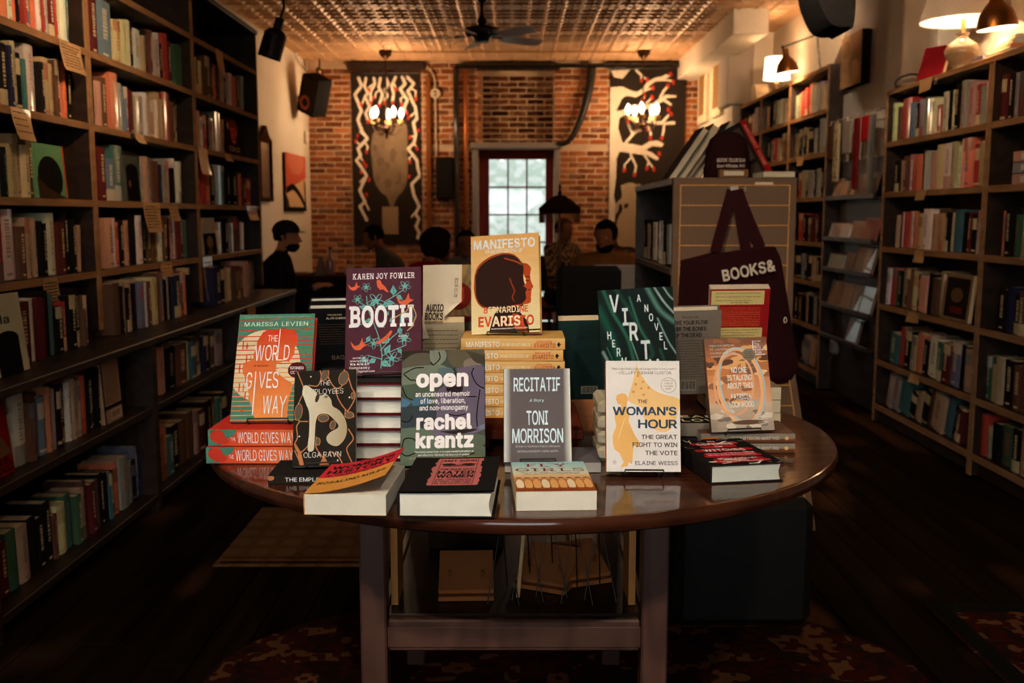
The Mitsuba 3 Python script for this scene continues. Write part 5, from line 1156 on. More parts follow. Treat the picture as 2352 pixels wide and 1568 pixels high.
dome_lamp('brass dome lamp hanging over white books, top right corner', (2.50, 4.80, RT), (2.52, 4.82, 2.52), (2.31, 4.9, 2.43), (2.315, 4.9, 2.165), .092, 34, WARM, (-6, 0))
for i in range(4):
    z = RT + .0005 + i * .021; k = thing('book', f'pale book lying under the brass dome lamp, {["bottom", "second", "third", "top"][i]} of the stack', 'book', 'stack under the brass dome lamp')
    part(k, 'cover', G().box(2.30 + .01 * i, 2.46, 4.74, 4.97 - .02 * i, z, z + .0205, lin((214, 200, 180)) if i != 1 else lin((206, 130, 96)), ch=.002), 'm_print'); part(k, 'pages', G().box(2.297 + .01 * i, 2.45, 4.745, 4.965 - .02 * i, z + .002, z + .018, PAGE), 'm_matte')
k = thing('book', 'dark red book with gilt spots leaning beside the glass vase lamp', 'book')
M = trans(2.375, 6.02, RT + .002) @ rot(RZ, 34) @ rot(RY, 22)
part(k, 'cover', G().box(0, .003, -.16, 0, 0, .25, lin((92, 14, 18)), ch=.001).box(.031, .034, -.16, 0, 0, .25, lin((92, 14, 18)), ch=.001).box(0, .034, -.003, 0, 0, .25, lin((92, 14, 18))), 'm_print', M); part(k, 'pages', G().box(.003, .031, -.156, -.003, .003, .247, lin((214, 180, 140))), 'm_matte', M)
for i, (c_, w_) in enumerate(((30, .0), (90, .008), (60, .016))):
    k = thing('magazine', f'thin dark magazine lying beside the vase lamp, {["bottom", "middle", "top"][i]} of three', 'magazine', 'magazines beside the vase lamp'); part(k, 'cover', G().box(2.30, 2.36, 4.99 + w_, 5.12, RT + .0005 + i * .009, RT + .009 + i * .009, lin((c_, c_ * .9, c_ * 1.1)), ch=.001), 'm_gloss')
k = thing('cable', 'black cable looped on top of the right bookcase', 'cable')
t_ = np.linspace(0, 2 * math.pi, 26); part(k, 'loop', G().tube(np.c_[2.37 + .07 * np.cos(t_), 6.115 + .05 * np.sin(t_) , RT + .05 + .045 * np.sin(t_ + .6)], .0065, (.02, .02, .02), closed=True), 'm_black', smooth=True)
part(k, 'tail', G().tube(spline([(2.30, 6.12, RT + .012), (2.34, 6.0, RT + .008), (2.42, 5.9, RT + .008)]), .0065, (.02, .02, .02)), 'm_black')
part(thing('hanging_speaker', 'black speaker hanging from the ceiling at the upper right', 'speaker'), 'cabinet', G().prism(Polygon(spline([(1.56, 2.86), (1.60, 2.50), (1.645, 2.36), (1.70, 2.285), (1.78, 2.275), (1.815, 2.32), (1.82, 2.86)], 4)), 5.45, 5.78, (.012, .011, .010)), 'm_matte'); 
part('hanging_speaker', 'bracket', G().box(1.66, 1.74, 5.58, 5.64, 2.84, CEIL, (.02, .02, .02)), 'm_black')
# far case top
FT = 2.361
k = thing('table_lamp', 'small lit lamp with a white drum shade on the tall far right bookcase', 'lamp')
part(k, 'base', G().lathe([(0, 0), (.05, 0), (.05, .012), (.02, .022), (.035, .05), (.012, .075), (.03, .095), (.01, .115), (.008, .14), (0, .14)], lin((120, 96, 70)), M=trans(2.385, 9.2, FT)), 'm_metal', smooth=True)
e = part(k, 'shade', G().lathe([(.118, .135), (.105, .33), (.103, .33), (.116, .135), (.118, .135)], n=40, M=trans(2.385, 9.2, FT)), 'm_shade', nocol=True, smooth=30)
scene[e]['emitter'] = {'type': 'area', 'radiance': rgb(.62, .40, .22)}
e = part(k, 'bulb', G().ball((2.385, 9.2, FT + .22), .03), 'm_black', nocol=True, smooth=True); scene[e]['emitter'] = {'type': 'area', 'radiance': rgb(*(np.array(WARM) * 14))}
dome_lamp('brown metal swing-arm lamp reaching over the tall far right bookcase', (2.42, 8.0, FT), (2.38, 8.0, 2.68), (2.14, 8.1, 2.60), (2.185, 8.1, 2.405), .088, 40, WARM, (-8, 0))
k = thing('canvas', 'small landscape canvas on the grey-brown pier', 'picture'); part(k, 'stretcher', G().box(2.322, 2.384, 6.80, 7.22, 2.16, 2.51, lin((26, 22, 20)), ch=.003), 'm_matte')
a = Art(42, 35, lin((150, 116, 80))); a.poly([(0, 35), (0, 22), (12, 26), (24, 16), (30, 24), (42, 20), (42, 35)], lin((166, 128, 86))); a.ell(30, 26, 7, 8, lin((200, 166, 120))); a.ell(10, 9, 9, 6, lin((124, 92, 64)))
m = np.eye(4); m[:3, 0] = (0, -1, 0); m[:3, 1] = (1, 0, 0); part(k, 'painting', a.build().xf(trans(2.322, 7.22, 2.16) @ m), 'm_matte')
for i, (y0, y1) in enumerate(((11.42, 11.9), (10.62, 11.1))):
    k = thing('picture_frame', ['white framed tall picture on the flush wall, nearer the brick wall', 'white framed tall picture on the flush wall, nearer the grey box'][i], 'picture')
    part(k, 'frame', G().box(2.17, 2.209, y0, y1, 2.33, 3.0, lin((226, 208, 170)), ch=.006), 'm_matte'); part(k, 'print', G().box(2.167, 2.17, y0 + .09, y1 - .09, 2.42, 2.92, lin((150, 112, 70))), 'm_print')
for i in range(5):
    z = FT + .0005 + i * .03; k = thing('book', f'small pale book lying on the tall far right bookcase, {ORD[i]} from the bottom', 'book', 'lamp-lit stack on the far bookcase')
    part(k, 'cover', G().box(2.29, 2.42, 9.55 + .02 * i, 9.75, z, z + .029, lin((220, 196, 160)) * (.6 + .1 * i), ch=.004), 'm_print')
k = thing('book', 'tall book leaning at the near end of the tall far right bookcase', 'book'); part(k, 'cover', G().box(0, .022, -.1, .1, 0, .28, lin((90, 70, 56)), ch=.002).xf(trans(2.37, 7.46, FT + .008) @ rot(RY, 20)), 'm_print'); part(k, 'pages', G().box(.002, .02, -.103, .097, .002, .277, PAGE).xf(trans(2.37, 7.46, FT + .008) @ rot(RY, 20)), 'm_matte')

# ---------------------------------------------------------------- card rack on the pier
k = thing('card_rack', 'black rack of slanted ledges with wrapped cards, between the right-hand bookcases', 'rack')
RKX = 2.384
part(k, 'back_board', G().box(2.372, RKX, 6.30, 7.30, .0, 1.66, (.015, .013, .012)), 'm_wood')
for z in (1.40, 1.115, .90, .64, .42):
    part(k, 'ledge', G().box(2.27, 2.372, 6.30, 7.30, z - .012, z, (.02, .02, .02), ch=.002).box(2.262, 2.27, 6.30, 7.30, z - .012, z + .018, (.02, .02, .02), ch=.001), 'm_wood')
part(k, 'hook_rail', G().tube([(2.36, 6.28, 1.94), (2.30, 6.28, 1.94), (2.30, 7.30, 1.94), (2.36, 7.30, 1.94)], .005, lin((120, 110, 100))), 'm_metal')
def pack(y0, y1, z, h, col, label, glossy=True, kind='card_pack', stripes=()):
    k = thing(kind, label, 'card pack', 'wrapped card packs on the rack')
    M = trans(2.30, y1, z + .0062) @ rot(RY, 14)
    part(k, 'cards', G().box(0, .018, -(y1 - y0), 0, 0, h, lin(col), ch=.002).xf(M), 'm_print')
    g = G()
    for s0, s1, c_ in stripes: g.box(-.0012, 0, -(y1 - y0) * s1, -(y1 - y0) * s0, h * .1, h * .92, lin(c_))
    if g.v: part(k, 'print', g.xf(M), 'm_print')
    part(k, 'sleeve', G().box(-.0025, .021, -(y1 - y0) - .003, .003, -.0004, h + .008, ch=.002).xf(M), 'm_poly', nocol=True)
pack(6.42, 6.86, 1.40, .145, (120, 88, 54), 'brown wrapped pack on the top ledge of the card rack', stripes=((.1, .3, (150, 112, 70)), (.5, .8, (96, 70, 44))))
pack(6.92, 7.06, 1.40, .11, (96, 72, 48), 'small brown pack left of the big one, top ledge of the card rack')
pack(7.08, 7.24, 1.40, .13, (84, 62, 44), 'dark tan pack at the left end of the top ledge')
pack(6.86, 7.28, 1.115, .105, (226, 228, 232), 'large white box with black curves, second ledge of the card rack', stripes=((.15, .55, (40, 40, 44)), (.16, .6, (226, 228, 232))))
pack(6.62, 6.83, 1.115, .12, (140, 112, 96), 'grey-brown pack beside the white box')
pack(6.36, 6.6, 1.115, .14, (150, 52, 46), 'red wrapped pack on the second ledge of the card rack')
pack(6.96, 7.28, .90, .10, (150, 176, 168), 'pale teal card on the third ledge of the card rack')
pack(6.40, 6.72, .90, .18, (130, 84, 44), 'orange-brown shiny pack on the third ledge', stripes=((.5, .8, (214, 176, 130)),))
pack(6.75, 6.92, .90, .12, (70, 48, 36), 'dark pack between the teal card and the orange-brown pack')
for i, (y0, y1, c_) in enumerate(((7.0, 7.25, (110, 80, 52)), (6.82, 6.98, (170, 130, 86)), (6.6, 6.8, (120, 84, 56)), (6.38, 6.58, (130, 116, 104)))):
    pack(y0, y1, .64, .17, c_, f'shiny pack of cards on the fourth ledge, {ORD[i]} from the left', stripes=((.3, .5, (190, 160, 124)),))
pack(6.62, 6.84, .42, .16, (110, 92, 80), 'single shiny pack on the lowest ledge of the card rack', stripes=((.2, .3, (206, 190, 170)), (.45, .55, (206, 190, 170))))
HANG = ((7.22, .24, .09, (70, 46, 34), 'dark'), (7.06, .40, .10, (170, 150, 112), 'speckled cream'), (6.86, .22, .16, (130, 118, 104), 'grey'), (6.66, .46, .08, (96, 24, 24), 'dark red'), (6.50, .16, .14, (150, 30, 34), 'red and black'), (6.36, .50, .10, (84, 80, 74), 'grey striped'))
for i, (y, L, w, c_, nm) in enumerate(HANG):
    k = thing('hanging_tag', f'{nm} hanging pack on the hook rail of the card rack', 'hanging pack', 'packs on the hook rail')
    x = 2.275 - .004 * (i % 2)
    part(k, 'hook', G().tube([(2.30, y, 1.945), (x - .005, y, 1.945), (x - .005, y, 1.915)], .0025, lin((170, 160, 140)), n=6), 'm_metal')
    if nm == 'grey striped':
        for j in range(5): part(k, 'strand', G().tube(spline([(x - .01, y - .04 + j * .02, 1.91), (x - .014, y - .05 + j * .026, 1.7), (x - .008, y - .045 + j * .022, 1.42)]), .006, lin(c_) * (.6 + .2 * j), n=6), 'm_matte')
    else:
        part(k, 'pouch', G().box(x - .016, x + .004, y - w / 2, y + w / 2, 1.915 - L, 1.915, lin(c_), ch=.006), 'm_print')
        if 'speckled' in nm:
            g = G(); r_ = np.random.RandomState(8)
            for j in range(22): yy, zz = y + r_.uniform(-.04, .04), 1.9 - r_.uniform(.03, .36); g.box(x - .0172, x - .016, yy - .006, yy + .006, zz - .009, zz + .009, lin((40, 36, 30)))
            part(k, 'spots', g, 'm_print')
k = thing('night_light', 'small grey plug-in adaptor hanging by its cord below the card rack', 'adaptor'); part(k, 'body', G().box(2.255, 2.30, 6.93, 7.02, .31, .415, lin((110, 108, 104)), ch=.012), 'm_print'); part(k, 'cord', G().tube(spline([(2.27, 6.98, .312), (2.25, 7.0, .24), (2.28, 7.06, .16), (2.30, 7.1, .11)]), .003, lin((90, 76, 58)), n=6), 'm_matte')

# ---------------------------------------------------------------- freestanding shelf with the tote bags
EX0, EX1, EY0, EY1, EZ = .665, 1.175, 4.15, 5.40, 1.435
k = thing('freestanding_bookcase', 'freestanding bookcase with a grey-brown end panel lined in gold, behind the table', 'bookcase')
PC = lin((112, 88, 70))
part(k, 'end_panel', G().box(EX0, EX1, EY0, EY0 + .022, .72, EZ, PC, ch=.003), 'm_print')
lower = G(); lp = np.array([[(EX0 - .0, EY0, .72), (EX1 + .0, EY0, .72)], [(EX0 - .02, EY0 - .10, .48), (EX1 + .02, EY0 - .10, .48)], [(EX0 - .05, EY0 - .26, .02), (EX1 + .05, EY0 - .26, .02)]])
lower.sheet(lp, PC * .8).sheet(lp + [0, .02, 0], PC * .8); part(k, 'flared_foot', lower, 'm_print', smooth=False)
GOLD = lin((190, 140, 84)); gx0_, gx1_ = EX0 + .030, EX1 - .030
for x in (gx0_, gx1_): part(k, 'gold_line', G().box(x - .003, x + .003, EY0 - .003, EY0 + .001, .72, EZ - .028, GOLD, ch=.001), 'm_print')
for i in range(9): z = EZ - .031 - i * .0823; part(k, 'gold_line', G().box(gx0_, gx1_, EY0 - .003, EY0 + .001, z - .003, z + .003, GOLD, ch=.001), 'm_print')
for s_ in (-1, 1):
    xx = lambda t: (gx1_ if s_ > 0 else gx0_) + s_ * (.02 * min(t, .35) / .35 + .03 * max(0, t - .35) / .65)
    part(k, 'gold_line', G().tube([(xx(0), EY0 - .003, .72), (xx(.35), EY0 - .103, .48), (xx(1), EY0 - .263, .02)], .003, GOLD, n=6), 'm_print')
for z, yy, w_ in ((.66, .028, .004), (.58, .062, .012), (.50, .095, .018), (.42, .124, .026), (.34, .152, .032), (.25, .184, .038)): part(k, 'gold_line', G().tube([(gx0_ - w_, EY0 - yy - .003, z), (gx1_ + w_, EY0 - yy - .003, z)], .003, GOLD, n=6), 'm_print')
part(k, 'far_panel', G().box(EX0, EX1, EY1 - .022, EY1, 0, EZ, (.02, .02, .02), ch=.003), 'm_wood')
part(k, 'middle_panel', G().box(.91, .93, EY0 + .022, EY1 - .022, .02, EZ - .03, (.02, .02, .02)), 'm_wood')
part(k, 'top', G().box(EX0 - .006, EX1 + .006, EY0 + .001, EY1 + .004, EZ - .03, EZ, (.02, .02, .02), ch=.003), 'm_wood')
for z in (1.06, .66, .28):
    sh = part(k, 'shelf', G().box(EX0, EX1, EY0 + .022, EY1 - .022, z - .028, z, (.02, .02, .02), ch=.002), 'm_wood')
    part(sh, 'edge_strip', G().box(EX0 - .003, EX0, EY0 + .022, EY1 - .022, z - .026, z - .002, lin((96, 84, 76))), 'm_print')
part(k, 'label_card', G().box(1.0, 1.075, EY0 - .0025, EY0, 1.402, 1.417, lin((206, 190, 160))), 'm_matte')
k = thing('bulldog_clip', 'shiny metal clip holding the tote bag handles at the top of the end panel', 'clip'); part(k, 'jaw', G().box(.895, .930, EY0 - .016, EY0 - .003, 1.372, 1.402, lin((226, 216, 200)), ch=.003), 'm_metal'); part(k, 'lever', G().box(.955, .962, EY0 - .014, EY0 - .003, 1.374, 1.398, lin((226, 216, 200)), ch=.002), 'm_metal')
TOTE = lin((44, 20, 22))
def tote(label, pts, y0, puff, straps, letters):
    k = thing('tote_bag', label, 'tote bag')
    poly = Polygon(spline(pts, 5)).buffer(0); x0, z0, x1, z1 = poly.bounds
    n = 16; U = np.linspace(0, 1, n); gr = np.zeros((n, n, 3)); gb = np.zeros((n, n, 3))
    for i, t in enumerate(U):
        z = z0 + (z1 - z0) * t; z = min(max(z, z0 + .002), z1 - .002); cut = poly.intersection(LineString([(x0 - 1, z), (x1 + 1, z)])); a_, _, b_, _ = cut.bounds
        for j, s in enumerate(U):
            x = a_ + (b_ - a_) * s; d = puff * math.sin(math.pi * min(max(s, .0), 1)) ** .6 * (1 - .65 * t) + .006 * math.sin(x * 60 + z * 25) * (1 - t * .5)
            gr[i, j] = (x, y0 - d, z); gb[i, j] = (x, y0 + .008, z)
    part(k, 'body', G().sheet(gr, TOTE).sheet(gb, TOTE), 'm_cloth', smooth=True)
    for st in straps:
        p = spline(st, 8); w = .022; dl = np.gradient(p, axis=0); nn = np.stack([dl[:, 2], 0 * dl[:, 0], -dl[:, 0]], 1); nn /= np.linalg.norm(nn, axis=1, keepdims=True) + 1e-9
        part(k, 'strap', G().sheet(np.stack([p - nn * w, p + nn * w], 1), TOTE * 1.15).sheet(np.stack([p - nn * w, p + nn * w], 1) + [0, .003, 0], TOTE), 'm_cloth', smooth=True)
    for s_, x, z, h, w_, an in letters:
        g_, wd = text(s_, h, wt=.02); g_ = affinity.scale(g_, w_ / wd, 1, origin=(0, 0)); g_ = affinity.rotate(g_, an, origin=(0, 0))
        part(k, 'lettering', G().flat(affinity.translate(g_, x, z), y0 - puff * 1.0 - .008, lin((214, 200, 180))), 'm_matte')
tote('dark maroon tote bag behind, at the left of the gold-lined panel', [(.70, 1.105), (.80, 1.12), (.86, 1.115), (.87, .9), (.88, .62), (.70, .60), (.69, .85), (.70, 1.105)], EY0 - .008, .02, [], (('E', .797, .982, .034, .024, 0), ('B', .797, .918, .038, .026, 0)))
tote('dark maroon tote bag in front, lettered in white, hanging from the metal clip', [(.77, 1.13), (.93, 1.14), (1.06, 1.155), (1.10, 1.13), (1.135, .98), (1.17, .78), (1.19, .60), (1.0, .56), (.80, .58), (.78, .85), (.77, 1.13)], EY0 - .032, .055,
     [[(.905, EY0 - .014, 1.385), (.88, EY0 - .034, 1.30), (.835, EY0 - .042, 1.13)], [(.925, EY0 - .014, 1.385), (.955, EY0 - .036, 1.30), (1.02, EY0 - .046, 1.15)], [(.915, EY0 - .018, 1.385), (.93, EY0 - .040, 1.30), (.96, EY0 - .05, 1.14)]],
     (('BOOKS&', .862, 1.015, .044, .215, 12), ('O', 1.112, .845, .022, .014, 0)))
# things on top of it
k = thing('beanie_hat', 'dark knitted hat lettered in white, on top of the gold-lined shelf', 'hat')
hc = lin((40, 20, 20)); part(k, 'crown', G().lathe([(.088, 0), (.094, .02), (.094, .06), (.09, .12), (.074, .165), (.045, .19), (0, .198)], hc, n=32, M=trans(.915, 4.30, EZ + .002)), 'm_cloth', smooth=True)
part(k, 'cuff', G().lathe([(.097, .002), (.099, .05), (.092, .052)], hc * .9, n=32, M=trans(.915, 4.30, EZ + .002)), 'm_cloth', smooth=True)
for s_, z, h, w_, sl in (('BOOK CLUB BAR', 1.502, .0145, .125, 0), ('East Village, NYC', 1.480, .012, .125, 12)):
    g_, wd = text(s_, h, slant=sl, bold=True); g_ = affinity.scale(g_, w_ / wd, 1, origin=(0, 0)); b = G()
    for i in range(12): b.flat(g_.intersection(sbox(w_ * i / 12, -1, w_ * (i + 1) / 12, 1)), 0, lin((206, 186, 166)))
    v, f, c2 = b.arrays(); an = (v[:, 0] - w_ / 2) / .1; v = np.stack([.915 + .1005 * np.sin(an), 4.30 - .1005 * np.cos(an), v[:, 2] + z], 1)
    part(k, 'lettering', G().add(v, f, c2), 'm_matte')
k = thing('price_card', 'small brown box with a white label in front of the dark hat', 'box'); part(k, 'box', G().box(.855, .975, 4.155, 4.19, EZ + .001, EZ + .034, lin((120, 84, 56)), ch=.002), 'm_print'); part(k, 'label', G().box(.872, .955, 4.1535, 4.155, EZ + .009, EZ + .027, lin((206, 190, 164))), 'm_matte')
k = thing('book', 'white-paged book lying flat on the right end of the gold-lined shelf', 'book'); part(k, 'cover', G().box(1.045, 1.172, 4.17, 4.36, EZ + .0005, EZ + .003, lin((70, 50, 40))).box(1.045, 1.172, 4.17, 4.36, EZ + .026, EZ + .029, lin((70, 50, 40))), 'm_print'); part(k, 'pages', G().box(1.04, 1.17, 4.172, 4.358, EZ + .003, EZ + .026, lin((206, 190, 160))), 'm_matte')
for i in range(4):
    k = thing('book', f'large pale-edged book leaning to the right on the gold-lined shelf, {ORD[i]} from the left', 'book', 'leaning books on the gold-lined shelf')
    t, h = (.030, .036, .022, .034)[i], (.27, .29, .25, .31)[i]; x = (.672, .7095, .7545, .7825)[i]
    M = trans(x, 4.36 + .03 * i, EZ + .0005) @ rot(RY, 34)
    c_ = lin(((60, 50, 44), (110, 66, 36), (84, 26, 24), (60, 56, 52))[i])
    part(k, 'cover', G().box(0, .003, 0, .2, 0, h, c_).box(t - .003, t, 0, .2, 0, h, c_).box(0, t, .197, .2, 0, h, c_), 'm_print', M); part(k, 'pages', G().box(.003, t - .003, .003, .197, .003, h - .003, lin((196, 178, 150))), 'm_matte', M)
k = thing('book', 'dark picture book with a red spine leaning to the left on the gold-lined shelf', 'book')
M = trans(1.150, 4.42, EZ + .013) @ rot(RY, -29.5)
part(k, 'cover', G().box(-.21, 0, 0, .003, 0, .285, lin((34, 30, 28))).box(-.21, 0, .022, .025, 0, .285, lin((34, 30, 28))), 'm_print', M); part(k, 'pages', G().box(-.205, -.003, .003, .022, .002, .282, PAGE), 'm_matte', M)
g = G()
for i in range(2):
    for j in range(3): g.box(-.19 + i * .085, -.12 + i * .085, -.0006, 0, .03 + j * .085, .095 + j * .085, lin((70, 58, 50)))
part(k, 'pictures', g, 'm_print', M); part(k, 'spine', G().box(-.022, .004, -.0015, .027, 0, .285, lin((150, 26, 26)), ch=.001), 'm_print', M)
g_, wd = text('ANCIENT ROME', .012); g_ = affinity.rotate(affinity.scale(g_, .2 / wd, 1, origin=(0, 0)), -90, origin=(0, 0)); part(k, 'spine_print', G().flat(affinity.translate(g_, -.015, .265), -.002, lin((206, 140, 110))), 'm_print', M)
k = thing('black_bench', 'low black bench with a rounded top edge under the right side of the table', 'bench'); part(k, 'body', G().box(.50, .93, 2.95, 3.42, .0098, .42, (.012, .012, .012), ch=.03), 'm_black')

# ---------------------------------------------------------------- under the table, on the floor
SZ = .4885
def board(x, y, yaw, tilt, w, h, label, z=.0):
    k = thing('display_board', label, 'wooden stand', 'wooden display stands under the table')
    c_ = lin((150, 92, 52)); M = trans(x, y, SZ + .001 + z) @ rot(RZ, yaw)
    part(k, 'base', G().box(-w / 2, w / 2, 0, h, 0, .010, c_, ch=.001), 'm_print', M)
    M2 = M @ trans(0, .01, .012) @ rot(RX, tilt)
    part(k, 'face', G().box(-w / 2, w / 2, 0, h, 0, .010, c_ * 1.1, ch=.001), 'm_print', M2)
    for s_ in (-1, 1): part(k, 'peg', G().lathe([(.003, .0), (.003, .014), (0, .014)], c_ * .6, n=8, M=trans(s_ * w * .3, h * .35, .010)), 'm_print', M2)
board(-.095, 1.975, 2, 24, .115, .12, 'square wooden stand with two pegs under the table, left of the white rod')
board(-.08, 1.93, 26, 4, .11, .10, 'flat wooden stand turned aside at the front of the table shelf') if False else None
board(.055, 2.03, -24, 28, .12, .11, 'tilted wooden stand with pegs right of the square one')
board(.16, 2.06, 20, 26, .12, .11, 'wooden stand turned to the right, far right of the table shelf')
k = thing('white_rod', 'thin pale rod leaning under the table', 'rod'); part(k, 'rod', G().tube([(.012, 1.97, .50), (.034, 2.02, .735)], .0042, lin((206, 170, 120))), 'm_matte')
k = thing('white_rod', 'shorter pale rod at the right, high under the table', 'rod'); part(k, 'rod', G().tube([(.135, 2.30, .49), (.118, 2.28, .735)], .0042, lin((190, 160, 116))), 'm_matte')
for i in range(5):
    k = thing('spare_easel', f'unused black wire easel standing on the table shelf, {ORD[i]} from the left', 'book stand', 'unused wire easels under the table'); x = -.02 + .05 * i; y = 1.96 + .02 * (i % 3)
    part(k, 'wire', G().tube([(x - .03, y, SZ + .002), (x, y + .03, SZ + .18), (x + .035, y - .01, SZ + .002)], .0014, (.02, .02, .02), n=5).tube([(x, y + .03, SZ + .18), (x + .01, y + .09, SZ + .002)], .0014, (.02, .02, .02), n=5), 'm_black')
for i in range(6):
    k = thing('magazine', f'pale magazine in the pile under the table, {ORD[i]} from the bottom', 'magazine', 'magazines under the table'); z = SZ + .08 + i * .014
    if i == 0: part(thing('storage_crate', 'dark crate under the table carrying the magazines', 'crate'), 'body', G().box(-.20, -.02, 2.30, 2.56, SZ + .0005, SZ + .079, lin((40, 30, 24)), ch=.003), 'm_print')
    part(k, 'pages', G().box(-.09, .09, -.12, .12, 0, .0125, lin((176, 140, 98)) * rng.uniform(.6, 1.1), ch=.001).xf(trans(-.11, 2.43, z) @ rot(RZ, rng.uniform(-14, 14))), 'm_matte')
for i, (x, s_) in enumerate(((-.240, 1), (.245, -1))):
    k = thing('side_board', f'pale plank standing inside the {"left" if i == 0 else "right"} front table leg', 'plank'); part(k, 'plank', G().prism(Polygon([(1.955, SZ + .001), (2.055, SZ + .001), (2.055, .735), (2.02, .735), (1.955, .69)]), -.007, .007, lin((186, 128, 72))).xf(trans(x, 0, 0) @ rot(RZ, 90) @ np.diag([1, 1, 1, 1.0])), 'm_print')
g = G().box(-1.10, -.30, 3.52, 4.25, .0005, .009, ch=.003); ent('area_rug', g, 'm_rug', nocol=True); tag('area_rug', 'tan patterned rug on the floor at the left behind the table', 'rug')
part('area_rug', 'border', G().box(-1.08, -.32, 3.54, 3.56, .009, .0096).box(-1.08, -.32, 3.60, 3.605, .009, .0096), 'm_rug_red', nocol=True)
g = G().prism(Point(0, 0).buffer(1.0, quad_segs=24), .0, .009).xf(np.array([[1.0, 0, 0, .15], [0, 0, .62, 2.62], [0, 1, 0, .0008], [0, 0, 0, 1.0]])); ent('round_rug', g, 'm_rug_red', nocol=True); tag('round_rug', 'dark red worn oval rug under the display table', 'rug')
g = G().box(1.36, 2.1, 2.35, 3.16, .0005, .008, ch=.003); ent('door_mat', g, 'm_rug_red', nocol=True); tag('door_mat', 'dark patterned mat at the lower right corner', 'mat')
part('door_mat', 'border', G().box(1.36, 2.1, 3.09, 3.15, .008, .0088, lin((20, 20, 18))).box(1.37, 1.43, 2.35, 3.09, .008, .0088, lin((20, 20, 18))), 'm_cloth')

# paper and leaflet among the display books
k = thing('folded_leaflet', 'creased white paper sign advertising audio books, standing behind the purple novel', 'leaflet')
def leaf_pos(s, t): # s across, t up
    x = -.212 + .004 * t + (.048 + .042 * np.clip((t - .28) / .22, 0, 1)) * s; y = 2.345 + .02 * math.sin(s * 2.4) - .012 * t + .014 * np.clip((t - .28) / .1, 0, 1) * s; return (x, y, .99 + .175 * t)
gr = [[leaf_pos(i / 8, j / 10) for i in range(9)] for j in range(11)]; part(k, 'paper', G().sheet(gr, lin((206, 196, 176))).sheet(np.array(gr) + [0, .0008, 0], lin((206, 196, 176))), 'm_matte', smooth=True)
b = G()
for s_, z, h, w_, x in (('AUDIO', 1.056, .016, .041, -.2035), ('BOOKS', 1.036, .016, .042, -.206), ('FROM BOOK CLUB', 1.028, .005, .042, -.206)):
    g_, wd = text(s_, h, slant=8, wt=.02); b.flat(affinity.translate(affinity.scale(g_, w_ / wd, 1, origin=(0, 0)), x, z), 2.3415, lin((38, 34, 32)))
g_, wd = text('BOOK CLUB', .008, serif=.05, bold=False); b.flat(affinity.translate(affinity.rotate(affinity.scale(g_, .045 / wd, 1, origin=(0, 0)), -94, origin=(0, 0)), -.134, 1.135), 2.3395, lin((70, 60, 54)))
part(k, 'lettering', b, 'm_matte')
k = thing('magazine', 'magazine with a red sunburst disc standing behind the paper sign', 'magazine')
a = Art(12, 17, lin((120, 108, 88)));
for i in range(18): t_ = i * math.pi / 9; a.poly([(6, 8), (6 + 12 * math.cos(t_), 8 + 12 * math.sin(t_)), (6 + 12 * math.cos(t_ + .17), 8 + 12 * math.sin(t_ + .17))], lin((150, 120, 70)))
a.ell(6, 8, 3.6, 3.6, lin((110, 34, 26))); a.text('U', 6, 10, 4.2, lin((170, 60, 40)), 'c', bold=False); a.ell(6, 14, 4.5, .9, lin((130, 50, 30))); a.rect(0, 14.8, 12, 17, lin((130, 136, 124))); a.text('ENT', 1, 16.4, 1.2, lin((70, 70, 64)))
book3d(k, .12, .17, .008, book_mat(-.20, 2.56, .985, 0, 2, 0), lin((120, 108, 88)), a, hard=False); pile(1, -.055, 2.54, .15, .2, .2, [(40, 30, 24)], 'dark box carrying the sunburst magazine', None)

# ================================================================ THE BAR AT THE BACK
# hangings
def hanging(label, x0, x1, z0, z1, art):
    k = thing('wall_hanging', label, 'wall hanging')
    part(k, 'cloth', G().box(x0, x1, 11.962, 11.974, z0, z1, lin((44, 36, 31)), ch=.003), 'm_matte')
    part(k, 'painting', art.build().xf(trans(x0, 11.962, z0)), 'm_matte')
    part(k, 'rod', G().tube([(x0 - .02, 11.968, z1 + .008), (x1 + .02, 11.968, z1 + .008)], .010, (.05, .03, .02)), 'm_wood')
WB, RB = lin((216, 200, 176)), lin((176, 52, 40))
q = Grid((970, 640), (1612, 640), (990, 2240), 80, 200)
a = Art(80, 200, lin((44, 37, 32)))
stone = Polygon(spline(q((1150, 1340), (1180, 1190), (1290, 1170), (1400, 1100), (1490, 1120), (1500, 1350), (1500, 1560), (1480, 1700), (1400, 1800), (1350, 1900), (1300, 1790), (1240, 1740), (1180, 1620), (1150, 1340)), 4))
a.geo(stone, lin((120, 100, 78)))
rs = np.random.RandomState(2)
for i in range(50):
    x, y = rs.uniform(22, 64), rs.uniform(66, 160); a.geo(affinity.translate(affinity.scale(Point(0, 0).buffer(1, quad_segs=4), rs.uniform(1.5, 5), rs.uniform(2, 7)), x, y).intersection(stone), lin([(126, 106, 83), (112, 94, 73), (104, 86, 67), (124, 103, 79)][rs.randint(4)]))
C6 = lambda *p: [(x, 640 + (y / 3.92 + 360 - 163.3) * 3.92) for x, y in p]
def branch(p, w_): a.line(q(*p), w_, WB)
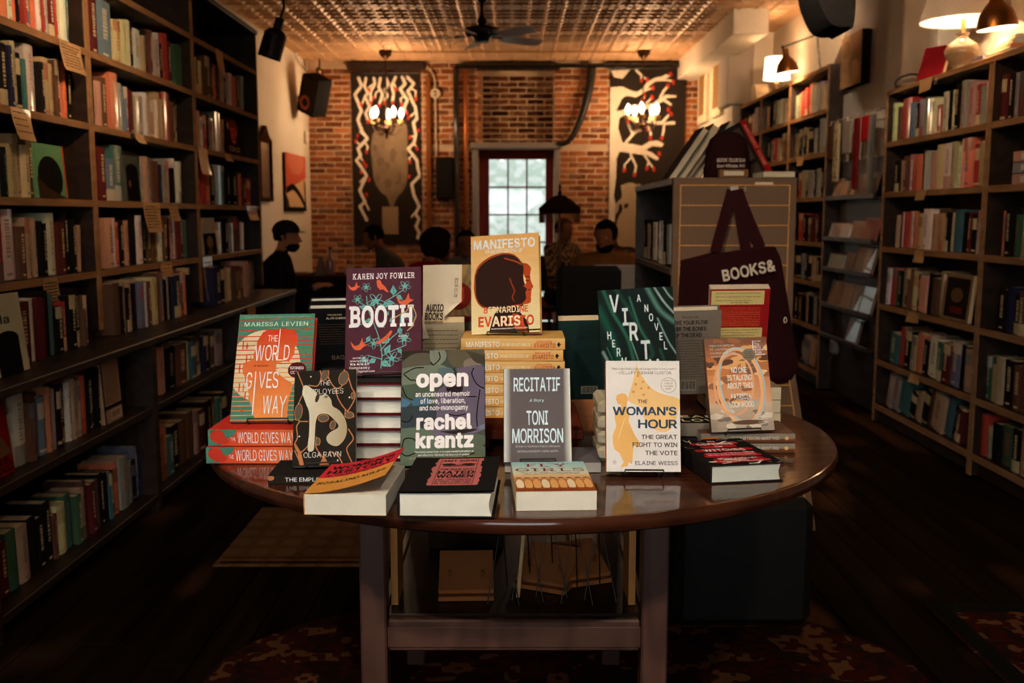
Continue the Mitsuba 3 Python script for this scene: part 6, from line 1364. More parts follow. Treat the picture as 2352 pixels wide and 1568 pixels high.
for p, w_ in (([(1040, 690), (1070, 760), (1005, 840), (1065, 990), (1030, 1070), (1075, 1190), (1120, 1245), (1030, 1340), (1055, 1400), (1015, 1450), (1060, 1510), (1110, 1590), (1045, 1730), (1095, 1840), (1045, 1880), (1110, 2010)], 3.6), ([(1110, 690), (1095, 760), (1125, 830), (1098, 862), (1145, 950), (1105, 1010), (1130, 1080)], 3.2), ([(1098, 862), (1070, 930)], 2.2), ([(1185, 690), (1195, 740), (1150, 820), (1155, 900)], 3.2), ([(1190, 740), (1140, 770), (1140, 800)], 2), ([(1245, 690), (1230, 770), (1265, 840), (1235, 925)], 3.2), ([(1240, 790), (1200, 830), (1195, 870)], 2), ([(1300, 690), (1320, 740), (1290, 800), (1310, 850), (1285, 900)], 3.2), ([(1390, 680), (1350, 760), (1370, 830), (1360, 900)], 3.2), ([(1370, 730), (1392, 780)], 2),
              ([(1450, 680), (1480, 740), (1430, 790), (1500, 890), (1465, 970), (1490, 1005)], 3.6), ([(1470, 850), (1435, 880), (1445, 930)], 2), ([(1500, 680), (1560, 740), (1505, 810), (1575, 960), (1590, 1060), (1555, 1100), (1580, 1210), (1560, 1290), (1505, 1340), (1590, 1450), (1600, 1530), (1620, 1590), (1540, 1670), (1560, 1770), (1612, 1880), (1575, 1950), (1610, 2000), (1580, 2070), (1612, 2130), (1597, 2180)], 3.6), ([(1530, 780), (1580, 810), (1575, 870)], 2), ([(1575, 1000), (1530, 1040)], 2.2), ([(1570, 1220), (1530, 1230)], 2), ([(1560, 1290), (1590, 1330)], 2), ([(1545, 1400), (1515, 1430), (1525, 1460)], 2), ([(1100, 1290), (1125, 1320), (1110, 1370)], 2.2), ([(1120, 1245), (1050, 1180)], 1.6), ([(1045, 1300), (1010, 1270)], 2.4), ([(1050, 1410), (1085, 1470)], 2), ([(1095, 1840), (1130, 1910)], 2), ([(1110, 1590), (1050, 1650)], 2.4), ([(1612, 1880), (1540, 1980)], 2)): branch(p, w_)
for x, y in ((1140, 800), (1155, 920), (1065, 935), (1180, 870), (1235, 945), (1283, 915), (1360, 915), (1392, 795), (1445, 935), (1578, 880), (1495, 1010), (1510, 1055), (1128, 1090), (1030, 1220), (1012, 1270), (1525, 1235), (1590, 1340), (1525, 1465), (1110, 1370), (1085, 1470), (1105, 1500), (1605, 1170), (1060, 1560), (1135, 1630), (1515, 1600), (1110, 1770)):
    X_, Y_ = q((x, y))[0]; a.ell(X_, Y_, 1.7, 2.6, RB, rs.uniform(-30, 30))
hanging('tall dark hanging painted with white zigzag branches, left of the pipes on the brick wall', -1.885, -1.085, .94, 2.93, a)
q = Grid((1420, 630), (2065, 630), (1420, 2240), 88, 209)
a = Art(88, 209, lin((44, 37, 32)))
a.poly(q((1420, 790), (1520, 782), (1585, 812), (1650, 832), (1695, 800), (1735, 742), (1800, 706), (1870, 690), (1895, 672), (1915, 690), (1890, 716), (1940, 722), (1960, 745), (1900, 735), (1810, 736), (1760, 770), (1720, 830), (1640, 880), (1560, 862), (1520, 890), (1470, 1000), (1530, 990), (1580, 950), (1640, 940), (1700, 950), (1780, 930), (1840, 890), (1900, 855), (1990, 860), (1985, 878), (1910, 885), (1850, 930), (1790, 965), (1700, 990), (1600, 1010), (1500, 1060), (1490, 1150), (1530, 1280), (1600, 1290), (1700, 1310), (1760, 1270), (1830, 1262), (1890, 1290), (1870, 1320), (1790, 1310), (1730, 1345), (1790, 1370), (1850, 1420), (1830, 1440), (1740, 1395), (1640, 1380), (1510, 1360), (1480, 1420), (1478, 1600), (1460, 1760), (1480, 1850), (1470, 2000), (1430, 2060), (1420, 2060)), WB)
a.poly(q((1420, 640), (1590, 635), (1520, 715), (1450, 700)), WB)
for p, w_ in (([(1640, 640), (1690, 690), (1685, 720)], 3), ([(1690, 690), (1730, 720)], 2.2), ([(1900, 700), (1935, 680)], 2.6), ([(1720, 820), (1780, 795)], 2), ([(1850, 880), (1880, 820), (1915, 780)], 3), ([(1680, 930), (1710, 880), (1710, 860)], 2.2), ([(1730, 930), (1780, 880)], 2.2), ([(1880, 900), (1940, 940)], 3), ([(1800, 1000), (1700, 950)], 2), ([(1770, 1040), (1810, 1105), (1970, 1105)], 4), ([(1870, 1100), (1920, 1040)], 3), ([(1890, 1110), (1880, 1200), (1870, 1230)], 2.4), ([(1560, 1280), (1630, 1190), (1700, 1160)], 3.4), ([(1620, 1210), (1580, 1120)], 2.4), ([(1750, 1140), (1775, 1200), (1770, 1230)], 2.6), ([(1600, 1380), (1650, 1490), (1640, 1560)], 2.6), ([(1610, 1410), (1550, 1480), (1550, 1520)], 2.2), ([(1720, 1390), (1760, 1450), (1745, 1500)], 2.4), ([(1760, 1450), (1800, 1510)], 2.2)): branch(p, w_)
for x, y in ((1690, 725), (1735, 725), (1935, 675), (1960, 745), (1785, 795), (1915, 775), (1710, 855), (1780, 878), (1700, 900), (1920, 985), (1945, 1025), (1575, 1090), (1735, 1160), (1770, 1240), (1870, 1240), (1640, 1570), (1550, 1530), (1745, 1510), (1805, 1520), (1850, 1380)):
    X_, Y_ = q((x, y))[0]; a.ell(X_, Y_, 1.9, 3.0, RB, rs.uniform(-30, 30))
a.poly(spline(q((1520, 1665), (1600, 1640), (1660, 1660), (1700, 1700), (1720, 2200), (1600, 2220), (1500, 2200), (1490, 2000), (1540, 1880), (1510, 1830), (1500, 1900), (1470, 1920), (1480, 1830), (1530, 1770), (1520, 1665)), 4), lin((170, 150, 122)))
a.ell(*q((1570, 1850))[0], 2.5, 3.5, lin((60, 50, 42)), 30)
hanging('tall dark hanging painted with a white tree and red buds, right of the brick pier', 1.155, 2.04, .89, 2.98, a)
k = thing('paper_notice', 'blank pale paper pinned on the left hanging', 'notice'); part(k, 'sheet', G().box(-1.545, -1.355, 11.952, 11.957, 1.06, 1.385, lin((150, 126, 98)), ch=.001), 'm_matte')

# chandeliers
def chandelier(label, cx, cz, cy=11.2, n=5, R=.165, ph=.3):
    k = thing('chandelier', label, 'chandelier'); IR = lin((70, 46, 28))
    part(k, 'canopy', G().lathe([(0, CEIL - .02), (.075, CEIL - .02), (.06, CEIL - .06), (.02, CEIL - .10), (0, CEIL - .1)], IR, M=trans(cx, cy, 0)), 'm_metal', smooth=True)
    pts = np.array([(cx, cy, z) for z in np.linspace(CEIL - .1, cz - .12, 12)]); part(k, 'rod', G().tube(pts, .006 + .003 * (np.arange(12) % 2), IR), 'm_metal')
    part(k, 'body', G().lathe([(0, cz - .27), (.008, cz - .26), (.02, cz - .235), (.006, cz - .22), (.03, cz - .19), (.04, cz - .16), (.02, cz - .13), (.008, cz - .10), (0, cz - .10)], IR, M=trans(cx, cy, 0)), 'm_metal', smooth=True)
    part(k, 'ring', G().tube([(cx + .11 * math.cos(t), cy + .11 * math.sin(t), cz - .125) for t in np.arange(24) * math.pi / 12], .006, IR, closed=True), 'm_metal')
    for i in range(n):
        t = ph + i * 2 * math.pi / n; c_, s_ = math.cos(t), math.sin(t)
        P_ = lambda r, z: (cx + r * c_, cy + r * s_, z)
        ar = part(k, 'arm', G().tube(spline([P_(.02, cz - .17), P_(.07, cz - .22), P_(.12, cz - .20), P_(R, cz - .13), P_(R, cz - .09)], 5), .0055, IR), 'm_metal')
        part(ar, 'scroll', G().tube(spline([P_(.05, cz - .2), P_(.085, cz - .15), P_(.06, cz - .125), P_(.045, cz - .15)], 5), .004, IR), 'm_metal')
        cd = part(k, 'candle', G().lathe([(0, cz - .095), (.03, cz - .095), (.046, cz - .06), (.044, cz - .056), (.012, cz - .075), (.011, cz - .035), (0, cz - .035)], lin((200, 160, 110)), n=14, M=trans(*P_(R, 0))), 'm_print')
        b = part(k, 'bulb', G().lathe([(0, -.035), (.012, -.033), (.024, -.012), (.030, .012), (.027, .036), (.014, .062), (.004, .078), (0, .08)], n=16, M=trans(*P_(R, cz))), 'm_black', nocol=True, smooth=True)
        scene[b]['emitter'] = {'type': 'area', 'radiance': rgb(*(np.array(WARM) * BULB))}
chandelier('iron chandelier with five lit candle bulbs in front of the left hanging', -1.385, 2.385)
chandelier('iron chandelier with five lit candle bulbs in front of the right hanging', 1.44, 2.42, ph=.75)

# ceiling fan
k = thing('ceiling_fan', 'dark ceiling fan with five pale blades', 'fan'); fx_, fy_, fd = -.246, 8.4, -.155; FB = (.018, .014, .012)
part(k, 'canopy', G().lathe([(0, CEIL - .01), (.07, CEIL - .012), (.062, CEIL - .05), (.03, CEIL - .075), (0, CEIL - .075)], FB, M=trans(fx_, fy_, .0)), 'm_black', smooth=True, nocol=True)
part(k, 'downrod', G().tube([(fx_, fy_, CEIL - .07), (fx_, fy_, 2.965 + fd)], .016, FB).lathe([(.03, 2.985 + fd), (.045, 3.0 + fd), (.018, 3.06 + fd)], FB, M=trans(fx_, fy_, 0)), 'm_black', nocol=True)
part(k, 'motor', G().lathe([(0, 2.985), (.03, 2.985), (.05, 2.965), (.135, 2.955), (.145, 2.935), (.14, 2.905), (.09, 2.892), (.07, 2.87), (.06, 2.845), (0, 2.84)], FB, n=36, M=trans(fx_, fy_, fd)), 'm_black', smooth=30, nocol=True)
for i in range(5):
    an = 8 + i * 72; M = trans(fx_, fy_, 2.885 + fd) @ rot(RZ, an - 50) @ np.diag([.92, .92, 1, 1.0]) @ rot(RX, -14)
    bl = part(k, 'blade', G().prism(Polygon([(.20, -.05), (.30, -.066), (.55, -.07), (.60, -.055), (.62, -.0), (.60, .055), (.55, .07), (.30, .066), (.20, .05)]), -.003, .003, lin((236, 242, 248))).xf(M @ rot(RX, 90)), 'm_gloss')
    part(bl, 'blade_iron', G().box(.07, .24, -.018, .018, .003, .009, FB, ch=.002).xf(M), 'm_black', nocol=True)

# pipes and conduit on the back wall
def pipe(name, label, pts, r, col, mat='m_metal', cat='pipe'):
    k = thing(name, label, cat); part(k, 'run', G().tube(pts, r, lin(col), n=12), mat, smooth=30 if False else False); return k
k = pipe('copper_pipe', 'brown vertical pipe on the back wall left of the door', [(-.545, 11.93, .02), (-.545, 11.93, 3.02)], .026, (150, 84, 44)); part(k, 'collar', G().lathe([(.026, 2.98), (.05, 2.985), (.05, 3.02), (.026, 3.03)], lin((190, 140, 90)), M=trans(-.545, 11.93, 0)), 'm_metal'); part(k, 'collar', G().lathe([(.026, .92), (.034, .925), (.034, .96), (.026, .965)], lin((130, 70, 40)), M=trans(-.545, 11.93, 0)), 'm_metal')
pipe('black_pipe', 'black vertical pipe beside the brown one', [(-.655, 11.93, .02), (-.655, 11.93, 3.0)], .034, (24, 20, 18), 'm_gloss')
pipe('black_pipe', 'black horizontal pipe along the top of the back wall', [(-.66, 11.86, 3.0), (1.98, 11.86, 3.015)], .028, (24, 20, 18), 'm_gloss')
k = pipe('conduit', 'grey conduit with a round outlet box, left of the black pipe', spline([(-1.0, 11.965, 3.02), (-.93, 11.965, 2.93), (-.905, 11.965, 2.85), (-.90, 11.965, 2.72), (-.895, 11.965, 2.1), (-.893, 11.965, 1.98)]), .010, (176, 158, 130), 'm_print', 'conduit'); part(k, 'outlet_box', G().lathe([(0, -.02), (.055, -.02), (.06, -.012), (.06, .015), (0, .015)], lin((176, 160, 136)), n=20).xf(trans(-.90, 11.955, 2.70) @ rot(RX, 90)), 'm_print')
for dz in (-.018, .018): part(k, 'socket', G().ball((-.90, 11.932, 2.70 + dz), (.012, .004, .012), (.05, .04, .03)), 'm_black')
pipe('ceiling_conduit', 'pale conduit running along the ceiling between the chandeliers', [(-1.31, 11.2, 3.055), (1.36, 11.2, 3.055)], .010, (190, 150, 100), 'm_print', 'conduit')
k = thing('wall_post', 'wooden post on the brick wall right of the left hanging', 'post'); part(k, 'post', G().box(-1.01, -.955, 11.93, 11.985, .02, 2.9, lin((116, 66, 36)), ch=.006), 'm_print')
k = thing('fuse_box', 'black electrical panel on the back wall below the conduit', 'panel'); part(k, 'case', G().box(-.90, -.70, 11.90, 11.985, 1.48, 1.97, (.012, .011, .010), ch=.01), 'm_matte'); part(k, 'edge', G().box(-.90, -.70, 11.895, 11.90, 1.965, 1.975, lin((150, 84, 40))), 'm_print')
k = thing('hanging_hose', 'thick black hose drooping from the ceiling across the brick wall', 'hose'); part(k, 'hose', G().tube(spline([(.93, 11.90, 3.0), (.90, 11.89, 2.75), (.82, 11.88, 2.45), (.72, 11.88, 2.22), (.62, 11.88, 2.12), (.53, 11.90, 2.13)]), np.linspace(.055, .022, 41), (.02, .014, .010), n=10), 'm_black', nocol=True, smooth=True)

# left wall: speaker, mirror, picture, thermostat
k = thing('wall_speaker', 'tilted black speaker on a bracket on the cream left wall', 'speaker'); M = trans(-2.19, 11.25, 2.60) @ rot(RY, 12) @ rot(RZ, -35) @ rot(RX, 14) @ rot(RY, 14)
part(k, 'cabinet', G().box(-.13, .13, -.10, .12, -.21, .21, (.012, .011, .010), ch=.01), 'm_matte', M); part(k, 'grille', G().box(-.115, .115, -.112, -.10, -.195, .195, (.02, .014, .010), ch=.004), 'm_matte', M); part(k, 'cone', G().lathe([(0, -.01), (.05, .0), (.075, .012), (.08, .0)], lin((150, 76, 50)), n=24).xf(M @ trans(0, -.113, -.08) @ rot(RX, 90)), 'm_print')
part(k, 'bracket', G().tube([(-2.40, 11.5, 2.60), (-2.24, 11.34, 2.60)], .022, (.02, .02, .02)), 'm_black', nocol=True)
k = thing('wall_mirror', 'dark framed mirror with a carved crest at the near end of the left wall', 'mirror'); m = np.eye(4); an = math.atan2(.15, 5.05)
def wallm(y, z): x = -2.55 + (y - 7.0) * .15 / 5.05; return trans(x + .012, y, z) @ rot(RZ, 90 - math.degrees(an))      # local x along +y, -y... outward
M = wallm(9.75, 1.42)
part(k, 'frame', G().box(0, .45, -.03, 0, 0, .04, lin((60, 36, 22)), ch=.006).box(0, .45, -.03, 0, .58, .62, lin((60, 36, 22)), ch=.006).box(0, .04, -.03, 0, 0, .62, lin((60, 36, 22)), ch=.006).box(.41, .45, -.03, 0, 0, .62, lin((60, 36, 22)), ch=.006), 'm_print', M); part(k, 'crest', G().prism(Polygon([(.05, .62), (.12, .66), (.2, .74), (.25, .74), (.33, .66), (.4, .62)]), -.03, 0, lin((60, 36, 22))), 'm_print', M); part(k, 'glass', G().box(.04, .41, -.008, -.004, .04, .58, lin((150, 120, 90))), 'm_metal', M)
k = thing('abstract_picture', 'narrow red and black abstract picture on the cream left wall', 'picture'); M = wallm(10.72, 1.33)
a = Art(92, 62, lin((206, 168, 124))); a.poly([(0, 0), (92, 0), (92, 24), (60, 30), (20, 36), (0, 40)], lin((188, 84, 62))); a.ell(46, 8, 36, 14, lin((196, 110, 84))); a.line([(4, 40), (30, 36), (60, 44), (84, 56)], 7, lin((34, 24, 20)), True); a.poly([(0, 44), (10, 50), (16, 62), (0, 62)], lin((60, 44, 34))); a.line([(0, 60), (92, 60)], 5, lin((30, 22, 18))); a.line([(84, 30), (88, 62)], 6, lin((30, 22, 18)))
part(k, 'canvas', G().box(0, .92, -.022, 0, 0, .62, lin((50, 36, 28)), ch=.002), 'm_matte', M); part(k, 'painting', a.build().xf(trans(0, -.022, 0)), 'm_matte', M)
k = thing('thermostat', 'small white box on the left wall beside the brick corner', 'thermostat'); part(k, 'body', G().box(0, .10, -.03, 0, 0, .13, lin((214, 200, 176)), ch=.006), 'm_print', wallm(11.72, 2.12))
k = thing('wall_cable', 'thin dark cable running down to the tilted wall speaker', 'cable'); part(k, 'cable', G().tube(spline([(-2.32, 10.9, 3.02), (-2.30, 11.0, 2.92), (-2.24, 11.15, 2.84), (-2.2, 11.3, 2.80)]), .005, (.03, .02, .015), n=6), 'm_matte')
k = thing('corner_light', 'small metal spotlight at the ceiling corner by the brick wall', 'spotlight'); part(k, 'head', G().lathe([(.0, 0), (.05, 0), (.055, .06), (.03, .12), (0, .12)], lin((110, 80, 56)), M=trans(-2.22, 11.8, 2.88) @ rot(RX, 60)), 'm_metal', smooth=True); part(k, 'stem', G().tube([(-2.22, 11.78, 2.95), (-2.22, 11.8, CEIL)], .01, (.03, .02, .02)), 'm_black', nocol=True)
# track light in view
k = thing('track_light', 'black cylindrical track light above the far left bookcase', 'track light'); p0 = np.array([-1.47, 6.5, 2.50]); d = np.array([-.32, 0.05, -.95]); d /= np.linalg.norm(d); x_ = np.cross([0, 1, 0], d); x_ /= np.linalg.norm(x_); M = np.eye(4); M[:3, 0] = x_; M[:3, 1] = np.cross(d, x_); M[:3, 2] = d; M[:3, 3] = p0
part(k, 'shade', G().lathe([(0, -.02), (.028, -.02), (.03, .05), (.05, .06), (.072, .085), (.074, .24), (.070, .24), (.066, .10), (0, .09)], (.02, .02, .02), n=28, M=M), 'm_black', smooth=30, nocol=True); part(k, 'stem', G().tube([p0, p0 + [.03, 0, .08], (p0[0] + .03, 6.5, CEIL)], .009, (.02, .02, .02)), 'm_black', nocol=True)
k = thing('light_track', 'black light track on the ceiling along the left side', 'track'); part(k, 'rail', G().box(-1.46, -1.42, 3.0, 7.2, CEIL - .035, CEIL + .004, (.02, .02, .02), ch=.003), 'm_black', nocol=True)

# fringed floor lamp
k = thing('floor_lamp', 'unlit floor lamp with a dark fringed shade in front of the door', 'lamp'); lx, ly = .428, 9.0; DK = lin((34, 22, 16))
part(k, 'pole', G().lathe([(.16, 0), (.16, .02), (.03, .05), (.014, .08), (.013, 1.2), (.018, 1.22), (.010, 1.25), (.010, 1.46), (0, 1.46)], lin((90, 66, 44)), n=20, M=trans(lx, ly, 0)), 'm_metal', smooth=30)
part(k, 'shade', G().lathe([(.185, 1.295), (.19, 1.345), (.12, 1.41), (.05, 1.455), (.045, 1.46)], DK, n=32, M=trans(lx, ly, 0)), 'm_cloth', smooth=30); part(k, 'finial', G().lathe([(.012, 1.45), (.02, 1.48), (.008, 1.51), (.014, 1.54), (0, 1.57)], DK, n=14, M=trans(lx, ly, 0)), 'm_print', smooth=True)
g = G()
for i in range(64):
    t = i * 2 * math.pi / 64; X_, Y_ = lx + .183 * math.cos(t), ly + .183 * math.sin(t); g.tube([(X_, Y_, 1.30), (X_, Y_, 1.215)], .0035, lin((120, 84, 50)), n=4)
part(k, 'fringe', g, 'm_matte'); labels[k + '__fringe'] = {'kind': 'stuff'}

# cafe furniture
def cafe_table(label, x0, x1, y0, y1, z=.75):
    k = thing('cafe_table', label, 'table'); part(k, 'top', G().box(x0, x1, y0, y1, z - .03, z, lin((46, 28, 20)), ch=.005), 'm_print')
    part(k, 'column', G().tube([((x0 + x1) / 2, (y0 + y1) / 2, .03), ((x0 + x1) / 2, (y0 + y1) / 2, z - .03)], .03, (.02, .02, .02)), 'm_black', nocol=True); part(k, 'foot', G().box((x0 + x1) / 2 - .22, (x0 + x1) / 2 + .22, (y0 + y1) / 2 - .22, (y0 + y1) / 2 + .22, .001, .03, (.02, .02, .02), ch=.008), 'm_black', nocol=True)
cafe_table('dark table with bottles and cups against the back left, below the left hanging', -2.05, -1.0, 8.75, 9.35)
part('cafe_table', 'front_panel', G().box(-2.05, -1.0, 8.75, 8.78, .002, .72, lin((26, 18, 14)), ch=.004), 'm_print')
cafe_table('dark table in front of the bespectacled person', -.75, -.15, 7.55, 8.1)
cafe_table('dark table carrying the laptop, at the right', .45, 1.0, 6.6, 7.1)
def chair(label, x, y, ang, col=(.02, .016, .013), h=.88, group=None):
    k = thing('chair', label, 'chair', group); M = trans(x, y, 0) @ rot(RZ, ang)
    part(k, 'seat', G().box(-.21, .21, -.20, .21, .345, .372, col, ch=.008), 'm_print', M)
    part(k, 'backrest', G().box(-.20, .20, .20, .225, .52, h, col, ch=.01), 'm_print', M)
    for sx in (-1, 1):
        part(k, 'leg', G().tube([(sx * .18, -.17, .42), (sx * .19, -.18, .001)], .016, col), 'm_print', M); part(k, 'leg', G().tube([(sx * .19, .19, .001), (sx * .18, .205, .42), (sx * .18, .212, h - .05)], .016, col), 'm_print', M)
k = thing('office_chair', 'empty black padded chair with its high back to us, beside the floor lamp', 'chair'); M = trans(.46, 6.05, 0)
part(k, 'backrest', G().box(-.20, .18, -.26, -.18, .50, .99, (.012, .012, .012), ch=.05), 'm_cloth', M); part(k, 'seat', G().box(-.23, .23, -.2, .26, .42, .50, (.012, .012, .012), ch=.03), 'm_cloth', M); part(k, 'column', G().tube([(0, 0, .08), (0, 0, .42)], .025, (.02, .02, .02)), 'm_black', M, nocol=True)
for i in range(5): part(k, 'foot', G().tube([(0, 0, .10), (.27 * math.cos(i * 1.2566), .27 * math.sin(i * 1.2566), .03)], .016, (.02, .02, .02)), 'm_black', M, nocol=True)
part(k, 'bracket', G().box(-.03, .03, -.2, -.15, .44, .6, (.02, .02, .02)), 'm_black', M, nocol=True)

# people
def person(label, x, y, ang, cloth, skin, lean=8, hair=(20, 15, 13), style='short', head=(0, 0), arms='table', trousers=(26, 24, 26), pattern=None):
    k = thing('person', label, 'person'); M = trans(x, y, .03) @ np.diag([.93, .93, .93, 1.0]) @ rot(RZ, ang)
    ln = math.radians(lean); up = lambda h: np.array([0, -math.sin(ln) * h, .50 + math.cos(ln) * h])
    ch, nk, hd = up(.36), up(.56), up(.56) + np.array([0, -.02 - .0015 * lean, .135])
    J = {'pel': (np.array([0, .0, .52]), .145), 'wst': (up(.17), .13), 'chs': (ch, .15), 'nkb': (up(.52), .07), 'nk': (nk + [0, 0, .02], .052)}
    B = [('pel', 'wst'), ('wst', 'chs'), ('chs', 'nkb'), ('nkb', 'nk')]
    wr = {}
    for s, n in ((-1, 'l'), (1, 'r')):
        sh = up(.49) + [s * .175, 0, 0]; el = up(.22) + [s * .25, -.10 - .06 * (arms == 'table'), -.02]
        w_ = np.array([s * .11, el[1] - .24, .745]) if arms == 'table' else np.array([s * .12, el[1] - .16, .60])
        if arms == 'chin' and s > 0: w_ = hd + [s * .07, -.10, -.14]
        wr[s] = (el, w_)
        J |= {'sh' + n: (sh, .068), 'el' + n: (el, .047), 'wr' + n: (w_, .030), 'hp' + n: (np.array([s * .09, 0, .50]), .095), 'kn' + n: (np.array([s * .13, -.44, .50]), .065), 'an' + n: (np.array([s * .13, -.42, .045]), .043), 'to' + n: (np.array([s * .14, -.56, -.012]), .035)}
        B += [('chs', 'sh' + n), ('nkb', 'sh' + n), ('sh' + n, 'el' + n), ('el' + n, 'wr' + n), ('pel', 'hp' + n), ('hp' + n, 'kn' + n), ('kn' + n, 'an' + n), ('an' + n, 'to' + n)]
    sp = lambda c, r: m3.Manifold.sphere(r, 18).translate(list(map(float, c)))
    bones = [m3.Manifold.batch_hull([sp(*J[a_]), sp(*J[b_])]) for a_, b_ in B]
    hp, hy = math.radians(head[0]), math.radians(head[1])
    RH = rot(RZ, head[1])[:3, :3] @ rot(RX, head[0])[:3, :3]
    H = lambda *v: hd + RH @ np.array(v)
    skull = m3.Manifold.batch_hull([sp(H(0, .018, .03), .083), sp(H(0, -.02, .025), .078), sp(H(0, -.045, -.055), .052), sp(H(0, -.065, -.088), .026), sp(H(.045, -.01, -.05), .03), sp(H(-.045, -.01, -.05), .03)])
    bones += [skull, m3.Manifold.batch_hull([sp(nk + [0, 0, .02], .05), sp(H(0, .02, -.03), .052)])]
    body = m3.Manifold.batch_boolean(bones, m3.OpType.Add).refine_to_length(.03)
    m_ = body.to_mesh(); tm = trimesh.Trimesh(m_.vert_properties[:, :3], m_.tri_verts); trimesh.smoothing.filter_taubin(tm, iterations=10)
    extra = [m3.Manifold.batch_hull([sp(H(0, -.088, .02), .010), sp(H(0, -.112, -.028), .013), sp(H(.012, -.094, -.032), .009), sp(H(-.012, -.094, -.032), .009)]), m3.Manifold.batch_hull([sp(H(.02, -.090, -.062), .007), sp(H(-.02, -.090, -.062), .007), sp(H(0, -.096, -.060), .008)])]
    for s in (-1, 1):
        extra.append(m3.Manifold.batch_hull([sp(H(s * .084, .012, .02), .010), sp(H(s * .082, .008, -.025), .008), sp(H(s * .092, .025, .012), .008)]))
        el, w_ = wr[s]; d = (w_ - el) / np.linalg.norm(w_ - el); sd = np.cross(d, [0, 0, 1]); sd /= np.linalg.norm(sd) + 1e-9; dn = np.cross(sd, d)
        pm = w_ + d * .075
        extra.append(m3.Manifold.batch_hull([sp(w_, .026), sp(pm + sd * .028, .013), sp(pm - sd * .028, .013)]))
        for j, L in enumerate((.062, .072, .066, .050)):
            b0 = pm + sd * (-.030 + .020 * j); b1 = b0 + d * L * .5 - dn * .004 * np.sign(dn[2]); b2 = b0 + d * L * .85 - dn * .02 * np.sign(dn[2])
            extra += [m3.Manifold.batch_hull([sp(b0, .0095), sp(b1, .0085)]), m3.Manifold.batch_hull([sp(b1, .0085), sp(b2, .0075)])]
        tb_ = w_ + d * .03 - sd * s * .028; extra.append(m3.Manifold.batch_hull([sp(tb_, .012), sp(tb_ + d * .04 - sd * s * .022, .0085)]))
    full = m3.Manifold(m3.Mesh(tm.vertices.astype(np.float32), tm.faces.astype(np.uint32)))
    full = m3.Manifold.batch_boolean([full] + extra, m3.OpType.Add).to_mesh()
    v, f = full.vert_properties[:, :3].astype(float), full.tri_verts
    col = np.tile(lin(cloth), (len(v), 1))
    if pattern: 
        st = (np.sin(v[:, 0] * 95) > .2) ^ (np.sin(v[:, 2] * 95) > .2); col[st] = lin(pattern)
    col[(v[:, 2] < .56) & (v[:, 1] < .3)] = lin(trousers); col[v[:, 2] < .04] = lin((30, 24, 20))
    sk = (v[:, 2] > nk[2] + .028) & (np.linalg.norm(v - hd, axis=1) < .2)
    for s in (-1, 1):
        el, w_ = wr[s]; d = (w_ - el) / np.linalg.norm(w_ - el); q_ = v - w_; sk |= (q_ @ d > -.005) & (np.linalg.norm(q_, axis=1) < .2)
    col[sk] = lin(skin)
    part(k, 'body', G().add(v, f, col), 'm_cloth', M, smooth=True)
    eyes = G()
    for s in (-1, 1): eyes.ball(H(s * .032, -.086, .008), (.012, .006, .007), lin((190, 176, 160)), 1).ball(H(s * .032, -.0915, .008), (.005, .003, .005), (.01, .01, .01), 1)
    part(k, 'eyes', eyes, 'm_print', M); part(k, 'lips', G().ball(H(0, -.099, -.062), (.022, .006, .006), lin((130, 70, 60)), 1), 'm_matte', M)
    hs = trimesh.creation.icosphere(3); p = hs.vertices.copy(); r_ = np.array([.094, .108, .105]); p2 = p * r_
    dz = meshkit.noise(p * 9, 3)[:, None]; p2 *= 1 + (.05 if style in ('curly', 'bush', 'long') else .02) * (dz - .5)
    if style == 'bush': p2 *= 1.22
    keep = (p2[:, 1] > -.058 + .03 * (style == 'cap')) | (p2[:, 2] > .052); low = p2[:, 2] > (-.11 if style in ('long', 'bush') else -.055); keep &= low
    p2[~keep] *= .82
    hv = np.array([H(*(a_ + np.array([0, .012, .026]))) for a_ in p2])
    part(k, 'hair', G().add(hv, hs.faces, lin(hair)), 'm_cloth', M, smooth=True)
    if style == 'long': part(k, 'ponytail', G().tube(spline([H(0, .10, .0), H(0, .13, -.08), H(.01, .12, -.22), H(.0, .10, -.34)]), [.04] * 8 + [.045] * 8 + [.03] * 9, lin(hair), n=10), 'm_cloth', M, smooth=True)
    if style == 'beard' or pattern == 'x': pass
    if style in ('beard', 'cap'):
        bs = trimesh.creation.icosphere(3); bp = bs.vertices * [.072, .062, .06]; bp = bp[:, :] ; sel = bp[:, 2] > .015; bp[sel] *= .7
        part(k, 'beard', G().add(np.array([H(*(a_ + np.array([0, -.042, -.066]))) for a_ in bp]), bs.faces, lin(hair)), 'm_cloth', M, smooth=True)
    if style == 'cap':
        pc = trimesh.creation.icosphere(3); cp = pc.vertices * [.104, .118, .098]; cp[:, 2] = np.maximum(cp[:, 2], -.012)
        cp_ = part(k, 'cap', G().add(np.array([H(*(a_ + np.array([0, .010, .052]))) for a_ in cp]), pc.faces, (.014, .013, .012)), 'm_cloth', M, smooth=True)
        br = Polygon([(.08 * math.cos(t), -.075 - .085 * math.sin(t)) for t in np.linspace(0, math.pi, 14)]); bb = G().prism(br, 0, .006, (.014, .013, .012))
        vv, ff, cc = bb.arrays(); part(cp_, 'brim', G().add(np.array([H(a_[0], a_[2], .050 + a_[1] - .25 * a_[0] ** 2 * 4 - .18 * max(0, -.1 - a_[2])) for a_ in vv]), ff, cc), 'm_cloth', M)
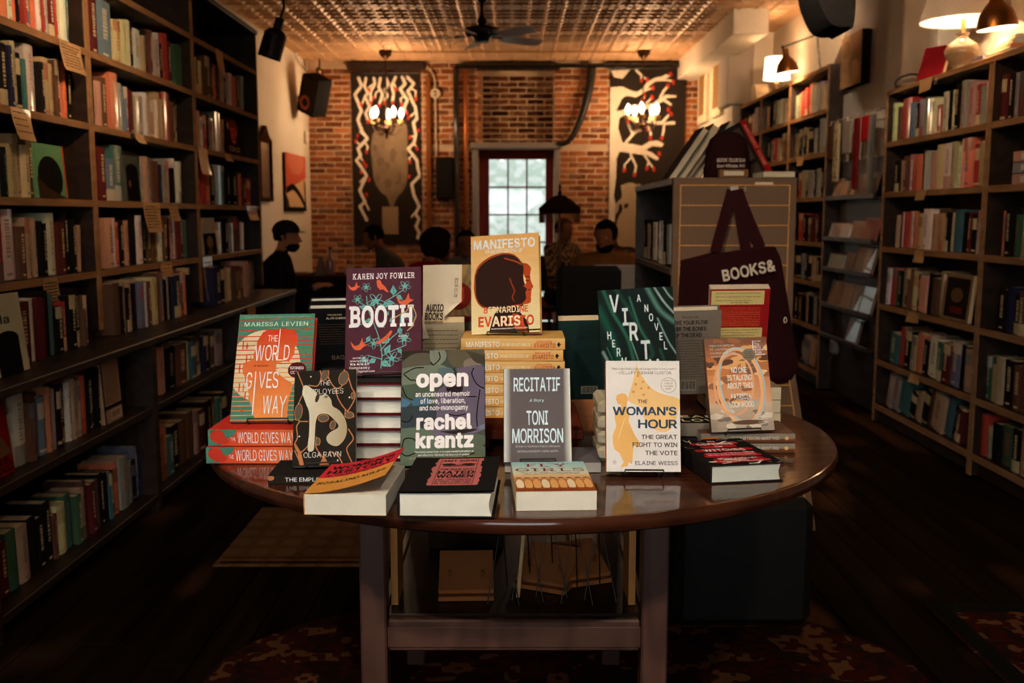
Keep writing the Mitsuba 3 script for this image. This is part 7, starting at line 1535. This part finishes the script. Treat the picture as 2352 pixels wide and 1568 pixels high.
    if style == 'glasses':
        gl = G()
        for s in (-1, 1): gl.tube([H(s * .034 + .022 * math.cos(t), -.098, .008 + .018 * math.sin(t)) for t in np.arange(14) * 2 * math.pi / 14], .0025, (.01, .01, .01), n=5, closed=True).tube([H(s * .056, -.096, .012), H(s * .086, .0, .018)], .0022, (.01, .01, .01), n=5)
        gl.tube([H(-.012, -.1, .012), H(.012, -.1, .012)], .0022, (.01, .01, .01), n=5); part(k, 'glasses', gl, 'm_print', M)
    return k
SK1, SK2 = (176, 120, 88), (120, 76, 52)
chair('dark wooden chair under the person in a cap', -1.97, 7.9, 90); person('person in a black cap seen from the side, at the end of the left bookcase', -1.99, 7.86, 90, (24, 22, 24), SK1, lean=20, style='cap', hair=(26, 20, 18))
chair('dark chair under the person bending forward', -1.06, 9.75, -90); person('dark-haired person in grey bending forward over the back left table', -1.02, 9.72, -90 + 10, (62, 60, 56), SK2, lean=30, hair=(12, 10, 10), head=(18, 0))
chair('dark chair under the person in red', -.80, 6.85, 125); person('person in a red top with bushy dark hair, back turned to us', -.80, 6.85, 125, (140, 24, 26), SK2, lean=32, style='bush', hair=(26, 14, 10))
chair('dark chair under the bespectacled person', -.385, 8.75, 0); person('person in glasses and a grey shirt facing us, left of the golden memoir', -.385, 8.72, 0, (110, 106, 100), SK2, lean=36, style='glasses', hair=(14, 11, 10))
chair('dark chair under the person in plaid', .46, 9.9, 60); person('person in a dark and tan plaid shirt behind the floor lamp', .46, 9.88, 40, (34, 28, 24), SK2, lean=6, style='short', pattern=(128, 100, 74))
chair('dark chair under the bearded person', .72, 7.55, 0); person('bearded person in a brown pullover reading at the right', .72, 7.50, -12, (104, 66, 36), SK2, lean=12, style='beard', hair=(14, 10, 9), head=(14, -14))
# small things on the tables
k = thing('laptop', 'open laptop with a pale screen edge in front of the bearded person', 'laptop'); part(k, 'base', G().box(.56, .86, 6.78, 6.98, .7505, .764, lin((150, 146, 142)), ch=.003), 'm_metal'); part(k, 'lid', G().box(0, .30, 0, .008, 0, .19, lin((176, 170, 164)), ch=.003).xf(trans(.56, 6.775, .765) @ rot(RX, 14)), 'm_print')
def bottle(label, x, y, z, s, col): 
    k = thing('bottle', label, 'bottle'); part(k, 'glass', G().lathe([(0, 0), (.036 * s, 0), (.038 * s, .01), (.038 * s, .12 * s), (.03 * s, .15 * s), (.014 * s, .18 * s), (.013 * s, .23 * s), (0, .23 * s)], lin(col), n=20, M=trans(x, y, z)), 'm_gloss', smooth=True); part(k, 'cap', G().lathe([(.015 * s, .225 * s), (.015 * s, .25 * s), (0, .25 * s)], lin((60, 40, 34)), n=14, M=trans(x, y, z)), 'm_print')
bottle('pinkish bottle on the back left table', -1.63, 8.95, .7505, 1.0, (150, 104, 92))
k = thing('menu_card', 'folded grey card beside the pinkish bottle', 'card'); part(k, 'card', G().prism(Polygon([(0, 0), (.10, 0), (.055, .17), (.045, .17)]), 0, .14, lin((110, 92, 80))).xf(trans(-1.76, 8.88, .7505)), 'm_matte')
def cup(label, x, y, z):
    k = thing('cup', label, 'cup'); part(k, 'bowl', G().lathe([(0, 0), (.028, 0), (.04, .03), (.043, .075), (.040, .075), (.037, .03), (0, .008)], lin((200, 184, 160)), n=20, M=trans(x, y, z)), 'm_print', smooth=30); part(k, 'handle', G().tube([(x + .04, y, z + .06), (x + .065, y, z + .05), (x + .06, y, z + .025), (x + .038, y, z + .02)], .005, lin((200, 184, 160)), n=6), 'm_print')
cup('white cup on the back left table, right of the bottle', -1.46, 8.9, .7505); cup('white cup farther right on the back left table', -1.30, 8.95, .7505); cup('white cup beside the floor lamp on the table in front of the bespectacled person', -.25, 7.8, .7505)
k = thing('tray', 'low pale tray of cutlery at the left of the back left table', 'tray'); part(k, 'tray', G().box(-1.98, -1.84, 8.85, 9.05, .7505, .775, lin((130, 100, 70)), ch=.004), 'm_print')
for i in range(3):
    k = thing('notebook', f'dark notebook lying on the back left table, {ORD[i]} from the left', 'notebook', 'notebooks on the back table'); part(k, 'cover', G().box(0, .14, 0, .2, 0, .016, lin([(60, 40, 30), (90, 74, 60), (40, 34, 30)][i]), ch=.002).xf(trans(-1.42 + .14 * i, 9.06, .7505) @ rot(RZ, 10 * i)), 'm_print')

# ================================================================ LAMPS OVERHEAD (out of the frame, some added as fill)
def add_head(i, pos, aim, power, col):
    p, a = np.array(pos), np.array(aim); d = (a - p) / np.linalg.norm(a - p)
    rec = .122 if aim[2] < 1.3 else .20; sl = -rec - .018
    k = thing('track_light', ('black track light overhead to the left of the table', 'black track light overhead behind the table viewer', 'black track light overhead to the right of the table', 'black track light aimed at the left bookcases', 'black track light aimed at the right bookcases', 'added black fill light overhead, brightening the nearest left bookcase', 'added black fill light overhead, brightening the grey-brown pier', 'added black fill light overhead, brightening the gold-lined panel', 'black track light close to the right wall, lighting it')[i], 'track light')
    z = d; x = np.cross([0, 0, 1], z); x /= np.linalg.norm(x); y = np.cross(z, x)
    M = np.eye(4); M[:3, 0], M[:3, 1], M[:3, 2], M[:3, 3] = x, y, z, p
    g = G().lathe([(.058, .012), (.058, sl), (.03, sl - .03), (.012, sl - .06)], (.02, .02, .02), n=24, M=M); part(k, 'shade', g, 'm_black')
    top = p + d * (sl - .05)
    part(k, 'stem', G().tube([top, (top[0], top[1], CEIL)], .008, (.02, .02, .02)), 'm_black')
    dv, df = trimesh.creation.cylinder(.05, .004, sections=24).vertices, trimesh.creation.cylinder(.05, .004, sections=24).faces
    kk = part(k, 'bulb', G().add(dv @ M[:3, :3].T + p - d * rec, df), 'm_black', nocol=True)
    scene[kk]['emitter'] = {'type': 'area', 'radiance': rgb(*(np.array(col) * power))}
for i, (p, a, w, c) in enumerate(TRACK_HEADS): add_head(i, p, a, w, c)
